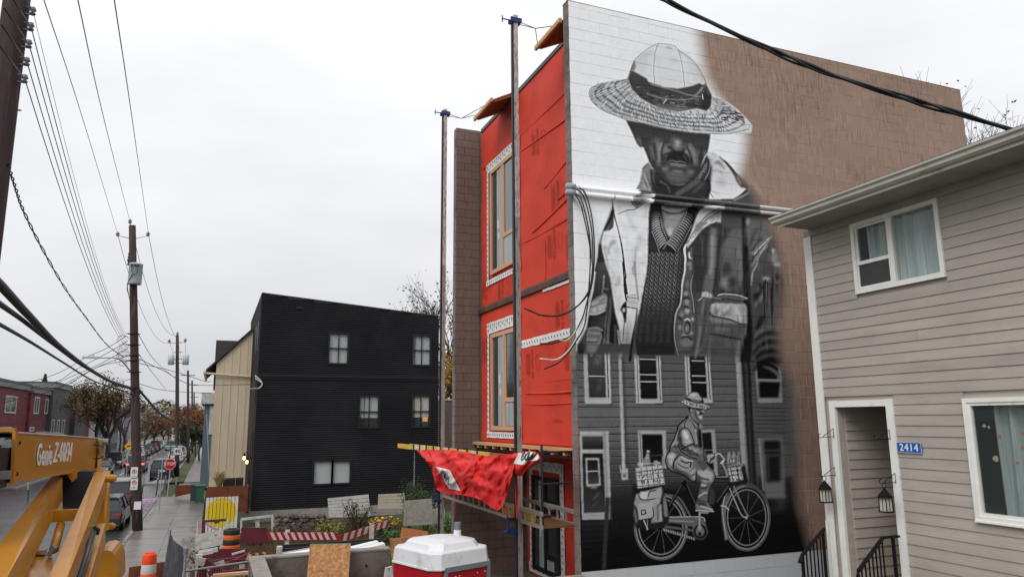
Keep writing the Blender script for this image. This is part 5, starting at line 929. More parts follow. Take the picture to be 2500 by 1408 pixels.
# lower plank (aluminium stage)
m_alu = M('aluminium_stage', (.38, .34, .30), .45, .15, 4, metal=.3); m_ply = M('wet_plank', (.16, .075, .035), .5, .3, 4, stretch=(1, .15, 1)); m_yel = M('yellow_rail', (.62, .42, .06), .5, .2, 8)
t = thing('work_platform', 'aluminium ladder rail platform slung between the two scaffold poles', 'platform', (5.1, 13.2, 3.1))
for (x, z0) in ((4.74, 3.16), (5.32, 3.16)):
    q = MB(); q.box(x - .02, 10.55, z0, x + .02, 16.0, z0 + .05); q.box(x - .02, 10.55, z0 + .19, x + .02, 16.0, z0 + .25); q.build('side_rail', m_alu, t)
    pr = None
    for k in range(18):
        y = 10.6 + k * .315
        if pr is None: q = MB(); q.box(-.015, -.015, 0, .015, .015, .139); pr = q.build('rung', m_alu, t, org=(0, 0, 0)); o = pr
        else: o = inst(pr, (0, 0, 0), t)
        o.location = Vector((x, y, z0 + .0505)) - wloc(t)
for k in range(4): q = MB(); q.box(4.765 + k * .135, 10.5 + rb.uniform(0, .05), 3.17, 4.765 + k * .135 + .13, 16.0, 3.2); q.build('deck_plank', m_ply, t)
q = MB(); q.box(4.8, 11.0, 3.2, 4.835, 12.4, 3.36); single(q, 'yellow_beam', m_yel, 'short yellow plastic beam lying on the lower platform', 'beam')
# guard frame at the end of the platform
t = thing('guard_frame', 'black pipe guard frame at the near end of the lower platform', 'railing', (5.1, 10.8, 3.2))
q = MB(); q.tube([(4.78, 10.62, 3.2), (4.78, 10.62, 4.42)], .02, 8); q.build('post', m_dkp, t); q = MB(); q.tube([(5.36, 10.62, 3.2), (5.36, 10.62, 4.4)], .02, 8); q.build('post', m_dkp, t)
for zz in (4.3, 3.82): q = MB(); q.tube([(4.72, 10.62, zz), (5.5, 10.62, zz)], .016, 8); q.build('rail', m_dkp, t)
# upper plank and yellow bench rail
t = thing('upper_stage', 'brown plank stage with yellow labelled rails above the red banner', 'platform', (4.7, 14, 4.1))
q = MB(); q.box(4.66, 11.6, 4.10, 5.25, 18.4, 4.16); q.build('deck_plank', m_ply, t)
q = MB(); q.box(4.27, 11.65, 4.155, 4.30, 17.0, 4.27); q.build('yellow_rail', m_yel, t); q = MB(); q.box(4.30, 16.4, 4.14, 4.36, 18.3, 4.24); q.build('yellow_rail', m_yel, t)
q = MB(); q.box(4.31, 11.7, 4.15, 4.64, 18.1, 4.17); q.build('stage_shelf', m_galv, t)
m_lab = M('rail_label', (.6, .58, .5), .5, .2, 9)
for k in range(9):
    y = 11.75 + k * .55; q = MB(); q.box(4.262, y, 4.17, 4.269, y + rb.uniform(.15, .35), 4.255); q.build('rail_label', m_lab if k % 3 else m_yel, t)
    q = MB(); q.box(4.25, y + .42, 4.15, 4.272, y + .45, 4.29); q.build('tie_strap', m_ink if k % 2 else m_blue, t)
for (y, zz) in ((11.45, 4.3), (15.85, 4.3), (11.45, 3.35), (15.85, 3.42)):
    t = thing('pump_jack', {4.3: 'blue pump jack at the height of the banner top', 3.35: 'blue pump jack beside the lower platform', 3.42: 'blue pump jack beside the lower platform'}[zz] + (' on the nearer pole' if y < 12 else ' on the farther pole'), 'bracket', (4.6, y, zz - .4), 'blue pump jacks on the scaffold poles'); X = at(1250, 1200, 11.45).x if y < 12 else at(1070, 1150, 15.85).x
    q = MB(); q.box(X - .09, y - .06, zz - .36, X + .06, y + .06, zz - .30); q.box(X - .085, y - .02, zz - .30, X - .066, y + .02, zz - .06); q.bar((X + .06, y, zz - .33), (X + .36, y + .0, zz - .17), .03); q.tube([(X - .1, y - .07, zz - .33), (X - .1, y + .07, zz - .33)], .022, 8); q.build('bracket', m_blue, t)
    q = MB(); q.bar((X - .05, y, zz - .14), (5.3, y, zz - .14), .05, .05); q.build('support_arm', m_dkp, t)
# hanging chain
t = thing('hanging_chain', 'steel chain hanging from the far end of the yellow rail', 'chain', at(1012, 1150, 17.0))
for k in range(14): p = at(1012, 1106, 17.0) - Vector((0, 0, k * .055)); q = MB(); q.tube([p + Vector((.012 * math.cos(a) * (1 if k % 2 else 0), .012 * math.cos(a) * (0 if k % 2 else 1), .03 * math.sin(a))) for a in [2 * PI * i / 8 for i in range(9)]], .005, 5); q.build('chain_link', m_galv, t)
# ================================================================ the red banner
m_ban = M('red_banner', (.72, .022, .02), .55, .12, 2.5, col2=(.50, .016, .016), c2lo=.44, c2hi=.6, c2scale=2.0, c2stretch=(1, 2.6, .8), bump=.2, bscale=6); m_banw = M('white_banner_panel', (.68, .66, .66), .5, .06, 3); m_green = M('knot_green', (.02, .05, .035), .6, .1, 3)  # light through the cloth is painted in as lighter and darker red stripes
bt = thing('red_banner', 'crumpled red banner with white panel tied along the scaffold rail', 'banner', (4.26, 14, 3.0))
TOP = [(1016, 1098), (1060, 1097), (1105, 1098), (1150, 1105), (1185, 1112), (1225, 1108), (1262, 1106)]; BOT = [(1063, 1150), (1064, 1190), (1090, 1204), (1130, 1208), (1170, 1218), (1218, 1244), (1244, 1190)]
XB = 4.24; BAa, BAb = smooth(np.array(TOP, float), False, 8), smooth(np.array(BOT, float), False, 8)
def ban(u, v):
    a, b_ = BAa, BAb; i = u * (len(a) - 1); j = min(int(i), len(a) - 2); f = i - j; p = a[j] * (1 - f) + a[j + 1] * f; r = b_[j] * (1 - f) + b_[j + 1] * f
    x, y = p * (1 - v) + r * v; bulge = .11 * math.sin(PI * min(v * 1.1, 1)) * (.6 + .4 * math.sin(u * 7)) + .045 * abs(math.sin(u * 11 + v * 2.2 + math.sin(u * 5) * 1.5)) + .02 * math.sin(u * 27 - v * 4 + 2 * math.sin(v * 6 + u * 9)) * (1 - v * .6) + .02 * abs(math.sin(v * 7 - u * 10)) * v + .075 * (.35 - abs(noise.noise(Vector((u * 9 + v * 2, v * 3.2 - u * 3, 1.7))))) + .045 * (.3 - abs(noise.noise(Vector((u * 22, v * 7 + u * 8, 5.2)))))
    return at(x, y, XB - bulge - .02, 0)
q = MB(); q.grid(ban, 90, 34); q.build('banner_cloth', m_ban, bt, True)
def proj(p): d = Vector(p) - Vector((0, 0, EYE)); z_ = d.dot(CF); return 1250 + FPX * d.dot(CR) / z_, 704 - FPX * d.dot(CU) / z_
def uvof(px, py): return min(((i / 50, j / 31) for i in range(31) for j in range(31, 0, -1) if j < 31), key=lambda w: math.dist(proj(ban(*w)), (px, py)))
CQ = [uvof(*c) for c in ((1066, 1138), (1102, 1147), (1127, 1197), (1096, 1190))]
def uvq(u, v): a_ = [CQ[0][i] * (1 - u) + CQ[1][i] * u for i in (0, 1)]; b_ = [CQ[3][i] * (1 - u) + CQ[2][i] * u for i in (0, 1)]; return a_[0] * (1 - v) + b_[0] * v, a_[1] * (1 - v) + b_[1] * v
q = MB(); q.grid(lambda u, v: ban(*uvq(u, v)) + Vector((-.016, 0, 0)), 16, 14); q.build('white_panel', m_banw, bt, True)
c = ban(*uvq(.5, .42)); text_mb('SIMPS', .22, c + Vector((-.06, 0, 0)), (0, -.95, -.25), (0, -.3, .95), .004, .9).build('banner_lettering', m_ink, bt)
def flap(u, v):
    A = [(1255, 1106), (1290, 1101), (1312, 1104), (1320, 1118)]; B = [(1234, 1140), (1268, 1162), (1285, 1148), (1314, 1132)]
    a = smooth(np.array(A, float), False, 8); b_ = smooth(np.array(B, float), False, 8); i = u * (len(a) - 1); j = min(int(i), len(a) - 2); f = i - j; p = (a[j] * (1 - f) + a[j + 1] * f) * (1 - v) + (b_[j] * (1 - f) + b_[j + 1] * f) * v
    return at(p[0], p[1], 4.16 - .08 * math.sin(PI * v) - .03 * math.sin(u * 14 + v * 6), 0)
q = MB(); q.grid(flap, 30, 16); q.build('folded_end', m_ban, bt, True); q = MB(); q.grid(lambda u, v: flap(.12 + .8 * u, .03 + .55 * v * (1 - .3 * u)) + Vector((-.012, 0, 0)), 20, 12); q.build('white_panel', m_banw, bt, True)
q = MB()
for k in range(3):
    cx = .34 + k * .16; q.tube([flap(cx + .085 * math.cos(a + k), .20 + .16 * math.sin(2 * a + k)) + Vector((-.025, 0, 0)) for a in [2 * PI * i / 20 for i in range(21)]], .008, 5)
q.tube([flap(.22 + .5 * i / 12, .05 + .32 * math.sin(PI * i / 12)) + Vector((-.025, 0, 0)) for i in range(13)], .008, 5); q.build('knot_emblem', m_green, bt)
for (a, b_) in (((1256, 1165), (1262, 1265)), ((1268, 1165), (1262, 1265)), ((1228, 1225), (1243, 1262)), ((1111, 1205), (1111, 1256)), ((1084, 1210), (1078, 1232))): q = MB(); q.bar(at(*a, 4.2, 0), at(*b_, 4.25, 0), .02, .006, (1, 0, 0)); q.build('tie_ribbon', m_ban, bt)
# ================================================================ grey clapboard house on the right
HX = 8.0; HY1 = at(1967, 594, HX, 0).y; HY0 = 2.6; EZ = at(1880, 556, HX - .6, 0).z
m_side = M('grey_clapboard', (.39, .35, .31), .68, .10, 3, stretch=(1, .25, 3), col2=(.34, .305, .27), c2lo=.46, c2hi=.7, c2scale=2.2, c2stretch=(1, .5, 1), bump=.12, bscale=14, rnd=.05)
m_trim = M('white_trim', (.76, .75, .72), .5, .07, 3, col2=(.5, .46, .4), c2lo=.64, c2hi=.72, c2scale=9); m_soff = M('painted_soffit', (.34, .33, .31), .7, .14, 3, col2=(.16, .13, .11), c2lo=.56, c2hi=.66, c2scale=3, c2stretch=(1, .4, 1)); m_gut = M('gutter_metal', (.52, .50, .45), .42, .12, 3, col2=(.24, .21, .19), c2lo=.58, c2hi=.7, c2scale=4, c2stretch=(1, .5, 1)); m_roof = M('asphalt_shingle', (.06, .06, .065), .9, .3, 12)
hs = thing('clapboard_house', 'grey clapboard house with white trim and recessed doorway at the right', 'house', (9.5, 5.5, 1.0))
E1 = at(2040, 990, HX, 0); E2 = at(2168, 988, HX, 0); DZ = E1.z - .02; DY1 = at(2041, 1000, HX, 0).y; DY0 = at(2166, 1000, HX, 0).y; FL = at(2100, 1396, HX + 1.0, 0).z; WALLZ = EZ - .02
w1 = (at(2312, 680, HX, 0).y, at(2093, 722, HX, 0).y, at(2093, 722, HX, 0).z + .03, at(2075, 553, HX, 0).z); w2y1 = at(2352, 972, HX, 0).y; w2 = (w2y1 - 1.5, w2y1, at(2386, 1268, HX, 0).z, at(2352, 972, HX, 0).z)
q = MB()
ys = sorted([HY0, w2[0], w2[1], w1[0], w1[1], DY0, DY1, HY1]); zs = sorted([.9, w2[2], w2[3], w1[2], w1[3], FL - .05, DZ, WALLZ])
for y0, y1 in zip(ys[:-1], ys[1:]):
    for z0, z1 in zip(zs[:-1], zs[1:]):
        yc, zc = (y0 + y1) / 2, (z0 + z1) / 2
        if (w1[0] < yc < w1[1] and w1[2] < zc < w1[3]) or (w2[0] < yc < w2[1] and w2[2] < zc < w2[3]) or (DY0 < yc < DY1 and FL - .05 < zc < DZ): continue
        q.box(HX + .02, y0, z0, HX + .14, y1, z1)
q.box(HX + .14, HY1 - .12, .9, 18, HY1, WALLZ); q.build('sheathing', m_side, hs)
EXP = (at(2333, 997.4, HX, 0).z - at(2333, 1080.4, HX, 0).z) / 3
z = 1.2; bk = 0
seglist = []
while z < WALLZ - .05:
    segs = [(HY0, HY1 - .115)]
    def cut(sg, a, b_):
        o = []
        for s0, s1 in sg:
            if b_ <= s0 or a >= s1: o.append((s0, s1))
            else:
                if a > s0 + .02: o.append((s0, a))
                if b_ < s1 - .02: o.append((b_, s1))
        return o
    zm = z + EXP / 2
    if zm < DZ + .09: segs = cut(segs, DY0 - .11, HY1 - .1)
    if w1[2] - .02 < zm < w1[3] + .12: segs = cut(segs, w1[0] - .002, w1[1] + .002)
    if w2[2] - .02 < zm < w2[3] + .03: segs = cut(segs, w2[0] - .002, w2[1] + .002)
    for s0, s1 in segs:
        if s1 - s0 > 2.4 and rb.random() < .6: c = s0 + (s1 - s0) * rb.uniform(.25, .75); parts = [(s0, c - .0015), (c + .0015, s1)]
        else: parts = [(s0, s1)]
        for p0, p1 in parts:
            q = MB(); j = rb.uniform(-.0008, .0008); q.prism([(HX + .02, p0, z), (HX - .006 + j, p0, z), (HX + .005, p0, z + EXP - .002), (HX + .02, p0, z + EXP - .002)], (0, p1 - p0, 0)); q.build('siding_board', m_side, hs)
    z += EXP
# corner boards, frieze
q = MB(); q.box(HX - .022, HY1 - .115, 2.2, HX + .0, HY1 + .02, WALLZ - .10); q.box(HX + .0, HY1 + .0, 2.2, HX + .11, HY1 + .02, WALLZ - .0); q.build('corner_board', m_trim, hs)
q = MB(); q.box(HX - .018, HY0, WALLZ - .10, HX + .0, HY1 + .021, WALLZ); q.build('frieze_board', m_soff, hs)
# eave: soffit, fascia, gutter, roof
GX = HX - .6; EY = at(1880, 556, GX - .09, 0).y; q = MB(); q.box(GX + .02, HY0 - .3, WALLZ + .0, HX + .02, EY - .06, WALLZ + .02); q.build('soffit', m_soff, hs)
q = MB(); q.box(GX + .0, HY0 - .3, WALLZ - .02, GX + .02, EY - .05, WALLZ + .12); q.build('fascia', m_gut, hs)
q = MB(); prof = [(0, .02), (-.035, .02), (-.07, .045), (-.075, .08), (-.105, .10), (-.11, .125), (-.10, .125), (-.09, .108), (-.06, .09), (-.055, .055), (-.03, .032), (0, .032)]
q.prism([(GX + a, HY0 - .3, WALLZ - .0 + b_) for a, b_ in prof], (0, EY - HY0 + .3, 0)); q.build('gutter', m_gut, hs)
q = MB(); q.prism([(GX - .05, EY, WALLZ + .125), (GX - .05, HY0 - .3, WALLZ + .125), (GX + 5.5, HY0 - .3, WALLZ + 1.6), (GX + 5.5, EY, WALLZ + 1.6)], (0, 0, .03)); q.build('roof', m_roof, hs)
q = MB(); q.prism([(GX + .02, EY - .05, WALLZ + .02), (GX + 5.4, EY - .05, WALLZ + 1.5), (GX + 5.4, EY - .05, WALLZ + .02)], (0, .02, 0)); q.build('barge_board', m_gut, hs)
# windows
m_glass = bpy.data.materials.new('window_glass'); m_glass.use_nodes = True
def glassy():
    b = m_glass.node_tree.nodes['Principled BSDF']; b.inputs['Base Color'].default_value = (.1, .12, .12, 1); b.inputs['Roughness'].default_value = .02; b.inputs['Alpha'].default_value = .15; b.inputs['Specular IOR Level'].default_value = .6
glassy()
m_curt = M('pale_curtain', (.56, .66, .66), .85, .3, 3, stretch=(1, 6, .3)); m_screen = M('insect_screen', (.07, .07, .075), .6, .15, 3, alpha=.72); m_curt2 = M('sage_curtain', (.34, .42, .41), .85, .35, 4, stretch=(1, 9, .3))  # vertical tone bands paint the shading of the curtain folds into the colour
def curtain(y0, y1, z0, z1, x, n=9, amp=.035):
    q = MB(); q.grid(lambda u, v: (x + amp * math.sin(u * n * 2 * PI) * (1 - .3 * v) + amp * .4 * math.sin(u * n * 4.3 + v * 2), y0 + (y1 - y0) * u, z0 + (z1 - z0) * v), n * 10, 3); return q
def rframe(q, y0, y1, z0, z1, w, x0, x1): q.box(x0, y0, z0, x1, y0 + w, z1); q.box(x0, y1 - w, z0, x1, y1, z1); q.box(x0, y0 + w, z0, x1, y1 - w, z0 + w); q.box(x0, y0 + w, z1 - w, x1, y1 - w, z1)
y0, y1, z0, z1 = w1; w = thing_part('window', hs); ym = y0 + (y1 - y0) * .535
q = MB(); rframe(q, y0, y1, z0, z1 + .02, .055, HX - .03, HX + .06); q.box(HX - .026, ym - .035, z0 + .055, HX + .05, ym + .035, z1 - .035); q.box(HX - .034, y0, z0 - .012, HX + .0, y1, z0 + .0); q.build('window_frame', m_trim, w)
zm = z0 + (z1 - z0) * .42; q = MB(); rframe(q, ym + .035, y1 - .055, zm, z1 - .035, .03, HX - .0, HX + .03); rframe(q, ym + .035, y1 - .055, z0 + .055, zm - .001, .022, HX - .012, HX + .02); q.box(HX - .016, ym + .035, zm - .022, HX + .03, y1 - .055, zm + .022); q.build('sash', m_trim, w)
q = MB(); q.box(HX + .01, y0 + .055, z0 + .055, HX + .014, ym - .035, z1 - .035); q.build('pane', m_glass, w); q = MB(); q.box(HX + .01, ym + .065, zm + .03, HX + .014, y1 - .085, z1 - .065); q.build('pane', m_glass, w); q = MB(); q.box(HX + .01, ym + .057, z0 + .077, HX + .014, y1 - .077, zm - .022); q.build('pane', m_glass, w)
q = MB(); q.box(HX + .0, ym + .057, z0 + .077, HX + .003, y1 - .077, zm - .022); q.build('insect_screen', m_screen, w)
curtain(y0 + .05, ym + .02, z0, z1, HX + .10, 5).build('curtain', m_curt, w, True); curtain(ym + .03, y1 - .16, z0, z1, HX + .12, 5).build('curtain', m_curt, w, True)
q = MB(); q.box(HX + .3, y0 - .2, z0 - .3, HX + .35, y1 + .2, z1 + .3); q.build('room_back', m_int, w)
y0, y1, z0, z1 = w2; w = thing_part('window', hs); q = MB(); rframe(q, y0, y1, z0, z1, .05, HX - .035, HX + .02); rframe(q, y0 + .05, y1 - .05, z0 + .05, z1 - .05, .035, HX - .022, HX + .03); q.box(HX - .05, y0, z0 - .02, HX, y1, z0); q.build('window_frame', m_trim, w)
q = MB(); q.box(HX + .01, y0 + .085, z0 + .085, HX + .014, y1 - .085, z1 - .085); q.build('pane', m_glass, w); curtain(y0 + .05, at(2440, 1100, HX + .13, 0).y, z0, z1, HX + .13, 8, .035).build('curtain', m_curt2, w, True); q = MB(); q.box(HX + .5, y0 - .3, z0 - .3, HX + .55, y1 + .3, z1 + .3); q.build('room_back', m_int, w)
m_dec = M('leaf_sticker', (.30, .25, .18), .6, .2, 9); m_dec2 = M('orange_leaf_sticker', (.26, .12, .05), .6, .2, 9)
for (px, py, s, mt) in ((2403, 1039, .02, m_dec), (2414, 1042, .016, m_dec), (2441, 1066, .024, m_dec2), (2431, 1119, .034, m_dec), (2498, 1058, .02, m_dec2), (2496, 1092, .02, m_dec2), (2484, 1130, .018, m_dec2)):
    c = at(px, py, HX + .006, 0); q = MB(); q.prism([c + Vector((0, s * math.cos(a) * (1 + .2 * math.cos(3 * a)), s * math.sin(a))) for a in [2 * PI * i / 9 for i in range(9)]], (.002, 0, 0)); q.build('leaf_sticker', mt, w)
# doorway recess
q = MB(); q.box(HX - .026, DY1, 2.2, HX + .02, DY1 + .10, DZ + .09); q.box(HX - .026, DY0 - .105, FL - .02, HX + .02, DY0, DZ + .09); q.box(HX - .028, DY0, DZ, HX + .02, DY1, DZ + .085); q.build('door_casing', m_trim, hs)
RX = HX + 1.05; z = FL; q = MB(); q.box(RX, DY0 - .5, FL - .1, RX + .1, DY1 + .02, DZ + .1); q.box(HX + .14, DY1 + .0, FL - .1, RX, DY1 + .03, DZ + .1); q.build('recess_back', m_side, hs)
while z < DZ:
    q = MB(); q.prism([(HX + .14, DY1 - .001, z), (HX + .14, DY1 - .022, z), (HX + .14, DY1 - .006, z + EXP - .002), (HX + .14, DY1 - .001, z + EXP - .002)], (RX - HX - .14, 0, 0)); q.build('siding_board', m_side, hs)
    q = MB(); q.prism([(RX, DY0 + .3, z), (RX - .02, DY0 + .3, z), (RX - .006, DY0 + .3, z + EXP - .002), (RX, DY0 + .3, z + EXP - .002)], (0, DY1 - .02 - DY0 - .3, 0)); q.build('siding_board', m_side, hs); z += EXP
q = MB(); q.box(HX + .14, DY0 - .06, DZ + .0, RX, DY1, DZ + .03); q.build('recess_ceiling', m_soff, hs)
dr = thing_part('door', hs); q = MB(); q.box(HX + .22, DY0 - .05, FL, HX + 1.0, DY0 - .01, DZ - .02); q.build('door_leaf', M('cream_door', (.4, .37, .33), .4, .08, 3), dr); q = MB(); q.box(HX + .14, DY0 - .04, FL, HX + .22, DY0 + .01, DZ); q.build('door_frame', m_trim, dr)
for k in range(4): q = MB(); q.tube([(HX + .45, DY0 - .004, FL + 1.75 - k * .1), (HX + .47, DY0 + .015, FL + 1.7 - k * .1)], .02, 6); q.build('door_ornament', m_dec2, dr)
m_step = M('brick_red_floor', (.22, .08, .045), .6, .2, 6); q = MB(); q.box(HX - .35, DY0 - .4, FL - .16, RX, DY1 + .04, FL); q.build('door_step', m_step, hs)
q = MB(); q.box(HX - .75, DY0 - .4, FL - .34, HX - .352, DY1 + .04, FL - .165); q.box(HX - 1.15, DY0 - .4, FL - .52, HX - .752, DY1 + .04, FL - .345); q.build('door_step', m_fnd, hs)
# number plate
c = at(2219.5, 1092, HX - .022, 0); t = thing('number_plate', 'blue house number plate reading 2414 beside the doorway', 'sign', c); wd = (at(2190, 1092, HX, 0).y - at(2249, 1092, HX, 0).y) / 2; hh = (at(2219, 1079, HX, 0).z - at(2219, 1105, HX, 0).z) / 2
q = MB(); q.box(HX - .026, c.y - wd, c.z - hh, HX - .018, c.y + wd, c.z + hh); q.build('plate', M('sign_blue', (.008, .10, .42), .35, .05, 4), t)
q = MB(); rframe(q, c.y - wd, c.y + wd, c.z - hh, c.z + hh, .004, HX - .028, HX - .0262); q.build('plate_border', m_trim, t); text_mb('2414', .125, (HX - .028, c.y, c.z - .002), (0, -1, 0), (0, 0, 1), .003, .98).build('plate_number', m_trim, t)
# lanterns on hooks
m_iron = M('black_iron', (.008, .008, .009), .7, .2, 5, spec=.12); m_frost = M('lantern_glass', (.5, .5, .44), .25, .1, 5)
def hook(px, py, lab):
    b_ = at(px, py, HX - .03, 0); t = thing('wall_hook', lab, 'hook', b_, 'scroll hooks by the doorway'); q = MB(); o = Vector((-.17, .05, 0))
    q.tube([b_ + Vector((0, 0, -.06)), b_ + Vector((0, 0, .06)), b_ + o * .9 + Vector((0, 0, -.05))], .005, 5); q.tube([b_ + Vector((0, 0, -.05)), b_ + o + Vector((0, 0, -.06))] + [b_ + o * 1.12 + Vector((-.025 * math.sin(a), .0, -.04 - .03 * math.cos(a))) for a in (0, .8, 1.6, 2.4, 3.1, 3.8)], .005, 5); q.build('hook_arm', m_iron, t); return b_ + o * .9
def lantern(px, py, lab):
    p = hook(px, py, 'black scroll hook holding the lantern ' + lab.split('hanging ')[1]); k = Vector((p.x, p.y, p.z - .09)); t = thing('lantern', lab, 'lantern', k - Vector((0, 0, .30)), 'black candle lanterns')
    q = MB(); q.tube([k + Vector((.032 * math.cos(a), 0, .0 + .034 * math.sin(a))) for a in [2 * PI * i / 12 for i in range(13)]], .004, 5); q.lathe(k - Vector((0, 0, .14)), [(.088, -.005), (.08, .02), (.045, .065), (.024, .085), (.022, .10), (.006, .108)], 12); q.build('lantern_roof', m_iron, t)
    c = k - Vector((0, 0, .31)); q = MB(); s = .055
    for sx in (-1, 1):
        for sy in (-1, 1): q.bar(c + Vector((sx * s, sy * s, .0)), c + Vector((sx * s * .95, sy * s * .95, .17)), .009)
    q.box(c.x - .062, c.y - .062, c.z - .012, c.x + .062, c.y + .062, c.z + .004); q.bar(c + Vector((-s, 0, 0)), c + Vector((-s, 0, .17)), .005); q.bar(c + Vector((0, -s, 0)), c + Vector((0, -s, .17)), .005); q.build('lantern_frame', m_iron, t)
    q = MB(); q.box(c.x - .048, c.y - .048, c.z + .005, c.x + .048, c.y + .048, c.z + .165); q.build('lantern_glass', m_frost, t)
hook(2035, 1056, 'empty black hook on the white post above the left lantern'); hook(2172, 1060, 'empty black hook on the right door casing')
lantern(2038, 1150, 'black candle lantern hanging on the white corner post'); lantern(2186, 1166, 'black candle lantern hanging right of the dark doorway')
# stair railings
def railing(pts, base, lab, n):
    t = thing('stair_railing', lab, 'railing', base, 'black stair railings'); q = MB()
    for a, b_ in zip(pts[:-1], pts[1:]): q.bar(a, b_, .04, .025)
    q.build('handrail', m_iron, t); tot = [(Vector(b_) - Vector(a)).length for a, b_ in zip(pts[:-1], pts[1:])]; L_ = sum(tot)
    for k in range(n):
        s = L_ * (k + .5) / n; i = 0
        while i < len(tot) - 1 and s > tot[i]: s -= tot[i]; i += 1
        p = Vector(pts[i]).lerp(Vector(pts[i + 1]), s / tot[i]); q = MB(); q.bar(p, (p.x, p.y, p.z - 1.15), .014 if 0 < k < n - 1 else .03); q.build('baluster', m_iron, t)
railing([at(2196, 1308, HX - .12, 0), at(2155, 1312, HX - .3, 0), at(2096, 1392, HX - 1.3, 0), at(2092, 1420, HX - 1.32, 0)], (7.3, 6.6, 1.5), 'black iron stair railing right of the doorway steps', 9)
railing([at(2012, 1290, HX + .0, 0), at(1960, 1352, HX - 1.2, 0), at(1952, 1372, HX - 1.3, 0)], (7.2, 8.0, 1.5), 'black iron stair railing left of the white corner post', 7)
t = thing('white_stair_posts', 'pair of white slats below the white corner post', 'post', (8, 8, 1.4))
for dx in (0, .062): q = MB(); q.box(HX - .05, HY1 - .10 + dx, 1.6, HX - .024, HY1 - .06 + dx, 2.2 + 1.2); q.build('slat', m_trim, t)
# ================================================================ portable toilet
m_tr = M('toilet_red', (.36, .008, .016), .35, .12, 3, coat=.3); m_troof = M('toilet_white_roof', (.64, .64, .66), .4, .06, 2, col2=(.40, .36, .36), c2lo=.56, c2hi=.75, c2scale=4); m_tg = M('toilet_grey', (.16, .18, .20), .45, .1, 4)
t = thing('portable_toilet', 'red portable toilet with white domed roof and grey door frame', 'toilet', (3.0, 9.5, .9)); TC = Vector((2.96, 9.95, 1.06)); ang = math.radians(20); rot = Matrix.Rotation(ang, 3, 'Z')
def TP(x, y, z): return TC + rot @ Vector((x * .92, y * .92, z))
TOPZ = 2.35
def ringp(hx, hy, ch, z): return [TP(x, y, z) for x, y in ((-hx + ch, -hy), (hx - ch, -hy), (hx, -hy + ch), (hx, hy - ch), (hx - ch, hy), (-hx + ch, hy), (-hx, hy - ch), (-hx, -hy + ch))]
def loft(q, rings, cap=True):
    o = len(q.v); n = len(rings[0]); q.v += [tuple(p) for r in rings for p in r]
    for i in range(len(rings) - 1):
        for k in range(n): q.f.append((o + i * n + k, o + i * n + (k + 1) % n, o + (i + 1) * n + (k + 1) % n, o + (i + 1) * n + k))
    if cap: q.f.append(tuple(o + k for k in range(n))[::-1]); q.f.append(tuple(o + (len(rings) - 1) * n + k for k in range(n)))
q = MB(); loft(q, [ringp(.52, .56, .12, 0), ringp(.52, .56, .12, 1.93)]); q.build('cabin', m_tr, t)
q = MB(); loft(q, [ringp(.55, .585, .13, 1.87), ringp(.55, .585, .13, 1.89), ringp(.54, .575, .13, 1.895), ringp(.525, .555, .13, 2.06), ringp(.515, .545, .13, 2.075), ringp(.45, .47, .15, 2.082), ringp(.42, .43, .16, 2.15), ringp(.39, .40, .16, 2.165), ringp(.20, .24, .10, 2.19), ringp(.08, .10, .04, 2.195)]); o = q.build('roof', m_troof, t, False)
q = MB(); q.lathe(TP(.40, .12, 2.18), [(.055, -.04), (.052, .05)], 14); q.build('vent_collar', m_troof, t); q = MB(); q.lathe(TP(.40, .12, 2.2), [(.045, 0), (.045, .1), (.05, .1), (.05, .13)], 14); q.build('vent_pipe', m_tg, t)
for (x0, x1) in ((-.36, -.315), (.40, .445)): q = MB(); q.prism([TP(x0, -.60, 0), TP(x1, -.60, 0), TP(x1, -.60, 1.87), TP(x0, -.60, 1.87)], rot @ Vector((0, .05, 0))); q.build('door_frame', m_tg, t)
q = MB(); q.prism([TP(-.36, -.602, 1.84), TP(.445, -.602, 1.84), TP(.445, -.602, 1.90), TP(-.36, -.602, 1.90)], rot @ Vector((0, .05, 0))); q.build('door_frame', m_tg, t)
q = MB(); q.prism([TP(-.31, -.575, .1), TP(.395, -.575, .1), TP(.395, -.575, 1.84), TP(-.31, -.575, 1.84)], rot @ Vector((0, .03, 0))); dd = q.build('door', m_tr, t); q = MB(); q.prism([TP(-.25, -.60, 1.0), TP(.34, -.60, 1.0), TP(.34, -.58, 1.62), TP(-.25, -.58, 1.62)], rot @ Vector((0, .02, 0))); q.build('door_panel', m_tr, dd)
for sx in (-.19, -.12, .34, .2): q = MB(); q.lathe(TP(sx, -.608, 1.78), [(.006, -.004), (.006, .004)], 6, 'y'); q.build('rivet', m_troof, t)
for k in range(3): q = MB(); q.bar(TP(-.565, -.4, 1.6 - k * .38), TP(-.565, .4, 1.62 - k * .38), .05, .09); q.build('side_rib', m_tr, t)
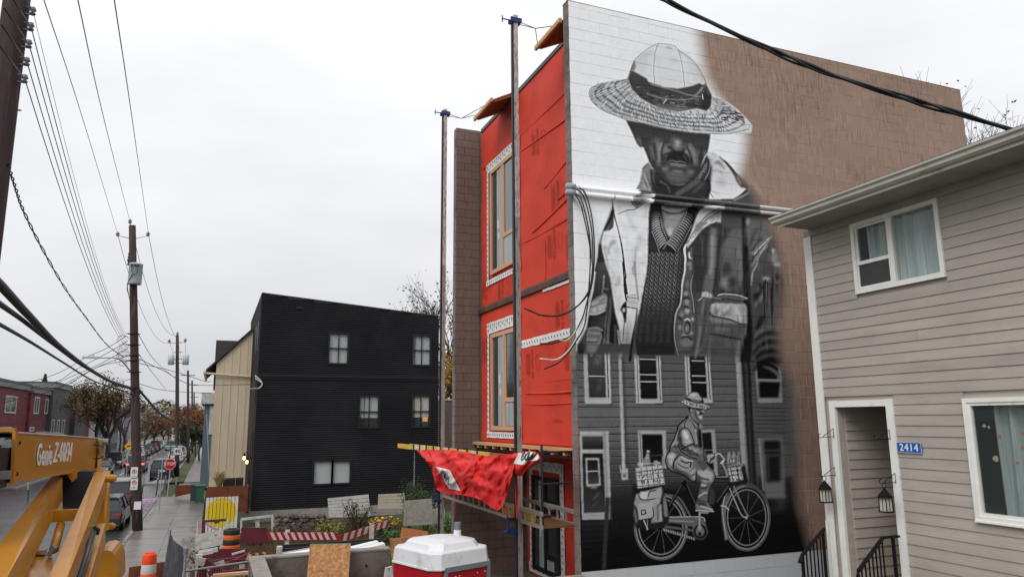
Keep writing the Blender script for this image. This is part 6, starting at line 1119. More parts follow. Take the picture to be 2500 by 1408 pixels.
# ================================================================ black corrugated building
BY = 38.0
m_corr = M('black_corrugated_metal', (.0075, .0077, .010), .5, .35, .5, spec=.25, col2=(.017, .016, .019), c2lo=.45, c2hi=.75, c2scale=.22); m_bfr = M('black_window_frame', (.012, .012, .014), .45, .1, 3); m_blind = M('grey_blind', (.62, .65, .65), .8, .06, 30); m_blindw = M('warm_blind', (.74, .68, .61), .8, .08, 30)  # lighter patches in the cladding colour imitate a sheen on the metal
blk = thing('black_building', 'black corrugated metal three storey building with sloping roof', 'building', (6.5, 38, .5))
bTL, bTR, bBL = at(637, 716, BY), at(1070, 773, BY), at(612, 1247, BY); XL = bBL.x; XR = at(1072, 773, BY).x; ZT0 = bTL.z; sl_ = (bTR.z - bTL.z) / (bTR.x - bTL.x); ZB = bBL.z
wins = [(at(806, 814, BY), at(847, 886, BY), 'b', 1), (at(1010, 820, BY), at(1049, 890, BY), 'b', 1), (at(880, 967, BY), at(922, 1042, BY), 'b', 1), (at(1008, 967, BY), at(1047, 1040, BY), 'w', 1), (at(768, 1126, BY), at(808, 1179, BY), 'b', 0), (at(814, 1126, BY), at(853, 1177, BY), 'b', 0)]
def topz(x): return ZT0 + sl_ * (x - XL)
q = MB(); z = ZB; step = .106; zb_band = at(800, 921, BY).z
while z < ZT0 + .02:
    xr = XR if z + step < topz(XR) else max(XL + .1, XL + (z - ZT0) / sl_) if z < ZT0 else XL
    if xr - XL < .15: break
    xr2 = min(XR, XL + (z + step - ZT0) / sl_) if z + step > topz(XR) else XR
    if xr2 <= XL: break
    xs = [XL, xr2]
    cuts = [(a.x - .06, b_.x + .06) for a, b_, _, _ in wins if b_.z - .06 < z + step / 2 < a.z + .06]
    cuts.sort(); s = XL; segs = []
    for c0, c1 in cuts:
        if c0 > s: segs.append((s, c0))
        s = max(s, c1)
    segs.append((s, xr2))
    for s0, s1 in segs:
        pr = [(0, 0), (-.025, .018), (-.030, .05), (-.005, .075), (0, step)]
        for (d0, h0), (d1, h1) in zip(pr[:-1], pr[1:]): q.add([(s0, BY + d0, z + h0), (s1, BY + d0, z + h0), (s1, BY + d1, z + h1), (s0, BY + d1, z + h1)], [(0, 1, 2, 3)])
    z += step
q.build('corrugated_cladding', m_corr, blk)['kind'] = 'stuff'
q = MB()
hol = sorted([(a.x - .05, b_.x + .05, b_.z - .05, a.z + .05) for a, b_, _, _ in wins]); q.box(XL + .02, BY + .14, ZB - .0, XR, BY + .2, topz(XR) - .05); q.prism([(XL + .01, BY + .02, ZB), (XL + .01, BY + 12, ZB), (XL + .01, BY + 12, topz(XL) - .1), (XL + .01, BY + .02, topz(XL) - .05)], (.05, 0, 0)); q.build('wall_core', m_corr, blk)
q = MB(); q.prism([(XL - .03, BY - .05, topz(XL) - .02), (XR, BY - .05, topz(XR) - .02), (XR, BY - .05, topz(XR) + .05), (XL - .03, BY - .05, topz(XL) + .05)], (0, 12, 0)); q.build('roof', m_bfr, blk)
q = MB(); q.box(XL - .02, BY - .06, zb_band - .02, XR, BY - .031, zb_band + .12); q.box(XL - .02, BY - .045, zb_band - .12, XR, BY - .031, zb_band - .06); q.build('floor_flashing', m_bfr, blk)
q = MB()
for k in range(100):
    zz = ZB + k * .106
    if zz > ZT0 - .1: break
    q.box(XL - .02, BY + .02, zz + .03, XL + .01, BY + 12, zz + .07)
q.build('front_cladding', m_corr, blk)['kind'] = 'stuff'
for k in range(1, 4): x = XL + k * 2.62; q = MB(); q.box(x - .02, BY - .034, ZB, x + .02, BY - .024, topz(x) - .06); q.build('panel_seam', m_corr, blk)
for yy in (39.2, 41.0):
    for zz in (2.8, 5.6, 8.4): q = MB(); q.box(XL - .04, yy, zz, XL - .021, yy + .9, zz + 1.5); q.build('front_window', m_bfr, blk)
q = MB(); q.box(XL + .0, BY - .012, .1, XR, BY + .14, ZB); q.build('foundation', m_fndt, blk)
for a, b_, kd, cross in wins:
    w = thing_part('window', blk); q = MB(); x0, x1, z0, z1 = a.x, b_.x, b_.z, a.z
    for (p, r, s, t_) in ((x0 - .09, x0, z0 - .09, z1 + .09), (x1, x1 + .09, z0 - .09, z1 + .09)): q.box(p, BY - .05, s, r, BY + .1, t_)
    q.box(x0, BY - .05, z1, x1, BY + .1, z1 + .09); q.box(x0, BY - .06, z0 - .09, x1, BY + .1, z0)
    if cross: q.box(x0, BY - .02, (z0 + z1) / 2 - .025, x1, BY + .06, (z0 + z1) / 2 + .025); q.box((x0 + x1) / 2 - .018, BY - .016, z0, (x0 + x1) / 2 + .018, BY + .06, z1)
    q.build('window_frame', m_bfr, w); zc = z0 + (z1 - z0) * (.30 if (kd == 'w' or x0 > 6.3 and z0 < 6.5 and z0 > 3) else 0)
    q = MB(); q.box(x0, BY + .09, zc, x1, BY + .10, z1); q.build('blind', m_blindw if kd == 'w' else m_blind, w); q = MB(); q.box(x0, BY + .13, z0, x1, BY + .139, z1); q.build('room_back', m_int, w)
    q = MB(); q.box(x0, BY + .03, z0, x1, BY + .035, z1); q.build('pane', m_glass, w)
    if kd == 'w': q = MB(); q.box(x1 - .32, BY + .11, z0 + .25, x1 - .04, BY + .12, z0 + .5); q.build('lit_lampshade', M('warm_lamplight', (.6, .3, .12), .7, .2, 8, emit=(1, .42, .14), es=.55), w)
q = MB(); p = at(735, 750, BY); q.box(p.x - .25, BY - .07, p.z - .1, p.x + .1, BY - .031, p.z + .05); q.build('vent_grille', m_bfr, blk)
# bent white service pipes at the corner
t = thing('service_mast', 'white bent service pipes on the front corner of the black building', 'pipe', at(625, 935, BY - .2)); q = MB()
for d in (0, 7): q.tube([tuple(v) for v in smooth(np.array([tuple(at(x, y, BY - .25)) for x, y in ((622 + d * .2, 916 + d), (634, 926 + d * .6), (640, 937), (632, 947), (612, 948), (596, 950))]), False, 5)], .028, 6)
q.build('pipe', m_whc, t, True)
# porch lamps (lit)
lampm = M('lit_bulb', (1, .7, .4), .5, .02, 3, emit=(1, .55, .18), es=5)
for (px, py, lab) in ((596, 1117, 'lit lantern nearer the cream wall'), (603, 1127, 'lit lantern on the black corner post')):
    c = at(px, py, BY - .6); t = thing('porch_lamp', lab, 'lamp', c - Vector((0, 0, .12)), 'lit porch lanterns'); q = MB(); q.lathe(c, [(.03, -.09), (.055, -.02), (.05, .05), (.03, .08)], 10); q.build('bulb_glass', lampm, t, True); q = MB(); q.lathe(c + Vector((0, 0, .105)), [(.11, 0), (.05, .07), (.015, .12)], 10); q.tube([c + Vector((0, 0, .2)), c + Vector((.1, .1, .28)), c + Vector((.22, .3, .1))], .015, 6); q.build('lamp_cap', m_iron, t)
    li = bpy.data.lights.new('porch_light', 'POINT'); li.energy = 9; li.color = (1, .55, .22); li.shadow_soft_size = .06; lo = bpy.data.objects.new('porch_light', li); COL.objects.link(lo); lo.location = c + Vector((-.12, -.12, .0))
q = MB(); p = at(603, 1140, BY - .5); q.box(p.x + .05, BY - .45, .6, p.x + .17, BY - .33, p.z - .1); single(q, 'porch_post', m_bfr, 'black post under the lit porch lanterns', 'post')
# ================================================================ cream building with vertical boards
CY = 46.0; m_cream = M('cream_boards', (.60, .50, .36), .6, .08, 1.5, stretch=(1, 1, .3), rnd=.03); m_brn = M('brown_roof_metal', (.05, .04, .04), .6, .15, 3)
crm = thing('cream_building', 'cream board clad building with a steep brown roof edge', 'building', (1, 46, .1)); eL = at(507, 905, CY); eR = at(640, 783, CY); cb = at(516, 1165, CY).x; ct = at(517, 920, CY).x
x = .05; slope = (eR.z - eL.z) / (eR.x - eL.x); XL0 = at(519, 1000, CY).x
CM = 2.5 - XL0
while x < CM:
    x1 = min(x + .42, CM); q = MB(); zt = lambda xx: eL.z + slope * (xx - eL.x) - .05
    q.prism([(x + XL0 + .006, CY, .2), (x1 + XL0 - .006, CY, .2), (x1 + XL0 - .006, CY, zt(x1 + XL0)), (x + XL0 + .006, CY, zt(x + XL0))], (0, .04, 0)); q.build('siding_board', m_cream, crm); q = MB(); q.box(x1 + XL0 - .02, CY - .02, .2, x1 + XL0 + .012, CY - .001, zt(x1 + XL0) - .02); q.build('batten', m_cream, crm); x = x1
q = MB(); q.box(XL0 + .05, CY + .045, .1, 6, CY + 8, eL.z - .1); q.prism([(XL0 + .06, CY + .05, eL.z - .1), (2.5, CY + .05, eL.z - .1), (2.5, CY + .05, eR.z - .1), (XL0 + .06, CY + .05, eL.z)], (0, 8, 0)); q.build('wall_core', m_cream, crm)
q = MB(); q.prism([eL + Vector((-.1, -.15, -.05)), eL + Vector((-.1, -.15, .08)), (2.5, CY - .15, eL.z + slope * (2.5 - eL.x) + .08), (2.5, CY - .15, eL.z + slope * (2.5 - eL.x) - .05)], (0, 8, 0)); q.build('roof', m_brn, crm)
q = MB(); q.tube([eL + Vector((-.1, -.2, -.15)), at(617, 920, CY) + Vector((0, -.1, 0))], .06, 8); q.tube([eL + Vector((-.15, -.3, -.1)), eL + Vector((-.15, 8, -.1))], .08, 8); q.build('gutter', m_cream, crm)
q = MB(); q.tube([at(505, 1010, CY - .3), at(512, 1165, CY - .3)], .035, 6); q.build('downpipe', m_galv, crm)
q = MB(); p = at(528, 830, CY + 7); q.box(p.x, CY + 7, 7.0, p.x + 1.8, CY + 10, p.z); single(q, 'dormer_box', m_brn, 'dark metal clad dormer behind the cream roof', 'dormer')
# corten planter, ornamental grass
m_cort = M('corten_steel', (.13, .038, .014), .7, .2, 1.2, col2=(.075, .022, .012), c2scale=1.3)
t = thing('corten_planter', 'long rusty steel planter in front of the cream wall', 'planter', (.8, 36.8, .4)); a, b_ = at(505, 1188, 36.6), at(607, 1188, 36.6); q = MB(); q.box(a.x, 36.6, a.z - 1.15, b_.x, 36.64, a.z); q.box(a.x, 36.64, a.z - 1.15, a.x + .04, 37.6, a.z); q.box(b_.x - .04, 36.64, a.z - 1.15, b_.x, 37.9, a.z); q.build('side_panel', m_cort, t); q = MB(); q.box(a.x + .04, 36.64, a.z - .2, b_.x - .04, 37.6, a.z - .12); q.build('soil', m_earth, t)
c, d = at(545, 1166, 38.2), at(594, 1166, 38.2); q = MB(); q.box(c.x, 38.0, c.z - .8, d.x - .35, 38.1, c.z); q.box(d.x - .34, 38.0, c.z - .8, d.x, 38.1, c.z); single(q, 'dark_planter_screen', m_bfr, 'dark low screen behind the rusty planter', 'screen')
def tuft(c, n, h, sp, mat, name, label, cat, w=.012, seed=0, droop=.5, group=None):
    r = random.Random(seed); q = MB()
    for _ in range(n):
        a = r.uniform(0, 2 * PI); l = h * r.uniform(.55, 1.1); o = sp * r.uniform(.2, 1); p0 = Vector(c) + Vector((r.uniform(-.08, .08), r.uniform(-.08, .08), 0)); p1 = p0 + Vector((math.cos(a) * o * .4, math.sin(a) * o * .4, l * .7)); p2 = p0 + Vector((math.cos(a) * o, math.sin(a) * o, l * (1 - droop * r.random()))); s = Vector((-math.sin(a), math.cos(a), 0)) * w
        q.add([p0 - s, p0 + s, p1 + s, p1 - s, p2], [(0, 1, 2, 3), (3, 2, 4)])
    return single(q, name, mat, label, cat, loc=c, group=group)
m_straw = M('straw_grass', (.30, .24, .11), .8, .3, 3); tuft(at(535, 1192, 37.1), 160, 1.0, .65, m_straw, 'ornamental_grass', 'straw coloured grass tuft in the rusty planter', 'grass', seed=4)
# ================================================================ garden lot
m_wh = M('weathered_white_wood', (.50, .49, .46), .7, .16, 4, col2=(.24, .21, .18), c2lo=.55, c2hi=.66, c2scale=6, stretch=(1, 1, 1)); m_mar = M('maroon_wood', (.13, .018, .03), .6, .2, 4, col2=(.07, .02, .025), c2scale=3); m_pnk = M('faded_pink_wood', (.40, .26, .27), .7, .2, 5); m_yelp = M('yellow_paint', (.66, .47, .008), .5, .08, 4, col2=(.5, .36, .02), c2lo=.6, c2hi=.7, c2scale=12)
# white slat panel with a yellow disc
gt = bpy.data.materials.new('slat_with_disc'); gt.use_nodes = True
GY = 35.5; gTL, gBR = at(503, 1214, GY), at(578, 1296, GY); gc = at(540, 1250, GY); gr = (at(577, 1250, GY).x - gc.x)
def discmat():
    nt = gt.node_tree; N = nt.nodes; L = nt.links; b = N['Principled BSDF']; b.inputs['Roughness'].default_value = .55; g_ = N.new('ShaderNodeNewGeometry'); v = N.new('ShaderNodeVectorMath'); v.operation = 'SUBTRACT'; L.new(g_.outputs['Position'], v.inputs[0]); v.inputs[1].default_value = gc
    m2 = N.new('ShaderNodeVectorMath'); m2.operation = 'MULTIPLY'; L.new(v.outputs[0], m2.inputs[0]); m2.inputs[1].default_value = (1 / gr, 0, 1 / (gr * .99)); ln = N.new('ShaderNodeVectorMath'); ln.operation = 'LENGTH'; L.new(m2.outputs[0], ln.inputs[0]); lt = N.new('ShaderNodeMath'); lt.operation = 'LESS_THAN'; lt.inputs[1].default_value = 1; L.new(ln.outputs['Value'], lt.inputs[0])
    nz = N.new('ShaderNodeTexNoise'); nz.inputs['Scale'].default_value = 14; L.new(g_.outputs['Position'], nz.inputs[0]); mr = N.new('ShaderNodeMapRange'); mr.inputs[3].default_value = .75; mr.inputs[4].default_value = 1.15; L.new(nz.outputs[0], mr.inputs[0])
    mx = N.new('ShaderNodeMix'); mx.data_type = 'RGBA'; L.new(lt.outputs[0], mx.inputs[0]); mx.inputs[6].default_value = (.58, .57, .55, 1); mx.inputs[7].default_value = (.66, .46, .008, 1); s = N.new('ShaderNodeVectorMath'); s.operation = 'SCALE'; L.new(mx.outputs[2], s.inputs[0]); L.new(mr.outputs[0], s.inputs['Scale']); L.new(s.outputs[0], b.inputs['Base Color'])
discmat()
t = thing('slatted_panel', 'white slatted wooden panel painted with a big yellow disc', 'fence', (gc.x, GY, .2)); n = 9; wd = (gBR.x - gTL.x) / n
for k in range(n): q = MB(); q.box(gTL.x + k * wd + .012, GY, gBR.z - .1 + rb.uniform(-.02, .02), gTL.x + (k + 1) * wd - .012, GY + .025, gTL.z + rb.uniform(-.01, .01)); q.build('slat', gt, t)
for z in (gTL.z - .25, gBR.z + .25): q = MB(); q.box(gTL.x, GY + .026, z, gBR.x, GY + .07, z + .09); q.build('rail', m_wh, t)
def plankthing(name, label, cat, specs, group=None, Y=None):
    """specs: (px1,py1,px2,py2,depth,width,thick,material): a board from one traced point to another"""
    pts = [at(s[0], s[1], s[4]) for s in specs]; c = sum(pts, Vector()) / len(pts); t = thing(name, label, cat, (c.x, c.y, lot_z(c.x, c.y)), group)
    for s in specs:
        a, b_ = at(s[0], s[1], s[4]), at(s[2], s[3], s[5] if len(s) > 8 else s[4]); q = MB(); wv, th, mt = s[-3], s[-2], s[-1]; q.bar(a, b_, th, wv, (0, 0, 1) if abs((b_ - a).normalized().z) < .8 else (1, 0, 0)); q.build('board', mt, t)
    return t
Yg = 32.5
plankthing('garden_gate', 'pink and maroon wooden gate frame before the yellow disc panel', 'gate', [(482, 1270, 482, 1310, Yg, .05, .05, m_wh), (490, 1268, 488, 1312, Yg, .1, .08, m_pnk), (494, 1272, 552, 1268, Yg, .09, .05, m_mar), (500, 1276, 536, 1296, Yg, .09, .05, m_pnk), (553, 1266, 553, 1300, Yg, .09, .05, m_wh), (497, 1274, 497, 1300, Yg, .12, .06, m_mar), (523, 1273, 536, 1272, Yg - .1, .12, .04, m_mar), (482, 1270, 490, 1264, Yg, .06, .06, m_pnk)])
plankthing('compost_bin', 'low bin of peeling white boards beside the pavement', 'planter', [(477, 1314, 556, 1300, 28.5, .26, .04, m_wh), (478, 1334, 550, 1318, 28.5, .24, .04, m_wh), (478, 1312, 478, 1340, 28.6, .06, .06, m_wh), (556, 1300, 560, 1330, 28.6, .07, .06, m_wh)])
plankthing('white_barrier_frame', 'white horizontal frame on posts against the concrete base', 'fence', [(588, 1267, 667, 1258, 32.5, .09, .06, m_wh), (590, 1268, 590, 1296, 32.5, .05, .06, m_wh), (628, 1264, 629, 1292, 32.6, .16, .04, m_wh), (664, 1259, 664, 1296, 32.5, .05, .05, m_wh), (588, 1270, 588, 1300, 32.4, .05, .05, m_wh), (667, 1262, 668, 1284, 32.7, .06, .06, m_wh)])
plankthing('maroon_planter', 'maroon wooden planter box filled with dead weeds', 'planter', [(588, 1305, 650, 1306, 29.5, .55, .06, m_mar), (588, 1292, 640, 1290, 30.3, .1, .05, m_mar)])
# toppled wood heap behind the fence
plankthing('board_heap', 'heap of maroon and white broken boards behind the wire fence', 'wood', [(508, 1400, 615, 1352, 18, .12, .08, m_mar), (502, 1372, 560, 1408, 17.5, .13, .08, m_mar), (486, 1352, 484, 1408, 18, .13, .09, m_wh), (484, 1352, 520, 1345, 18.2, .08, .06, m_wh), (556, 1370, 552, 1412, 18.4, .12, .07, m_mar), (590, 1372, 592, 1412, 18.6, .12, .05, m_wh), (505, 1396, 550, 1382, 18.5, .3, .03, m_wh), (492, 1408, 498, 1362, 17.6, .2, .06, m_mar), (520, 1376, 612, 1362, 18.8, .16, .07, m_mar), (566, 1352, 598, 1343, 19, .04, .04, m_wh), (478, 1368, 500, 1372, 17.5, .16, .04, m_wh)])
plankthing('raised_bed_edge', 'white edged maroon raised bed full of moss beside the pavement', 'planter', [(485, 1348, 532, 1340, 20, .10, .06, m_wh), (485, 1350, 602, 1349, 20.6, .22, .05, m_mar)])
plankthing('sawhorse', 'white A shaped sawhorse leg by the orange drum', 'sawhorse', [(548, 1306, 538, 1340, 26, .08, .05, m_wh), (549, 1306, 550, 1340, 26, .08, .05, m_wh), (550, 1306, 560, 1340, 26.2, .08, .05, m_wh)])
plankthing('slat_pile', 'reddish brown slats lying across the bed left of the foam boards', 'wood', [(612 + k * 9, 1352 - k, 606 + k * 9, 1366 - k, 16, .09, .04, m_rust if k % 2 else m_lumber) for k in range(6)] + [(560, 1372, 680, 1362, 16.4, .1, .05, m_mar), (690, 1352, 758, 1340, 15.6, .07, .04, m_wh), (700, 1362, 752, 1352, 15.2, .05, .05, m_lumber)])
plankthing('loose_lumber', 'new pine boards lying inside the wire fence', 'wood', [(520, 1404, 612, 1396, 14.6, .05, .1, m_lumber), (540, 1396, 612, 1388, 15, .04, .05, m_mar)])
# orange striped drum
def drum(c, r, h, cols, name, label, cat, taper=.9, ringz=None):
    t = thing(name, label, cat, c); n = len(cols); q = MB(); q.lathe(Vector(c), [(r * 1.25, 0), (r * 1.25, .05), (r, .06)], 20); q.build('drum_base', M('rubber', (.015, .015, .015), .8, .1, 4), t)
    for i, m_ in enumerate(cols):
        z0, z1 = .06 + (h - .06) * i / n, .06 + (h - .06) * (i + 1) / n; r0, r1 = r * (1 + (taper - 1) * i / n), r * (1 + (taper - 1) * (i + 1) / n); q = MB(); q.lathe(Vector(c), [(r0, z0 + .001), (r0 * 1.02, z0 + .015), (r1 * 1.0, z1 - .012), (r1 * .98, z1)], 20); q.build('band', m_, t, True)
    q = MB(); q.box(c[0] - r * .5, c[1] - .02, c[2] + h, c[0] + r * .5, c[1] + .02, c[2] + h + .035); q.build('handle', cols[-1], t); return t
m_or = M('safety_orange', (.80, .07, .012), .4, .08, 4); m_refl = M('reflective_band', (.48, .47, .45), .3, .08, 6); m_orb = M('dirty_orange', (.62, .12, .02), .5, .15, 5); m_bk = M('drum_black', (.02, .02, .022), .5, .2, 4)
c = at(364, 1372, 20.0); drum((c.x, 20, .12), .21, 4.8 - (4.8 - at(364, 1351, 20).z) - .12, [m_or, m_or, m_refl, m_or, m_or, m_refl, m_or], 'traffic_drum', 'bright orange traffic drum with pale reflective band on the pavement', 'traffic drum', .72)
c = at(564, 1330, 26); drum((c.x, 26, at(564, 1345, 26).z), .26, .68, [m_orb, m_bk, m_orb, m_bk], 'striped_drum', 'dull orange and black striped drum among the white boards', 'traffic drum', .96)
q = MB(); a, b_ = at(315, 1384, 21.5), at(402, 1370, 21.5); q.prism([(a.x, 21.5, .13), (b_.x, 21.5, .13), b_, a], (0, .03, 0)); single(q, 'brown_hoarding', m_cort, 'rusty brown board standing behind the bright orange drum', 'board')
# red and white boards
m_rs = M('barrier_red', (.42, .010, .02), .5, .15, 5); m_ws = M('barrier_white', (.52, .51, .49), .55, .12, 5, col2=(.36, .33, .3), c2lo=.6, c2hi=.7, c2scale=8)
def stripeboard(p0, p1, h, n, lab, lean, posts):
    a, b_ = at(*p0), at(*p1); t = thing('barrier_board', lab, 'barrier', ((a.x + b_.x) / 2, a.y, lot_z((a.x + b_.x) / 2, a.y)), 'striped barrier boards'); d = (b_ - a)
    for k in range(n):
        f0, f1 = k / n, (k + 1) / n; s = d.normalized() * lean; q = MB(); q.prism([a + d * f0 + s, a + d * f1 + s, a + d * f1 - s - Vector((0, 0, h)), a + d * f0 - s - Vector((0, 0, h))], (0, .03, 0)); q.build('stripe', m_rs if k % 2 == 0 else m_ws, t)
    for px, py in posts: c = at(px, py, a.y + .06); q = MB(); q.box(c.x - .07, a.y + .035, lot_z(c.x, a.y) - .05, c.x + .07, a.y + .09, c.z); q.build('post', m_wh, t)
stripeboard((655, 1299, 26), (826, 1299, 26), .23, 21, 'long red and white striped barrier board facing the camera', -.06, [(702, 1292)])
stripeboard((830, 1306, 24.5), (950, 1268, 27), .22, 15, 'red and white striped barrier board rising to the right', .06, [(908, 1276)])
# white siding sheets and stones by the black building
t = thing('white_panel_screen', 'white panel of horizontal boards behind the dead plants', 'fence', at(850, 1260, 34)); a, b_, c, d = at(800, 1216, 34), at(900, 1206, 34), at(905, 1262, 34), at(803, 1262, 34)
for k in range(6): f0, f1 = k / 6, (k + 1) / 6 - .02; q = MB(); q.prism([a.lerp(d, f0), b_.lerp(c, f0), b_.lerp(c, f1), a.lerp(d, f1)], (0, .03, 0)); q.build('panel_board', m_wh, t)
t = thing('cream_panel_screen', 'cream board panel leaning by the yellow flowers', 'fence', at(960, 1240, 33.5)); a, b_, c, d = at(924, 1206, 33.5), at(988, 1203, 33.5), at(990, 1240, 33.5), at(922, 1242, 33.5); m_crp = M('cream_panel', (.44, .39, .31), .7, .1, 4)
for k in range(5): f0, f1 = k / 5, (k + 1) / 5 - .02; q = MB(); q.prism([a.lerp(d, f0), b_.lerp(c, f0), b_.lerp(c, f1), a.lerp(d, f1)], (0, .03, 0)); q.build('panel_board', m_crp, t)
m_stone = M('field_stone', (.12, .10, .09), .85, .3, 3, col2=(.07, .06, .055), c2scale=3, rnd=.3); m_lst = M('pale_stone', (.26, .245, .21), .9, .25, 7, bump=.5)
def rock(c, sx, sy, sz, seed, q=None):
    r = random.Random(seed); q = q or MB(); n, m = 8, 5; vs = []; 
    for j in range(m + 1):
        for i in range(n):
            th = PI * j / m; ph = 2 * PI * i / n; k = 1 + r.uniform(-.14, .14); vs.append((c[0] + sx * math.sin(th) * math.cos(ph) * k, c[1] + sy * math.sin(th) * math.sin(ph) * k, c[2] + sz * math.cos(th) * k))
    return q.add(vs, [(j * n + i, j * n + (i + 1) % n, (j + 1) * n + (i + 1) % n, (j + 1) * n + i) for j in range(m) for i in range(n)])
t = thing('stone_wall', 'low dark rubble wall along the foot of the black building', 'wall', at(740, 1290, 34))
for j in range(5):
    for k in range(13): c = at(676 + k * 9.5 + (j % 2) * 4, 1298 - j * 9.5, 34 + rb.uniform(-.1, .1)); rock(c, .13, .14, .11, k * 7 + j).build('stone', m_stone, t)
for (px, py, w_, h_, lab) in ((1022, 1250, .58, .48, 'tall pale stone slab standing in the garden'), (1072, 1262, .26, .34, 'smaller pale stone slab behind the scaffold pole')):
    c = at(px, py, 29 + (px > 1050)); q = MB(); q.prism([c + Vector((-w_, 0, -h_)), c + Vector((w_, 0, -h_)), c + Vector((w_ * .95, .05, h_)), c + Vector((-w_ * .9, .05, h_ * .93))], (0, .12, 0)); single(q, 'stone_slab', m_lst, lab, 'stone')
# plants
m_leafd = M('dark_leaves', (.035, .06, .02), .7, .4, 4); m_leafg = M('green_leaves', (.07, .13, .03), .65, .35, 4); m_leafy = M('yellow_leaves', (.33, .22, .03), .7, .35, 4); m_leafo = M('orange_leaves', (.15, .06, .022), .7, .4, 3); m_stem = M('brown_stems', (.055, .035, .025), .8, .3, 5); m_flower = M('yellow_flowers', (.7, .42, .02), .6, .15, 6); m_olive = M('autumn_olive', (.085, .065, .024), .7, .45, 2.2, col2=(.17, .085, .02), c2scale=.6)
def leafcloud(q, c, rx, ry, rz, n, s, r, gaps=.0):
    for _ in range(n):
        while True:
            x, y, z = r.uniform(-1, 1), r.uniform(-1, 1), r.uniform(-1, 1)
            if x * x + y * y + z * z < 1: break
        p = Vector((c[0] + x * rx, c[1] + y * ry, c[2] + z * rz)); a = r.uniform(0, 2 * PI); b_ = r.uniform(-1, 1); u = Vector((math.cos(a), math.sin(a), b_)).normalized() * s * r.uniform(.6, 1.3); v = u.cross(Vector((r.uniform(-1, 1), r.uniform(-1, 1), r.uniform(-1, 1)))).normalized() * s * .5
        q.add([p - u, p + v, p + u, p - v], [(0, 1, 2, 3)])
    return q
def shrub(c, w_, h_, mat, lab, n=500, s=.05, seed=1, stems=6, cat='shrub', name='shrub', mat2=None, group=None):
    r = random.Random(seed); t = thing(name, lab, cat, c, group); q = MB()
    for k in range(stems): a = r.uniform(0, 2 * PI); q.tube([Vector(c), Vector(c) + Vector((math.cos(a) * w_ * .3, math.sin(a) * w_ * .3, h_ * .5)), Vector(c) + Vector((math.cos(a) * w_ * r.uniform(.4, .9), math.sin(a) * w_ * r.uniform(.4, .9), h_ * r.uniform(.7, 1)))], [.02, .014, .006], 4)
    q.build('stems', m_stem, t); q = MB()
    for k in range(9): leafcloud(q, (c[0] + r.uniform(-.6, .6) * w_, c[1] + r.uniform(-.6, .6) * w_, c[2] + h_ * r.uniform(.3, .85)), w_ * .42, w_ * .42, h_ * .24, n // 9, s, r)
    q.build('foliage', mat, t)
    if mat2: q = MB(); leafcloud(q, (c[0], c[1], c[2] + h_ * .85), w_ * .95, w_ * .8, h_ * .22, n // 6, s, r); q.build('blossoms', mat2, t)
    return t
def gz(px, py, Y): c = at(px, py, Y); return (c.x, Y, lot_z(c.x, Y))
shrub(gz(870, 1290, 31.5), .9, 1.5, M('dead_brown_leaves', (.06, .035, .022), .8, .4, 5), 'tall dead brown flower stalks before the white panel', 900, .045, 3, 26)
shrub(gz(800, 1290, 30.5), .7, .95, M('sallow_leaves', (.19, .18, .04), .7, .3, 5), 'yellowing leafy plant left of the dead stalks', 500, .06, 5, 8)
shrub(gz(730, 1300, 31.0), .9, .8, m_dry, 'dry tawny weeds in front of the rubble wall', 320, .035, 6, 34)
shrub(gz(940, 1290, 29.5), .7, 1.0, m_leafd, 'dark bush topped by yellow flowers', 900, .05, 8, 8, mat2=m_flower)
shrub(gz(965, 1280, 28.5), .6, .75, m_leafg, 'green bush right of the yellow flowers', 800, .05, 9, 8)
shrub(gz(1040, 1240, 31), 1.1, 2.1, m_leafd, 'feathery dark evergreen shrub behind the scaffold pole', 2600, .045, 10, 10); shrub(gz(1000, 1190, 32), .7, 2.3, m_leafd, 'arching evergreen branches left of the scaffold pole', 500, .04, 12, 8)
shrub(gz(1095, 1290, 24), .7, 1.2, m_leafg, 'leafy bush between the two scaffold poles', 1300, .05, 13, 8); shrub(gz(520, 1325, 29), .7, .5, m_dry, 'dead brown growth inside the white board bin', 700, .035, 14, 14)
shrub(gz(630, 1300, 30.2), .7, .6, M('russet_weeds', (.09, .055, .03), .8, .4, 5), 'russet weeds spilling from the maroon planter', 700, .035, 15, 14); shrub(gz(560, 1360, 20.4), 1.0, .2, M('moss', (.05, .07, .02), .9, .3, 5), 'mossy growth over the raised bed', 900, .03, 16, 4)
shrub(gz(480, 1340, 27.5), .35, .4, m_dry, 'small dead tuft at the corner of the board bin', 300, .03, 17, 12); shrub(gz(690, 1340, 22), .8, .4, m_leafd, 'low dark groundcover behind the concrete box', 900, .035, 18, 8)
# long bed and building materials behind the concrete box
m_foam = M('white_foam_board', (.76, .77, .79), .6, .04, 4); m_bed = M('black_timber_bed', (.02, .017, .017), .7, .2, 3)
t = thing('raised_bed', 'long black timber raised bed behind the white foam boards', 'planter', at(810, 1345, 17)); a, b_ = at(682, 1340, 17), at(938, 1318, 17); q = MB(); q.prism([a, b_, b_ - Vector((0, 0, .3)), a - Vector((0, 0, .3))], (0, .08, 0)); q.build('bed_board', m_bed, t); q = MB(); c, d = at(684, 1330, 18.3), at(935, 1314, 18.3); q.prism([c, d, d - Vector((0, 0, .3)), c - Vector((0, 0, .3))], (0, .08, 0)); q.build('bed_board', m_bed, t); q = MB(); q.box(a.x - .05, 16.95, a.z - .5, a.x + .06, 17.1, a.z + .06); q.build('bed_post', m_wh, t)
t = thing('foam_boards', 'stack of white insulation boards behind the leaning sheet', 'board', at(800, 1350, 14.5))
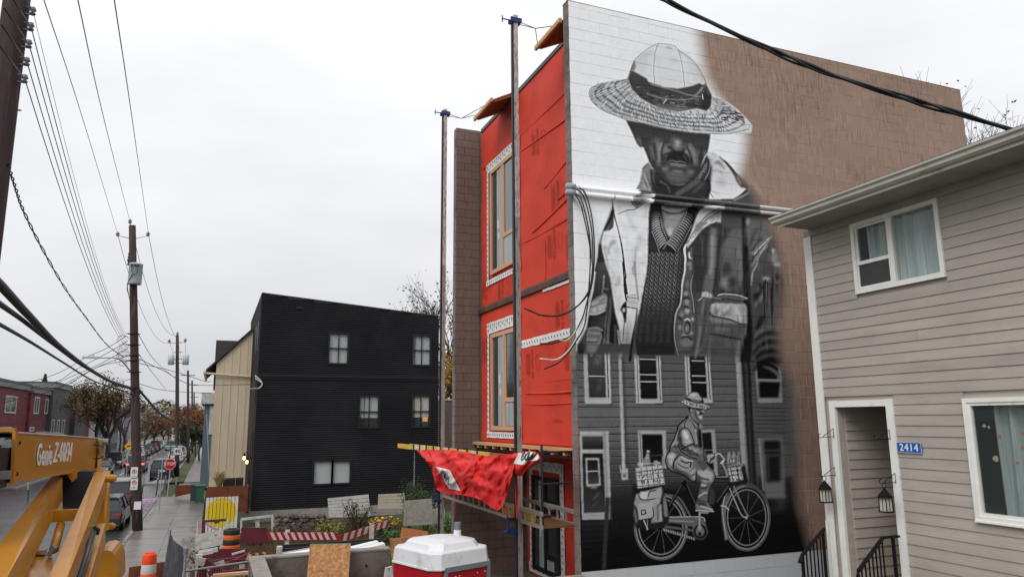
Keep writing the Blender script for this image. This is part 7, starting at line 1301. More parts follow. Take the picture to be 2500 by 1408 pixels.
for (pp, Y) in (([(668, 1360), (760, 1344), (862, 1336), (862, 1352), (668, 1358)], 14.2), ([(858, 1338), (925, 1322), (928, 1332), (860, 1348)], 15), ([(858, 1346), (940, 1326), (948, 1365), (860, 1358)], 14.4), ([(918, 1346), (948, 1342), (952, 1392), (925, 1388)], 13.4)): q = MB(); q.prism([at(x, y, Y) for x, y in pp], (0, .25, .0)); q.build('foam_sheet', m_foam, t)
plankthing('pine_pallet', 'pale pine pallet pieces standing by the red toilet', 'pallet', [(921, 1349, 926, 1392, 13.2, .05, .05, m_lumber), (921, 1349, 946, 1343, 13.2, .1, .04, m_lumber), (926, 1384, 951, 1376, 13.2, .1, .04, m_lumber)]); plankthing('white_plank_ends', 'two white plank ends sticking up beside the concrete box', 'board', [(946, 1384, 942, 1412, 11.6, .06, .05, m_wh), (952, 1382, 955, 1412, 11.6, .06, .05, m_wh)])
t = thing('leaning_osb', 'orange brown particle board leaning behind the red toilet', 'board', at(985, 1340, 12.6)); q = MB(); q.prism([at(x, y, 12.6) for x, y in ((952, 1314), (1030, 1308), (1030, 1420), (962, 1420))], (0, .02, 0)); q.build('sheet', m_osb, t); q = MB(); q.prism([at(x, y, 13.4) for x, y in ((982, 1287), (1045, 1296), (1045, 1330), (976, 1330))], (0, .02, 0)); q.build('sheet', M('plywood_orange', (.50, .20, .08), .7, .15, 6, stretch=(6, 1, 1)), t)
# wire fence and the black fabric
m_wire = M('fence_wire', (.33, .34, .36), .45, .15, 6, metal=.5); a, b_ = at(449, 1394, 14.3), at(616, 1369, 15.3)
t = thing('wire_fence', 'galvanised wire fence panel with round top rail before the wood heap', 'fence', (0, 14.8, .3)); q = MB(); q.tube([a, b_], .021, 8); q.tube([a - Vector((0, 0, .22)), b_ - Vector((0, 0, .22))], .008, 6); q.build('top_rail', m_wire, t); q = MB(); q.tube([a, (a.x, a.y, .3)], .021, 8); q.build('post', m_wire, t); q = MB()
for k in range(30): p = a.lerp(b_, k / 29); q.tube([p, (p.x, p.y, .4)], .0025, 4)
q.build('wire', m_wire, t)['kind'] = 'stuff'
p0, p1 = at(415, 1296, 17.0), at(449, 1345, 14.3); t = thing('black_mesh_fence', 'end on fence panel draped in black mesh fabric on the pavement', 'fence', (-.8, 15.6, .12)); m_mesh = M('black_mesh', (.035, .037, .042), .6, .3, 2, col2=(.07, .072, .08), c2scale=2.5)
def drape(u, v): p = p0.lerp(p1, u); zt = p.z - .10 * math.sin(PI * min(u * 2.2, 1)) * (u < .5); return Vector((p.x + .09 * math.sin(u * 9) * (.3 + v) - .22 * v * (1 - u), p.y, zt - (zt - .2) * v))
q = MB(); q.grid(drape, 30, 14); q.build('mesh_fabric', m_mesh, t, True); q = MB(); q.tube([p1 + Vector((.03, 0, .02)), (p1.x + .03, p1.y, .15)], .024, 8); q.build('post', m_wire, t); q = MB(); q.tube([p0 + Vector((0, 0, .04)), (p0.x, p0.y, .15)], .024, 8); q.build('post', m_wire, t); q = MB(); q.lathe(p1 + Vector((.03, 0, .0)), [(.04, -.05), (.04, .05)], 8); q.build('post_cap', m_tg, t)
# wing of wall behind the gap between the buildings
q = MB(); a, b_ = at(1070, 974, 45), at(1150, 978, 45); q.box(a.x - .6, 45, 0, b_.x + 4, 45.3, a.z - .08); t = thing('back_wall', 'dark brown wall seen in the gap behind the scaffold poles', 'wall', (14, 45, 0)); q.build('wall', m_fmor, t); q = MB(); q.box(a.x - .6, 44.95, a.z - .078, b_.x + 4, 45.35, a.z + .02); q.build('coping', m_galv, t)
# ================================================================ utility poles
m_wood = M('creosote_pole', (.048, .034, .033), .85, .3, 3, stretch=(5, 5, .5), col2=(.11, .085, .075), c2lo=.56, c2hi=.68, c2scale=2.2, c2stretch=(6, 6, .35)); m_ins = M('grey_insulator', (.17, .18, .21), .3, .1, 4); m_xf = M('transformer_grey', (.42, .47, .48), .35, .06, 3)
def pole(base, top, r0, r1, lab):
    t = thing('utility_pole', lab, 'pole', base, 'wooden utility poles along the street'); q = MB(); b_, c = Vector(base), Vector(top); q.tube([b_.lerp(c, k / 8) for k in range(9)], [r0 + (r1 - r0) * k / 8 for k in range(9)], 14); q.build('pole_shaft', m_wood, t, True); return t
def insul(parent, p, s=1.0):
    q = MB(); q.lathe(Vector(p), [(.03 * s, 0), (.075 * s, .03 * s), (.075 * s, .06 * s), (.04 * s, .08 * s), (.09 * s, .10 * s), (.085 * s, .14 * s), (.04 * s, .17 * s), (.05 * s, .2 * s), (.02 * s, .22 * s)], 10); q.build('insulator', m_ins, parent, True)
P1b = at(335, 1302, 37.4); P1b.z = .1; P1t = at(323, 551, 37.4); P1 = pole(P1b, P1t, .215, .15, 'nearest full dark wooden utility pole with a grey transformer')
def onp(px, py, Y=37.4): return at(px, py, Y)
q = MB(); q.tube([onp(287, 575), onp(322, 583)], .02, 6); q.tube([onp(362, 575), onp(328, 583)], .02, 6); q.build('arm', m_galv, P1); insul(P1, onp(287, 577), 1); insul(P1, onp(361, 577), 1); insul(P1, onp(317, 546), 1); q = MB(); q.bar(onp(318, 545), onp(319, 590), .04); q.build('pin', m_ins, P1)
c = onp(330, 697); q = MB(); Rt = .29; q.lathe(c + Vector((0, -.32, 0)), [(Rt * .95, 0), (Rt, .03), (Rt, .90), (Rt * 1.05, .91), (Rt * 1.05, .95), (Rt * .8, .99), (.03, 1.02)], 22); q.build('transformer', m_xf, P1, True); q = MB()
for dx in (-.14, 0, .12): q.lathe(c + Vector((dx, -.64, .80)), [(.03, 0), (.05, .02), (.03, .05), (.04, .08)], 8)
q.tube([c + Vector((-.14, -.66, .8)), c + Vector((-.1, -.68, .4)), c + Vector((-.22, -.5, .1)), c + Vector((-.3, -.3, -.2)), c + Vector((-.12, -.25, -.8))], .014, 5); q.tube([c + Vector((.12, -.66, .8)), c + Vector((.1, -.66, .5)), c + Vector((-.1, -.66, .35)), c + Vector((-.3, -.4, .0)), c + Vector((-.2, -.3, -.5))], .014, 5); q.build('bushing', m_blkc, P1)
q = MB(); p = onp(315, 630); q.lathe(p, [(.03, -.35), (.07, -.3), (.03, -.2), (.08, -.12), (.04, 0), (.07, .05), (.03, .12), (.06, .2), (.02, .3)], 8); q.build('cutout_fuse', m_bk, P1)
q = MB(); a = onp(314, 905) + Vector((0, -.1, 0)); q.tube([tuple(v) for v in smooth(np.array([tuple(onp(x, y, Y)) for x, y, Y in ((318, 906, 37.3), (308, 893, 37), (296, 880, 36.5), (278, 873, 36), (232, 874, 35))]), False, 5)], .03, 6); q.build('lamp_arm', m_galv, P1); q = MB(); p = onp(220, 873, 35); q.box(p.x - .28, p.y - .1, p.z - .03, p.x + .3, p.y + .1, p.z + .05); q.lathe(p + Vector((.1, 0, .05)), [(.05, 0), (.04, .08)], 8); q.build('lamp_head', m_xf, P1)
# hardware rings on pole 1
q = MB()
for py in (815, 842, 868, 880, 908, 946): p = onp(326 if py < 900 else 328, py); q.lathe(p, [(.225, -.02), (.225, .02)], 12); q.tube([p + Vector((-.3, -.1, 0)), p + Vector((.3, -.1, 0))], .02, 5)
for k in range(14): r_ = random.Random(k); p = onp(308 + r_.uniform(-12, 6), 830 + r_.uniform(-10, 60)); R_ = r_.uniform(.12, .35); q.tube([p + Vector((R_ * math.cos(a), .1 * math.sin(a * 2), R_ * .8 * math.sin(a))) for a in [2 * PI * i / 10 for i in range(9)]], .008, 4)
q.build('hardware', m_blkc, P1)['kind'] = 'stuff'
m_sgn = M('sign_white', (.66, .66, .66), .5, .05, 4); m_sred = M('sign_red', (.38, .006, .012), .45, .06, 4); m_sgreen = M('sign_green', (.01, .17, .10), .45, .06, 4); m_syel = M('sign_yellow', (.75, .36, .01), .45, .06, 4)
for (px, py, lab) in ((327.5, 1154, 'upper no parking plate on the nearest utility pole'), (327.5, 1180.5, 'lower no parking plate on the nearest utility pole')):
    c = at(px, py, 37.1); t = thing('no_parking_sign', lab, 'sign', c, 'no parking plates'); q = MB(); q.box(c.x - .14, 37.1, c.z - .255, c.x + .14, 37.11, c.z + .255); q.build('plate', m_sgn, t); f = c + Vector((0, -.004, .06)); q = MB(); q.tube([f + Vector((.085 * math.cos(a), 0, .085 * math.sin(a))) for a in [2 * PI * i / 20 for i in range(21)]], .012, 5); q.bar(f + Vector((-.06, 0, .06)), f + Vector((.06, 0, -.06)), .02, .006, (0, 1, 0)); q.build('ring', m_sred, t)
    text_mb('P', .13, f, (1, 0, 0), (0, 0, 1), .004).build('letter', m_ink, t); text_mb('NO\nPARKING' if py > 1160 else 'LOADING', .05, c + Vector((0, -.004, -.15)), (1, 0, 0), (0, 0, 1), .004).build('lettering', m_ink, t)
c = at(337, 1233, 37.1); q = MB(); q.box(c.x - .16, 37.1, c.z - .17, c.x + .12, 37.12, c.z + .17); single(q, 'pole_notice', m_sgn, 'blank white notice stapled low on the utility pole', 'notice')
P2b = at(432, 1166, 72.7); P2b.z = .1; P2 = pole(P2b, at(433, 818, 72.7), .2, .13, 'second utility pole carrying two grey transformers')
for px in (417, 453): c = at(px, 890, 72.5); q = MB(); q.lathe(c, [(.26, 0), (.27, .85), (.2, .9)], 14); q.build('transformer', m_xf, P2, True)
q = MB(); q.tube([at(413, 836, 72.7), at(433, 838, 72.7), at(452, 834, 72.7)], .04, 5)
for py in (858, 875, 885): q.tube([at(421, py + 2, 72.7), at(446, py, 72.7)], .05, 5)
q.build('arm', m_galv, P2); insul(P2, at(413, 837, 72.7), 1.6); insul(P2, at(452, 835, 72.7), 1.6); insul(P2, at(433, 818, 72.7), 1.4)
for (px, pb, pt, Y, lab) in ((459, 1130, 904, 96, 'third utility pole farther down the street'), (469, 1115, 928, 125, 'fourth utility pole farther down the street'), (474, 1100, 957, 160, 'fifth and farthest utility pole')):
    b_ = at(px, pb, Y); b_.z = .1; tt = pole(b_, at(px, pt, Y), .17, .12, lab); q = MB(); c = at(px, pt + 12, Y); q.tube([c + Vector((-.8, 0, 0)), c + Vector((.8, 0, 0))], .05, 5); q.build('arm', m_wood, tt)
# foreground pole
FP = at(41, 0, 11.5); t = pole((FP.x, 11.5, .1), (FP.x, 11.5, 13.5), .185, .16, 'huge dark wooden pole cropped by the left edge')
SP = []
for k, py in enumerate((28, 66, 108, 151, 193)):
    px = np.interp(py, [28, 193], [80, 60]); c = at(px, py, 11.42); SP.append(c); q = MB(); q.tube([c + Vector((-.02, 0, .055)), c + Vector((-.10, 0, .05)), c + Vector((-.11, 0, 0)), c + Vector((-.10, 0, -.05)), c + Vector((.0, 0, -.06))], .010, 6); q.build('clevis', m_ins, t); q = MB(); q.lathe(c + Vector((.0, 0, -.055)), [(.035, 0), (.045, .02), (.026, .035), (.026, .05), (.045, .065), (.045, .08), (.03, .10), (.035, .11)], 12); q.build('spool_insulator', m_ins, t, True)
q = MB(); c = at(44, 269, 11.5); q.tube([c + Vector((-.1, 0, 0)), c + Vector((.04, 0, 0))], .012, 6); q.build('bolt', m_ins, t)
# ================================================================ overhead lines
m_line = M('copper_line', (.07, .05, .058), .6, .1, 4); m_lin2 = M('cable_sheath', (.05, .052, .056), .7, .15, 4)
def wire(pts, r, name, lab, mat=m_line, n=6, group=None, cat='wire', sm=True):
    P = smooth(np.array([tuple(p) for p in pts]), False, 6) if sm and len(pts) > 2 else [tuple(p) for p in pts]; q = MB(); q.tube([tuple(v) for v in P], r, n); return single(q, name, mat, lab, cat, group=group, smooth=True)
def ext(a, b_, k): return a + (a - b_) * k
tops = [onp(286, 567), onp(317, 540), onp(362, 568)]
for i, (px, e, lab) in enumerate(((107, tops[0], 'leftmost of the three high lines reaching the pole top arm'), (190, tops[1], 'middle high line reaching the top of the pole'), (279, tops[2], 'rightmost high line reaching the pole top arm'))):
    a = at(px, 0, 9.5); mid = at([205, 256, 324][i], [300, 300, 300][i], 17.5); wire([ext(a, mid, .5), a, mid, e], [.007, .0075, .008][i], 'power_line', lab, group='three high voltage lines')
    f = [at(415, 836, 72.5), at(433, 818, 72.5), at(452, 834, 72.5)][i]; wire(sag(e, f, 1.6, 14), .012, 'power_line', lab.replace('reaching the', 'continuing from the').replace('continuing from the top', 'continuing from the top') + ' down the street', group='lines farther down the street', sm=False)
    wire(sag(f, at([455, 459, 463][i], 915, 96), .8, 8), .012, 'power_line', ['left', 'middle', 'right'][i] + ' high line between the second and third poles', group='lines farther down the street', sm=False)
LOWP = [(306, 812), (308, 822), (310, 832), (311, 842), (312, 850)]
for k in range(5):
    e = onp(*LOWP[k]); wire(sag(SP[k] + Vector((.0, .03, 0)), e, .55, 20), .0075 if k else .004, 'low_voltage_line', ['thin top line', 'second line', 'third line', 'fourth line', 'lowest line'][k] + ' from the spool rack on the big pole to the next pole', group='lines from the spool rack', sm=False); wire([ext(SP[k], at([150, 130, 110, 95, 80][k], 0, 9), 0), at([30, 20, 10, 3, -10][k], [-60, -20, 20, 60, 100][k], 7)], .009, 'low_voltage_line', ['first', 'second', 'third', 'fourth', 'fifth'][k] + ' incoming line crossing the big pole from the left', group='lines into the spool rack', sm=False)
# twisted service cable
def twist(pts, r, amp, turns, lab, mat=m_blkc, group=None, strands=2):
    P = smooth(np.array([tuple(p) for p in pts]), False, 30); n = len(P); t = thing('twisted_cable', lab, 'cable', P[-1], group)
    for s in range(strands):
        q = MB(); q.tube([Vector(P[i]) + Vector((math.cos(2 * PI * turns * (i / n) ** .8 + s * 2 * PI / strands), 0, math.sin(2 * PI * turns * (i / n) ** .8 + s * 2 * PI / strands))) * amp for i in range(n)], r, 5); q.build('strand', mat, t, True)
twist([at(20, 400, 11.4), at(40, 465, 12.2), at(60, 520, 13), at(105, 610, 15), at(160, 705, 19), at(210, 775, 24), at(260, 840, 30), at(302, 872, 37)], .010, .015, 12, 'twisted black service cable sagging from the big pole')
wire([at(-60, 640, 8.5), at(0, 695, 10), at(70, 770, 12.5), at(150, 850, 18), at(225, 905, 26), at(280, 935, 33), at(326, 950, 37.3)], .055, 'lashed_cable', 'thickest lashed cable bundle sweeping down from the left edge', m_lin2, 8, 'heavy cables from the left edge', 'cable')
wire([at(-60, 700, 8.5), at(0, 742, 10), at(60, 785, 13), at(130, 840, 19), at(200, 892, 27), at(260, 925, 33), at(322, 946, 37.3)], .034, 'lashed_cable', 'second heavy cable below the thickest bundle', m_lin2, 8, 'heavy cables from the left edge', 'cable')
wire([at(-60, 760, 8.5), at(0, 792, 10), at(80, 838, 14), at(160, 888, 21), at(230, 930, 29), at(290, 950, 35), at(322, 962, 37.3)], .024, 'lashed_cable', 'lowest heavy cable from the left edge', m_lin2, 8, 'heavy cables from the left edge', 'cable')
wire([at(338, 950, 37.4), at(360, 975, 42), at(390, 1008, 52), at(412, 1022, 62), at(432, 1025, 72.5)], .06, 'lashed_cable', 'thick sagging cable between the first and second poles', m_lin2, 6, cat='cable'); wire([at(432, 1022, 72.5), at(448, 1034, 82), at(459, 1034, 96)], .06, 'lashed_cable', 'thick sagging cable beyond the second pole', m_lin2, 6, cat='cable')
for (pp, lab) in (([(333, 885, 37.4), (420, 905, 43), (500, 930, 45.7), (515, 930, 45.7)], 'upper service wire to the cream building'), ([(333, 872, 37.4), (400, 905, 42), (470, 938, 45), (610, 938, 38)], 'service wire reaching the black building'), ([(336, 812, 37.4), (370, 870, 50), (400, 900, 62), (432, 926, 72)], 'cable dropping steeply toward the second pole'), ([(336, 860, 37.4), (365, 900, 50), (405, 950, 72)], 'thin line dropping between the first two poles'), ([(334, 935, 37.4), (400, 952, 48), (515, 960, 45.5)], 'low slack wire toward the cream building')):
    wire([at(*p) for p in pp], .016, 'service_wire', lab, m_blkc, 5, 'service wires around the poles')
for k, (pp) in enumerate((((308, 820), (260, 850), (210, 872), (130, 915), (0, 950)), ((312, 832), (250, 868), (180, 905), (140, 930), (60, 950), (0, 965)), ((312, 850), (240, 890), (190, 912), (110, 945), (0, 978)), ((312, 868), (250, 890), (180, 925), (120, 955), (0, 985)), ((318, 925), (260, 940), (200, 952), (130, 958)), ((320, 878), (240, 895), (160, 940), (60, 975)))):
    n = len(pp); wire([at(x, y, 37.4 + i * 2.5) for i, (x, y) in enumerate(pp)], .014, 'house_drop', ['topmost', 'second', 'third', 'fourth', 'fifth', 'lowest'][k] + ' wire fanning left from the pole toward the red houses', m_blkc, 5, 'wires fanning left from the pole')
t = thing('black_service_cable', 'thick black twisted cable crossing the sky above the mural', 'cable', (5, 9, 9)); PT = [(1560, -40, 9.2), (1622, 0, 9.0), (1750, 62, 8.6), (1880, 122, 8.2), (2000, 172, 7.8), (2100, 205, 7.4), (2250, 252, 7.0), (2380, 290, 6.6), (2500, 326, 6.3), (2620, 360, 6.0)]
P = smooth(np.array([tuple(at(*p)) for p in PT]), False, 24)
for s in range(3):
    q = MB(); n = len(P); q.tube([Vector(P[i]) + Vector((0, math.cos(2 * PI * 3.2 * i / n + s * 2.1), math.sin(2 * PI * 3.2 * i / n + s * 2.1))) * (.024 + .012 * math.sin(i / n * 21)) for i in range(n)], .019 if s else .024, 6); q.build('strand', m_blkc, t, True)
# ================================================================ street signs, bins, delineators
c = at(415, 1132, 52); t = thing('stop_sign', 'red octagonal STOP sign on a post at the street corner', 'sign', (c.x, 52.1, .1)); R8 = .36
def octo(r, y): return [Vector((c.x + r * math.cos(PI / 8 + k * PI / 4), y, c.z + r * math.sin(PI / 8 + k * PI / 4))) for k in range(8)]
q = MB(); q.prism(octo(R8, 52), (0, .01, 0)); q.build('sign_border', m_sgn, t); q = MB(); q.prism(octo(R8 * .93, 51.99), (0, .009, 0)); q.build('sign_face', m_sred, t); text_mb('STOP', .27, (c.x, 51.98, c.z), (1, 0, 0), (0, 0, 1), .006, .85).build('lettering', m_sgn, t); q = MB(); b_ = at(408, 1216, 52.2); q.bar((b_.x, 52.06, .1), (c.x + .05, 52.06, c.z + .3), .05); q.build('post', m_galv, t)
c = at(434, 1098, 70); t = thing('speed_sign', 'white MAXIMUM 40 speed sign on the second utility pole', 'sign', c); q = MB(); q.box(c.x - .3, 70, c.z - .38, c.x + .3, 70.02, c.z + .38); q.build('plate', m_sgn, t); text_mb('40', .42, (c.x, 69.98, c.z - .1), (1, 0, 0), (0, 0, 1), .006).build('lettering', m_ink, t); text_mb('MAXIMUM', .1, (c.x, 69.98, c.z + .26), (1, 0, 0), (0, 0, 1), .006).build('lettering', m_ink, t)
q = MB(); q.bar((c.x - .1, 70.06, c.z), (P2b.x, 72.5, c.z), .06); q.build('bracket', m_galv, t)
c = at(417, 1089, 60); t = thing('street_name_sign', 'green street name blade above the stop sign', 'sign', (c.x, 60, 0)); q = MB(); q.box(c.x - .48, 60, c.z - .10, c.x + .48, 60.02, c.z + .10); q.build('blade', m_sgreen, t); q = MB(); q.bar((c.x + .0, 60.05, c.z - .1), (c.x - .1, 60.05, .0), .06); q.build('post', m_blkc, t); q = MB(); q.box(c.x - .4, 59.99, c.z - .03, c.x - .05, 59.999, c.z + .03); q.box(c.x + .03, 59.99, c.z - .03, c.x + .35, 59.999, c.z + .03); q.build('faded_print', m_sgn, t)
c = at(314, 1088, 75); t = thing('warning_sign', 'yellow diamond warning sign on the far side of the street', 'sign', (c.x, 75, .1)); q = MB(); s = .37; q.prism([c + Vector((s, 0, 0)), c + Vector((0, 0, s)), c + Vector((-s, 0, 0)), c + Vector((0, 0, -s))], (0, .02, 0)); q.build('plate', m_syel, t); q = MB(); q.box(c.x - .14, 74.98, c.z - .05, c.x + .14, 74.99, c.z + .05); q.build('symbol', m_ink, t); q = MB(); q.bar((c.x, 75.04, .1), (c.x, 75.04, c.z), .05); q.build('post', m_galv, t)
a, b_ = at(388, 1250, 45.2), at(398, 1113, 45.2); q = MB(); q.tube([(a.x, 45.2, .1), b_], .03, 6); single(q, 'bare_signpost', m_galv, 'bare grey steel post leaning at the kerb', 'post')
m_dgr = M('delineator_green', (.01, .11, .035), .5, .1, 4)
for (px, py, Y, h, lab) in ((68, 1226, 54.5, 1.2, 'green and white delineator nearest the left kerb'), (346, 1210, 56, 1.1, 'green and white delineator behind the utility pole'), (381, 1212, 54.7, 1.75, 'tallest green and white delineator by the bare signpost'), (427, 1207, 55.5, 1.1, 'green and white delineator beside the rusty barrier'), (402, 1186, 63, .8, 'short green delineator at the traffic island')):
    c = at(px, py, Y); c.z = .05; t = thing('delineator', lab, 'bollard', c, 'green delineators at the junction'); tilt = Vector((-.08 if px < 100 else .04, 0, 1)); q = MB(); q.tube([c, c + tilt * h], .045, 8); q.build('tube', m_dgr, t)
    for k in range(4): q = MB(); z = h * (.62 + k * .1); q.tube([c + tilt * z, c + tilt * (z + h * .05)], .048, 8); q.build('reflector', m_refl, t)
a, b_ = at(428, 1184, 51.5), at(466, 1182, 51.5); q = MB(); q.prism([a, b_, b_ - Vector((0, 0, .55)), a + Vector((.05, 0, -.7))], (0, .04, 0)); single(q, 'rusty_barrier', m_cort, 'rusty red sheet barrier lying across the pavement end', 'barrier')
def bin_(px, py, Y, mat, lab): # wheeled bin
    c = at(px, py, Y); c.z = .12; t = thing('wheeled_bin', lab, 'bin', c, 'wheeled bins on the pavement'); q = MB(); o = [(-.24, -.26), (.24, -.26), (.24, .26), (-.24, .26)]
    q.add([(c.x + x * .8, Y + y * .8, .18) for x, y in o] + [(c.x + x, Y + y, 1.08) for x, y in o], [(0, 3, 2, 1), (0, 1, 5, 4), (1, 2, 6, 5), (2, 3, 7, 6), (3, 0, 4, 7), (4, 5, 6, 7)]); q.build('body', mat, t); q = MB(); q.prism([(c.x - .27, Y - .3, 1.08), (c.x - .27, Y + .28, 1.08), (c.x - .27, Y + .28, 1.18), (c.x - .27, Y - .1, 1.16), (c.x - .27, Y - .3, 1.11)], (.54, 0, 0)); q.build('lid', mat, t)
    for sx in (-.22, .18): q = MB(); q.lathe((c.x + sx, Y + .2, .22), [(.1, 0), (.1, .04)], 10, 'x'); q.build('wheel', m_bk, t)
bin_(473, 1226, 49.0, M('bin_grey', (.045, .055, .065), .5, .1, 3), 'dark grey wheeled bin left of the green one'); bin_(487, 1228, 48.4, M('bin_green', (.02, .10, .05), .5, .1, 3), 'green wheeled bin against the cream building')
q = MB(); q.add([(-4.9, 65, .05), (-3.12, 65, .05), (-3.12, 70, .05), (-4.2, 70, .05)], [(0, 1, 2, 3)]); q.box(-4.85, 65, -.01, -3.12, 65.15, .13); struct(q, 'traffic_island', m_kerb)
# ================================================================ cars
m_tyre = M('tyre', (.015, .015, .016), .8, .1, 4); m_cglass = M('car_glass', (.018, .022, .025), .06, .2, 1, coat=.6); m_tail = M('tail_lamp', (.22, .006, .01), .3, .1, 4); m_brake = M('brake_lamp_lit', (.8, .05, .03), .4, .05, 3, emit=(1, .09, .05), es=3.2); m_plate = M('licence_plate', (.6, .6, .6), .5, .1, 9); m_chr = M('chrome', (.5, .5, .52), .25, .1, 4, metal=.8)
def body_rings(L, Wd, H, suv):
    hw = Wd / 2; low = .24; belt = H * .60; prof = []
    # (y from the rear, sill half width, belt half width, belt z, roof half width, roof z)
    bz = belt
    return [(0.0, hw * .86, hw * .84, bz * .62, None), (.06, hw * .93, hw * .92, bz * .96, None), (.22, hw * .97, hw * .95, bz, None), (L * .30, hw, hw * .98, bz * 1.0, None), (L * .62, hw, hw * .98, bz * .98, None), (L * .72, hw, hw * .96, bz * .93, None), (L * .93, hw * .94, hw * .88, bz * .80, None), (L, hw * .80, hw * .72, bz * .55, None)]
CARM = {}
def car(x, y, heading, col, lab, suv=True, L=4.5, Wd=1.8, H=None, brake=False, group='cars parked along the street', roof=None, cname='parked_car', full=True):
    H = H or (1.68 if suv else 1.45); key = tuple(col); mt = CARM.get(key) or M('car_paint_%d' % len(CARM), col, .22, .05, 1, coat=.8); CARM[key] = mt; t = thing(cname, lab, 'car', (x, y, 0), group)
    sgn = 1 if heading > 0 else -1        # +1: rear faces the camera
    def T(u, v, w): return Vector((x + v, y + sgn * u, w))
    hw = Wd / 2; q = MB(); rings = []
    for (u, s, b_, bz, _) in body_rings(L, Wd, H, suv): rings.append([T(u, -s * .9, .22), T(u, -s, .36), T(u, -s * 1.0, bz * .72), T(u, -b_, bz), T(u, -b_ * .82, bz + .012), T(u, b_ * .82, bz + .012), T(u, b_, bz), T(u, s * 1.0, bz * .72), T(u, s, .36), T(u, s * .9, .22)])
    loft(q, rings); q.build('body', mt, t)
    bz = H * .60; r0, r1 = (.30, L * .62) if suv else (.95 if not suv and L > 4.4 else .38, L * .60); g0, g1 = (.06, L * .76) if suv else (.30 if L > 4.4 else .08, L * .77)
    bl = [(g0, hw * .90), (g1, hw * .88)]; q = MB(); A = [T(g0, -hw * .90, bz - .01), T(g0, hw * .90, bz - .01), T(g1, hw * .88, bz - .04), T(g1, -hw * .88, bz - .04)]; B = [T(r0, -hw * .70, H - .05), T(r0, hw * .70, H - .05), T(r1, hw * .70, H - .05), T(r1, -hw * .70, H - .05)]
    q.add(A + B, [(0, 1, 5, 4), (1, 2, 6, 5), (2, 3, 7, 6), (3, 0, 4, 7), (4, 5, 6, 7)]); q.build('glasshouse', m_cglass, t)
    q = MB(); rm_ = roof and M('car_roof_' + lab[:6].strip().replace(' ', '_'), roof, .3, .05, 1, coat=.5) or mt; q.prism([T(r0 - .08, -hw * .70, H - .075), T(r0 - .08, hw * .70, H - .075), T(r1 + .06, hw * .70, H - .075), T(r1 + .06, -hw * .70, H - .075)], (0, 0, .05)); q.prism([T(r0 + .05, -hw * .6, H - .025), T(r0 + .05, hw * .6, H - .025), T(r1 - .1, hw * .6, H - .025), T(r1 - .1, -hw * .6, H - .025)], (0, 0, .03)); q.build('roof', rm_, t)
    q = MB()
    for sx in (-1, 1):
        for (ua, ub, wa) in ((g0 + .02, r0 - .02, .07), (g1 - .02, r1 + .04, .06), ((g0 + g1) / 2, (r0 + r1) / 2, .06)): q.bar(T(ua, sx * hw * .895, bz - .02), T(ub, sx * hw * .705, H - .06), wa, .05)
    q.build('pillar', mt, t)['kind'] = 'stuff'
    for sx in (-1, 1):
        for u in (L * .17, L * .82):
            q = MB(); q.lathe(T(u, sx * hw * .88 - .09, .33), [(.2, -.0), (.33, .01), (.33, .18), (.2, .19)], 16, 'x'); w = q.build('wheel', m_tyre, t); q = MB(); q.lathe(T(u, sx * (hw * .88 + .105) - (0 if sx > 0 else .0), .33), [(.2, -.008), (.06, .008)], 12, 'x'); q.build('rim', m_chr, w)
        ru = -.012 if sgn > 0 else L + .0; q = MB(); q.prism([T(.0, sx * hw * .60, bz * .76), T(.0, sx * hw * .86, bz * .74), T(.05, sx * hw * .90, bz * .90), T(.05, sx * hw * .66, bz * .88)], (0, -sgn * .03, 0)); q.build('tail_light', m_brake if brake else m_tail, t)
        q = MB(); q.prism([T(L * .95, sx * hw * .5, bz * .62), T(L * .95, sx * hw * .86, bz * .62), T(L * .93, sx * hw * .86, bz * .78), T(L * .95, sx * hw * .5, bz * .76)], (0, sgn * .12, 0)); q.build('headlight', m_frost, t); q = MB(); q.box(T(L * .66, sx * (hw + .08), 0).x - .08, T(L * .66, 0, 0).y - .05, bz + .0, T(L * .66, sx * (hw + .08), 0).x + .08, T(L * .66, 0, 0).y + .05, bz + .12); q.build('mirror', mt, t)
    q = MB(); q.prism([T(-.02, -.26, bz * .66), T(-.02, .26, bz * .66), T(-.02, .26, bz * .80), T(-.02, -.26, bz * .80)], (0, -sgn * .012, 0)); q.build('licence_plate', m_plate, t); q = MB(); q.prism([T(-.03, -hw * .84, .24), T(-.03, hw * .84, .24), T(.1, hw * .9, .46), T(.1, -hw * .9, .46)], (0, sgn * .06, 0)); q.build('rear_bumper', m_bk, t)
    return t
car(-4.42, 38.3, 1, (.018, .02, .024), 'black hatchback parked nearest behind the lift arms', suv=False, L=4.2, H=1.46); car(-4.75, 46.2, 1, (.03, .02, .024), 'dark maroon estate with silver roof parked ahead of the black hatchback', L=4.6, roof=(.35, .36, .38))
car(-6.85, 81.6, 1, (.045, .028, .03), 'dark car driving away with its brake light lit', brake=True, cname='moving_car', group='moving cars', roof=(.35, .35, .36)); car(-3.85, 70.6, 1, (.012, .016, .028), 'black sport utility car parked by the stop sign', Wd=1.9, L=4.6, roof=(.16, .18, .2)); car(-9.6, 82.8, -1, (.03, .033, .04), 'dark grey saloon facing the camera beyond the lift', suv=False, L=4.6, H=1.45)
car(-9.7, 94, -1, (.025, .025, .03), 'black sport utility car parked behind the grey saloon'); car(-9.4, 112, 1, (.62, .62, .63), 'white sport utility car in the far left row', cname='parked_car')
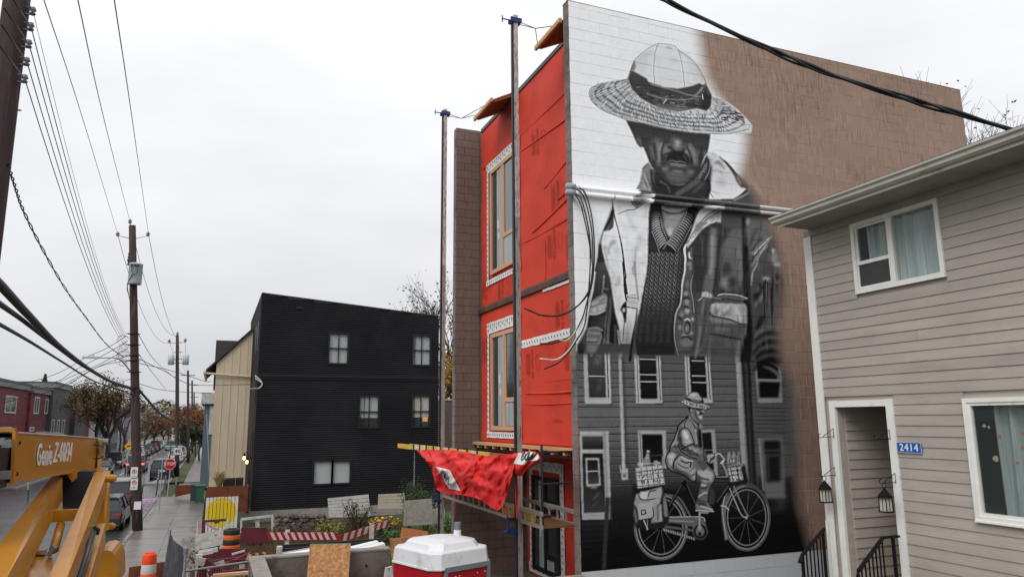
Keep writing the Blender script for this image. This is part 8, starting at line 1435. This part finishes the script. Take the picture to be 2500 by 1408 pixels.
for k, (y, cl, s, lab) in enumerate(((119, (.10, .10, .11), True, 'grey sport utility car just past the white one'), (127, (.04, .04, .045), False, 'black saloon fourth in the far left row'), (136, (.13, .012, .015), False, 'dark red car in the far left row'), (145, (.16, .02, .02), True, 'red car near the end of the far left row'), (156, (.5, .5, .5), False, 'small pale car at the end of the left row'))): car(-9.3, y, 1, cl, lab, suv=s)
car(-4.0, 99, 1, (.55, .55, .56), 'white car parked on the right past the second pole', suv=False, L=4.5); car(-4.0, 108, 1, (.5, .5, .5), 'pale estate car parked farther on the right'); car(-4.0, 119, 1, (.2, .21, .22), 'grey car parked far along the right kerb'); car(-6.7, 143, 1, (.4, .4, .42), 'distant car with lit brake lights in the lane', brake=True, cname='moving_car', group='moving cars'); car(-10.12, 42.9, -1, (.58, .58, .6), 'white car cropped by the left edge of the picture', L=4.6)
t = thing('box_truck', 'white box truck far down the street', 'truck', (-7.4, 185, 0)); q = MB(); q.box(-8.6, 185, .9, -6.2, 191, 3.6); q.build('cargo_box', m_sgn, t); q = MB(); q.box(-8.5, 191.1, .6, -6.3, 193, 2.6); q.build('cab', m_sgn, t)
for u in (186, 192):
    for sx in (-8.5, -6.6): q = MB(); q.lathe((sx, u, .45), [(.45, 0), (.45, .3)], 12, 'x'); q.build('wheel', m_tyre, t)
# ================================================================ houses across the street
m_burg = M('burgundy_clapboard', (.13, .026, .038), .7, .18, .7, stretch=(1, 1, 5), col2=(.17, .04, .045), c2scale=.6); m_gst = M('grey_stone_front', (.085, .085, .088), .8, .16, 2, stretch=(1, 1, 6)); m_brick = M('old_red_brick', (.14, .032, .028), .8, .2, 3, stretch=(1, 1, 5)); m_fasc = M('grey_fascia', (.20, .20, .20), .7, .1, 2); m_hw = M('dull_window', (.05, .06, .058), .1, .3, .3, coat=.5)
def fwin(parent, y0, y1, z0, z1, x):
    w = thing_part('window', parent); q = MB(); f = .12; q.box(x - .02, y0, z0, x + .05, y1, z0 + f); q.box(x - .02, y0, z1 - f, x + .05, y1, z1); q.box(x - .02, y0, z0 + f, x + .05, y0 + f, z1 - f); q.box(x - .02, y1 - f, z0 + f, x + .05, y1, z1 - f)
    if y1 - y0 > 1.8: q.box(x - .02, (y0 + y1) / 2 - .05, z0 + f, x + .04, (y0 + y1) / 2 + .05, z1 - f)
    q.build('window_frame', m_wh, w); q = MB(); q.box(x - .01, y0 + f, z0 + f, x + .0, y1 - f, z1 - f); q.build('pane', m_hw, w)
HXL = -16.8
def row(y0, y1, zt, mt, lab, name, wins_, x=HXL, step=0):
    t = thing(name, lab, 'house', (x - 3, (y0 + y1) / 2, 0), 'row houses across the street'); q = MB(); q.box(x - 9, y0, 0, x, y1, zt); q.build('wall', mt, t); q = MB(); q.box(x - 9.1, y0 - .05, zt + .001, x + .18, y1 + .05, zt + .45); q.build('cornice', m_fasc, t); q = MB(); q.box(x - 9.1, y0 - .05, zt + .451, x + .24, y1 + .05, zt + .62); q.build('roof_edge', m_dkmetal, t)
    q = MB()
    for zz in np.arange(.6, zt, .42): q.box(x - .0, y0 + .02, zz, x + .012, y1 - .02, zz + .03)
    q.build('board_line', mt, t)['kind'] = 'stuff'
    for (a, b_, c, d) in wins_: fwin(t, a, b_, c, d, x + .03)
    return t
yL = at(0, 935, HXL, 0).y; y1_ = at(60, 940, HXL, 0).y; y2_ = at(110, 945, HXL, 0).y; zb_ = at(60, 936, HXL, 0).z - .6
def fy(px): return at(px, 1000, HXL, 0).y
def fz(px, py): return at(px, py, HXL, 0).z
row(yL - 16, fy(66), zb_, m_burg, 'burgundy house at the left edge with a green window', 'burgundy_house', [(fy(10), fy(37), fz(20, 1008), fz(20, 965)), (fy(-40), fy(31), fz(10, 1062), fz(10, 1042))])
row(fy(66) + .05, fy(110), zb_ - .15, m_burg, 'burgundy house with two narrow white windows', 'burgundy_house', [(fy(74), fy(86), fz(80, 1010), fz(80, 968)), (fy(101), fy(108), fz(105, 1010), fz(105, 973)), (fy(69), fy(79), fz(74, 1052), fz(74, 1042))], x=HXL + .25)
row(fy(110) + .05, fy(152), fz(130, 948), m_gst, 'grey stone faced house beside the burgundy pair', 'grey_house', [(fy(110) + .6 + k * 3.0, fy(110) + 1.9 + k * 3.0, 3.4, 5.2) for k in range(3)], x=HXL + .6); row(fy(152) + .05, fy(170), fz(150, 955), m_gst, 'second narrower grey house with a stepped front', 'grey_house', [], x=HXL + .2); row(fy(170) + .05, fy(198), fz(195, 965), m_gst, 'third grey house partly behind the autumn tree', 'grey_house', [], x=HXL + .7); row(fy(198) + .05, fy(212), fz(205, 968), m_brick, 'red brick house behind the autumn tree', 'brick_house', [], x=HXL + .5)
y = fy(212) + 1; cols = [((.36, .35, .32), 'pale'), ((.05, .10, .16), 'blue'), ((.28, .25, .20), 'buff'), ((.045, .09, .075), 'teal'), ((.34, .33, .33), 'white'), ((.11, .05, .12), 'purple')]
for k in range(9):
    cl, nm = cols[k % 6]; wd = 9; mt = M('row_paint_' + nm, cl, .75, .15, 1.5, stretch=(1, 1, 4)); row(y, y + wd, 6.2 + (k % 3) * .5, mt, '%s painted row house %s the autumn trees' % (nm, 'nearer, behind' if k < 6 else 'far off, past'), 'row_house', [(y + 1 + j * 2.8, y + 2.1 + j * 2.8, zz, zz + 1.6) for j in range(3) for zz in (1.3, 4.1)], x=HXL + .3); y += wd + .1
t = thing('porch_roof', 'small grey metal porch roof on the burgundy houses', 'roof', (HXL + 1, fy(80), 3)); q = MB(); a, b_, c, d = fy(58), fy(104), fz(62, 1064), fz(104, 1052); q.prism([(HXL + .3, a + 4, 3.9), (HXL + 2.0, a + 4, 3.2), (HXL + 2.0, a + 4, 3.3), (HXL + .3, a + 4, 4.0)], (0, 10, 0)); q.build('roof_sheet', m_fasc, t)
# buildings on our side and far town
m_bgh = M('blue_grey_clapboard', (.10, .13, .17), .7, .1, 2, stretch=(1, 1, 6)); t = thing('blue_grey_house', 'narrow strip of blue grey house with white cornice behind the cream one', 'house', (1, 58, 0)); a = at(501, 975, 58); b_ = at(516, 1165, 58); q = MB(); q.box(a.x, 58, .2, 8, 68, a.z); q.build('wall', m_bgh, t); q = MB(); q.box(a.x - .25, 57.7, a.z - .3, 8, 68, a.z + .5); q.build('cornice', m_wh, t); c = at(513, 990, 57.9); q = MB(); q.box(c.x, 57.9, at(513, 1060, 57.9).z, c.x + .6, 57.99, c.z); q.build('window_frame', m_wh, t)
m_far = M('far_pale_wall', (.50, .51, .53), .7, .06, .1); m_farw = M('far_glazing', (.20, .23, .26), .4, .1, .1)
for (x0, x1, y0, lab) in ((338, 420, 985, 'long white office block far down the street'), (380, 416, 974, 'taller pale block above the distant trees'), (412, 428, 980, 'glass fronted far tower beside the pale block')):
    Y = 330 if x0 == 338 else 360 if x0 == 380 else 345; a, b_ = at(x0, y0, Y), at(x1, y0, Y); t = thing('office_block', lab, 'building', ((a.x + b_.x) / 2, Y, 0), 'far office blocks'); q = MB(); q.box(a.x, Y, 0, b_.x, Y + 30, a.z); q.build('wall', m_far, t)
    for k in range(4): q = MB(); z = a.z - 2.2 - k * 3.2; q.box(a.x + 1, Y - .2, z - 1.2, b_.x - 1, Y - .01, z + .4); q.build('window_band', m_farw, t)
# ================================================================ trees
m_bark = M('bark', (.05, .04, .035), .9, .3, 5, stretch=(4, 4, 1)); m_twig = M('dark_twigs', (.045, .035, .032), .9, .2, 5)
def tree(c, h, cr, mat, lab, leaves=2500, s=.12, seed=1, spread=.55, name='street_tree', trunk=.16, depth=4, bare=False, group='street trees', levels=4):
    r = random.Random(seed); t = thing(name, lab, 'tree', c, group); tk = MB(); tw = MB(); tips = []
    def grow(p, d, l, w, lv):
        e = p + d * l; m = p.lerp(e, .5) + Vector((r.uniform(-1, 1), r.uniform(-1, 1), r.uniform(-1, 1))) * l * .06; (tk if lv >= levels - 1 else tw).tube([p, m, e], [w, w * .85, w * .68], 6 if lv > 2 else 3, False); tips.append((e, lv))
        if lv == 0: return
        for k in range(3 if lv < levels else 4):
            a = r.uniform(0, 2 * PI); x = d.orthogonal().normalized(); y_ = d.cross(x); nd = (d * (1 - spread * .5) + (x * math.cos(a) + y_ * math.sin(a)) * spread * r.uniform(.6, 1.25) + Vector((0, 0, .12))).normalized(); grow(p.lerp(e, r.uniform(.65, 1)), nd, l * r.uniform(.62, .82), w * .62, lv - 1)
    grow(Vector(c), Vector((r.uniform(-.05, .05), 0, 1)).normalized(), h * .30, trunk, levels); tk.build('trunk', m_bark, t); tw.build('twigs', m_twig, t)
    if leaves:
        q = MB(); T_ = [p for p, lv in tips if lv <= 1]
        for _ in range(leaves): p = r.choice(T_); leafcloud(q, p, cr * .13, cr * .13, cr * .13, 1, s, r)
        q.build('crown', mat, t)
    return t
def tat(px, py, Y): c = at(px, py, Y); return (c.x, Y, .1)
tree(tat(262, 1130, 92), 11.0, 5.5, m_olive, 'big olive brown autumn tree behind the lift arm', 5500, .12, 3, .50, trunk=.32, levels=5)
tree(tat(232, 1120, 105), 11, 6, m_leafo, 'thinning orange brown tree left of the big autumn tree', 1800, .13, 8, .6, trunk=.2, levels=4)
for k, (px, Y, h, mt, n, lab) in enumerate(((300, 118, 10.5, m_olive, 1200, 'sparse tree right of the big autumn tree'), (292, 140, 11, m_olive, 900, 'sparse brown tree behind the warning sign'), (352, 140, 8.8, m_leafo, 500, 'almost bare tree right of the utility pole'), (372, 150, 7.0, m_leafo, 900, 'orange leaved tree before the office blocks'), (396, 165, 7, m_leafy, 4200, 'bright yellow leaved tree down the street'), (408, 190, 8.5, m_leafo, 600, 'tall thin tree far down the street'), (426, 215, 9, m_leafo, 900, 'far brown tree at the street end'))): tree(tat(px, 1100, Y), h, 5.5, mt, lab, n, .16, 20 + k, .6, levels=5 if n < 1000 else 4, trunk=.18)
for k, (px, Y, h, mt, n, lab) in enumerate(((462, 102, 5.5, m_leafd, 2600, 'dark green roadside tree beside the third pole'), (478, 112, 9.0, m_leafo, 3000, 'russet tree over the right pavement'), (488, 100, 8, m_leafo, 2600, 'rust coloured tree against the blue grey house'), (470, 150, 11, m_leafo, 1500, 'distant russet tree above the right kerb'), (450, 190, 12, m_leafo, 1400, 'tall russet tree far along the right side'))): tree(tat(px, 1100, Y), h, 4.5, mt, lab, n, .14, 40 + k, .6, levels=4, trunk=.15)
tree((at(1098, 960, 55).x, 56, 0), 17.5, 5, m_olive, 'bare topped tree with yellow leaves behind the dark gap wall', 900, .13, 61, .42, trunk=.2, levels=6); tree((at(1090, 960, 50).x, 51, 0), 13.0, 5, M('amber_leaves', (.28, .17, .02), .7, .4, 2), 'lower amber leaved tree behind the dark gap wall', 6000, .13, 63, .7, levels=5)
a = at(2385, 400, 24); tree((a.x, 24, 2), 23.5, 5, m_leafo, 'bare tree with few brown leaves above the house roof', 260, .09, 71, .5, trunk=.16, levels=6); a = at(2490, 420, 27); tree((a.x, 27, 2), 25.0, 5, m_leafo, 'second bare tree at the right edge above the roof', 260, .09, 75, .62, trunk=.16, levels=6)
c = at(107, 950, 110); t = thing('conifer', 'small dark conifer top above the burgundy roofs', 'tree', (c.x, 110, 0)); q = MB(); q.tube([(c.x, 110, 0), (c.x, 110, c.z + 2)], .15, 6); q.build('trunk', m_bark, t); q = MB(); r = random.Random(6); zt = at(107, 915, 110).z
for k in range(1500): f_ = r.random() ** .7; rr = (1 - f_) * .0 + f_ * 1.7; a_ = r.uniform(0, 2 * PI); leafcloud(q, (c.x + rr * math.cos(a_) * r.random(), 110 + rr * math.sin(a_) * r.random(), zt - f_ * 4.5), .12, .12, .1, 1, .17, r)
q.build('crown', m_leafd, t)
q = MB(); r = random.Random(12)
for k in range(5200): x = r.uniform(-70, 30); yy = r.uniform(230, 320); leafcloud(q, (x, yy, r.uniform(0, 9 + 3 * math.sin(x * .3))), .9, .9, .9, 1, .75, r)
o = q.build('far_woodland', m_olive); o['kind'] = 'stuff'; o['label'] = 'distant brown tree mass closing the end of the street'; o['category'] = 'trees'
# ================================================================ the yellow boom lift
m_ly = M('lift_yellow', (.42, .178, .012), .34, .12, 1.2, coat=.15, col2=(.30, .115, .010), c2lo=.56, c2hi=.7, c2scale=2.4); m_lb = M('lift_black', (.012, .012, .013), .5, .2, 3); m_lg = M('lift_grey', (.16, .17, .18), .5, .15, 4); m_hose = M('hydraulic_hose', (.02, .02, .02), .45, .1, 4); m_worn = M('worn_edge', (.36, .25, .18), .5, .3, 8)
lf = thing('boom_lift', 'yellow articulated boom lift with lettered boom and folded arms', 'boom lift', (-1.1, 6, .1)); YA, YB = 4.9, 7.7
def qd(name, pts, e, mat, parent=lf): q = MB(); q.prism(pts, e); return q.build(name, mat, parent)
tl, bl, tr_, br_ = at(38, 1056, YA), at(26, 1178, YA), at(246, 1070, YB), at(246, 1143, YB); wx = Vector((-.30, 0, 0))
q = MB(); th = .012; F_ = [tl, tr_, br_, bl]; q.add(F_ + [p + wx for p in F_], [(0, 1, 2, 3), (4, 7, 6, 5), (0, 4, 5, 1), (3, 2, 6, 7), (1, 5, 6, 2)]); q.build('boom', m_ly, lf)
qd('boom_top_edge', [tl + Vector((.006, 0, -.004)), tr_ + Vector((.006, 0, -.004)), tr_ + Vector((.006, 0, .004)), tl + Vector((.006, 0, .004))], (-.02, 0, .004), m_worn)
q = MB(); a, b_ = at(-60, 1056, 4.75), at(-60, 1184, 4.75); e = 4.86
for (p0, p1) in ((at(30, 1053, e), at(24, 1183, e)),): q.prism([p0, p1, p1 + Vector((0, .06, 0)), p0 + Vector((0, .06, 0))], (.016, 0, 0)); q.prism([p0 + Vector((.01, 0, 0)), p0 + Vector((-.34, 0, 0)), p0 + Vector((-.34, 0, .02)), p0 + Vector((.01, 0, .02))], (0, .06, 0))
q.build('boom_collar', m_ly, lf)
q = MB(); p0, p1 = at(29, 1060, 4.87), at(23, 1178, 4.87); q.box(p0.x - .36, 4.2, p1.z - .02, p1.x - .012, 4.868, p0.z - .015); q.build('inner_boom', m_lb, lf); qd('inner_boom_plate', [at(-3, 1070, 4.2), at(12, 1068, 4.2), at(12, 1084, 4.2), at(-3, 1086, 4.2)], (0, -.01, 0), m_lg)
for (px, py) in ((21, 1082), (16, 1158)): c = at(px, py, 4.6); q = MB(); q.box(c.x - .02, 4.55, c.z - .02, c.x + .02, 4.6, c.z + .02); q.build('wear_pad', m_lg, lf)
for (px, py) in ((38, 1080), (44, 1080), (30, 1156), (38, 1156)): c = at(px, py, 5.0); q = MB(); q.lathe(c, [(.011, -.01), (.011, .012), (.006, .014)], 8, 'x'); q.build('bolt', m_lb, lf)
xd = (tr_ - tl).normalized(); bn = (tr_ - tl).cross(bl - tl)
def onboom(px, py): d = at(px, py, 10) - Vector((0, 0, EYE)); return Vector((0, 0, EYE)) + d * ((tl - Vector((0, 0, EYE))).dot(bn) / d.dot(bn))
cc = onboom(105, 1112); text_mb('Genie', .19, cc + Vector((.010, 0, 0)), xd, (0, 0, 1), .004, .80).build('boom_lettering', m_sgn, lf); cc = onboom(151, 1106); text_mb('Z-60/34', .19, cc + Vector((.010, 0, 0)), xd, (0, 0, 1), .004, .84).build('boom_lettering', m_sgn, lf)
# boom end bracket and link
for (px, w_) in ((222, 10), (243, 8)): qd('end_bracket', [at(px, 1072, 7.5), at(px + w_, 1072, 7.5), at(px + w_ - 3, 1140, 7.5), at(px + 2, 1140, 7.5)], (0, -.05, 0), m_ly)
qd('link_plate', [at(238, 1072, 7.6), at(252, 1072, 7.6), at(245, 1160, 7.3), at(232, 1160, 7.3)], (-.05, .02, 0), m_ly); q = MB(); q.lathe(at(249, 1078, 7.5), [(.03, -.04), (.03, .05)], 10, 'x'); q.build('pivot_pin', m_lg, lf)
q = MB(); hp = [at(212 + 22 + 24 * math.cos(a), 1102 + 17 * math.sin(a), 7.35) for a in [PI * .2 + k * .5 for k in range(11)]]; q.tube([tuple(v) for v in smooth(np.array([tuple(p) for p in hp]), False, 4)], .006, 5); q.tube([at(238, 1074, 7.4), at(238, 1100, 7.35), at(234, 1142, 7.3)], .008, 5); q.build('hose', m_hose, lf, True)
# folded lower arms: a beam from a traced near end to a far end
def beam(n0, n1, f0, f1, Yn, Yf, w, name='arm', mat=m_ly, parent=lf):
    """n0,n1: left and right pixel of the top face at the near end; f0,f1 the same at the far end"""
    a, d = at(*n0, Yn), at(*f0, Yf); b_, c = at(*n1, a.z, 2), at(*f1, d.z, 2); q = MB(); q.prism([a, b_, c, d], (.0, .10, -w)); return q.build(name, mat, parent)
beam((-60, 1400), (10, 1420), (134, 1153), (152, 1166), 3.9, 6.8, .15); beam((112, 1425), (158, 1425), (232, 1150), (262, 1152), 4.1, 6.9, .14); beam((182, 1425), (214, 1425), (232, 1278), (258, 1276), 4.6, 6.0, .16)
qd('cross_member', [at(108, 1246, 5.6), at(193, 1243, 5.6), at(188, 1270, 5.6), at(106, 1276, 5.6)], (0, .06, 0), m_ly); qd('side_plate', [at(252, 1148, 7.0), at(269, 1148, 7.0), at(266, 1292, 6.4), at(256, 1296, 6.4)], (-.03, .02, 0), m_ly); qd('back_plate', [at(150, 1160, 7.1), at(258, 1150, 7.1), at(258, 1282, 6.9), at(150, 1262, 6.9)], (0, .05, 0), m_ly)
for (px, py, s) in ((267, 1167, .03), (264, 1284, .026)): q = MB(); q.lathe(at(px, py, 6.6), [(s, -.04), (s, .03), (s * .6, .05)], 14, 'x'); q.build('pivot_pin', m_ly, lf)
qd('counter_block', [at(158, 1146, 6.95), at(236, 1146, 6.95), at(230, 1244, 6.85), at(166, 1244, 6.85)], (0, -.2, 0), m_lb); qd('mount_lug', [at(138, 1150, 6.6), at(182, 1150, 6.6), at(170, 1180, 6.6), at(156, 1180, 6.6)], (0, .2, 0), m_lb); qd('mount_lug', [at(160, 1152, 6.5), at(184, 1146, 6.5), at(183, 1168, 6.5), at(176, 1176, 6.5)], (0, .1, 0), m_ly)
q = MB(); q.tube([at(226, 1292, 5.5), at(212, 1350, 4.9), at(190, 1420, 4.3)], .013, 7); q.tube([at(233, 1294, 5.5), at(219, 1352, 4.9), at(198, 1420, 4.3)], .008, 7); q.tube([at(226, 1292, 5.5), at(232, 1286, 5.5), at(240, 1292, 5.5), at(236, 1304, 5.5)], .013, 7); q.build('hose', m_hose, lf, True)
q = MB(); q.tube([at(148, 1280, 5.6), at(132, 1340, 5.1)], .026, 10); q.build('cylinder', m_ly, lf, True); q = MB(); q.tube([at(146, 1290, 5.5), at(120, 1360, 5.0)], .014, 8); q.build('cylinder_rod', m_galv, lf, True)
qd('deck_plate', [at(20, 1385, 4.6), at(34, 1350, 4.9), at(132, 1352, 4.9), at(125, 1425, 4.4), at(0, 1425, 4.4)], (0, 0, -.05), m_ly)
for (pp, Y) in (([(62, 1346), (110, 1342), (110, 1352), (62, 1354)], 4.85), ([(34, 1348), (46, 1336), (56, 1346), (46, 1362)], 4.8), ([(112, 1354), (128, 1330), (136, 1338), (120, 1360)], 4.8)): qd('bracket', [at(x, y, Y) for x, y in pp], (0, .06, 0), m_worn if pp[0][0] == 62 else m_lg)
q = MB(); pts = [at(236, 1420, 6.2)] + [at(x, y, 6.2) for x, y in ((237, 1352), (244, 1345), (262, 1342), (272, 1345), (280, 1352), (285, 1363), (287, 1378), (288, 1425))]; q.prism(pts, (0, .5, 0)); q.build('turret_cover', m_ly, lf); qd('arm_side_rail', [at(246, 1278, 6.3), at(256, 1277, 6.3), at(214, 1425, 4.9), at(206, 1425, 4.9)], (0, .02, -.05), m_worn)
# base of the machine below the frame, resting on the pavement
q = MB(); q.box(-2.3, 3.2, .55, -.2, 6.8, 1.3); q.build('chassis', m_ly, lf); q = MB(); q.box(-1.9, 4.2, 1.3, -.6, 6.9, 2.4); q.build('turntable', m_ly, lf); q = MB(); q.box(-1.5, 6.2, 2.4, -1.1, 6.6, 3.3); q.build('riser', m_ly, lf)
for (x, y) in ((-2.6, 3.6), (-.2, 3.6), (-2.6, 6.2), (-.2, 6.2)): q = MB(); q.lathe((x, y, .55), [(.2, 0), (.45, .02), (.45, .28), (.2, .3)], 18, 'x'); q.build('wheel', m_tyre, lf)
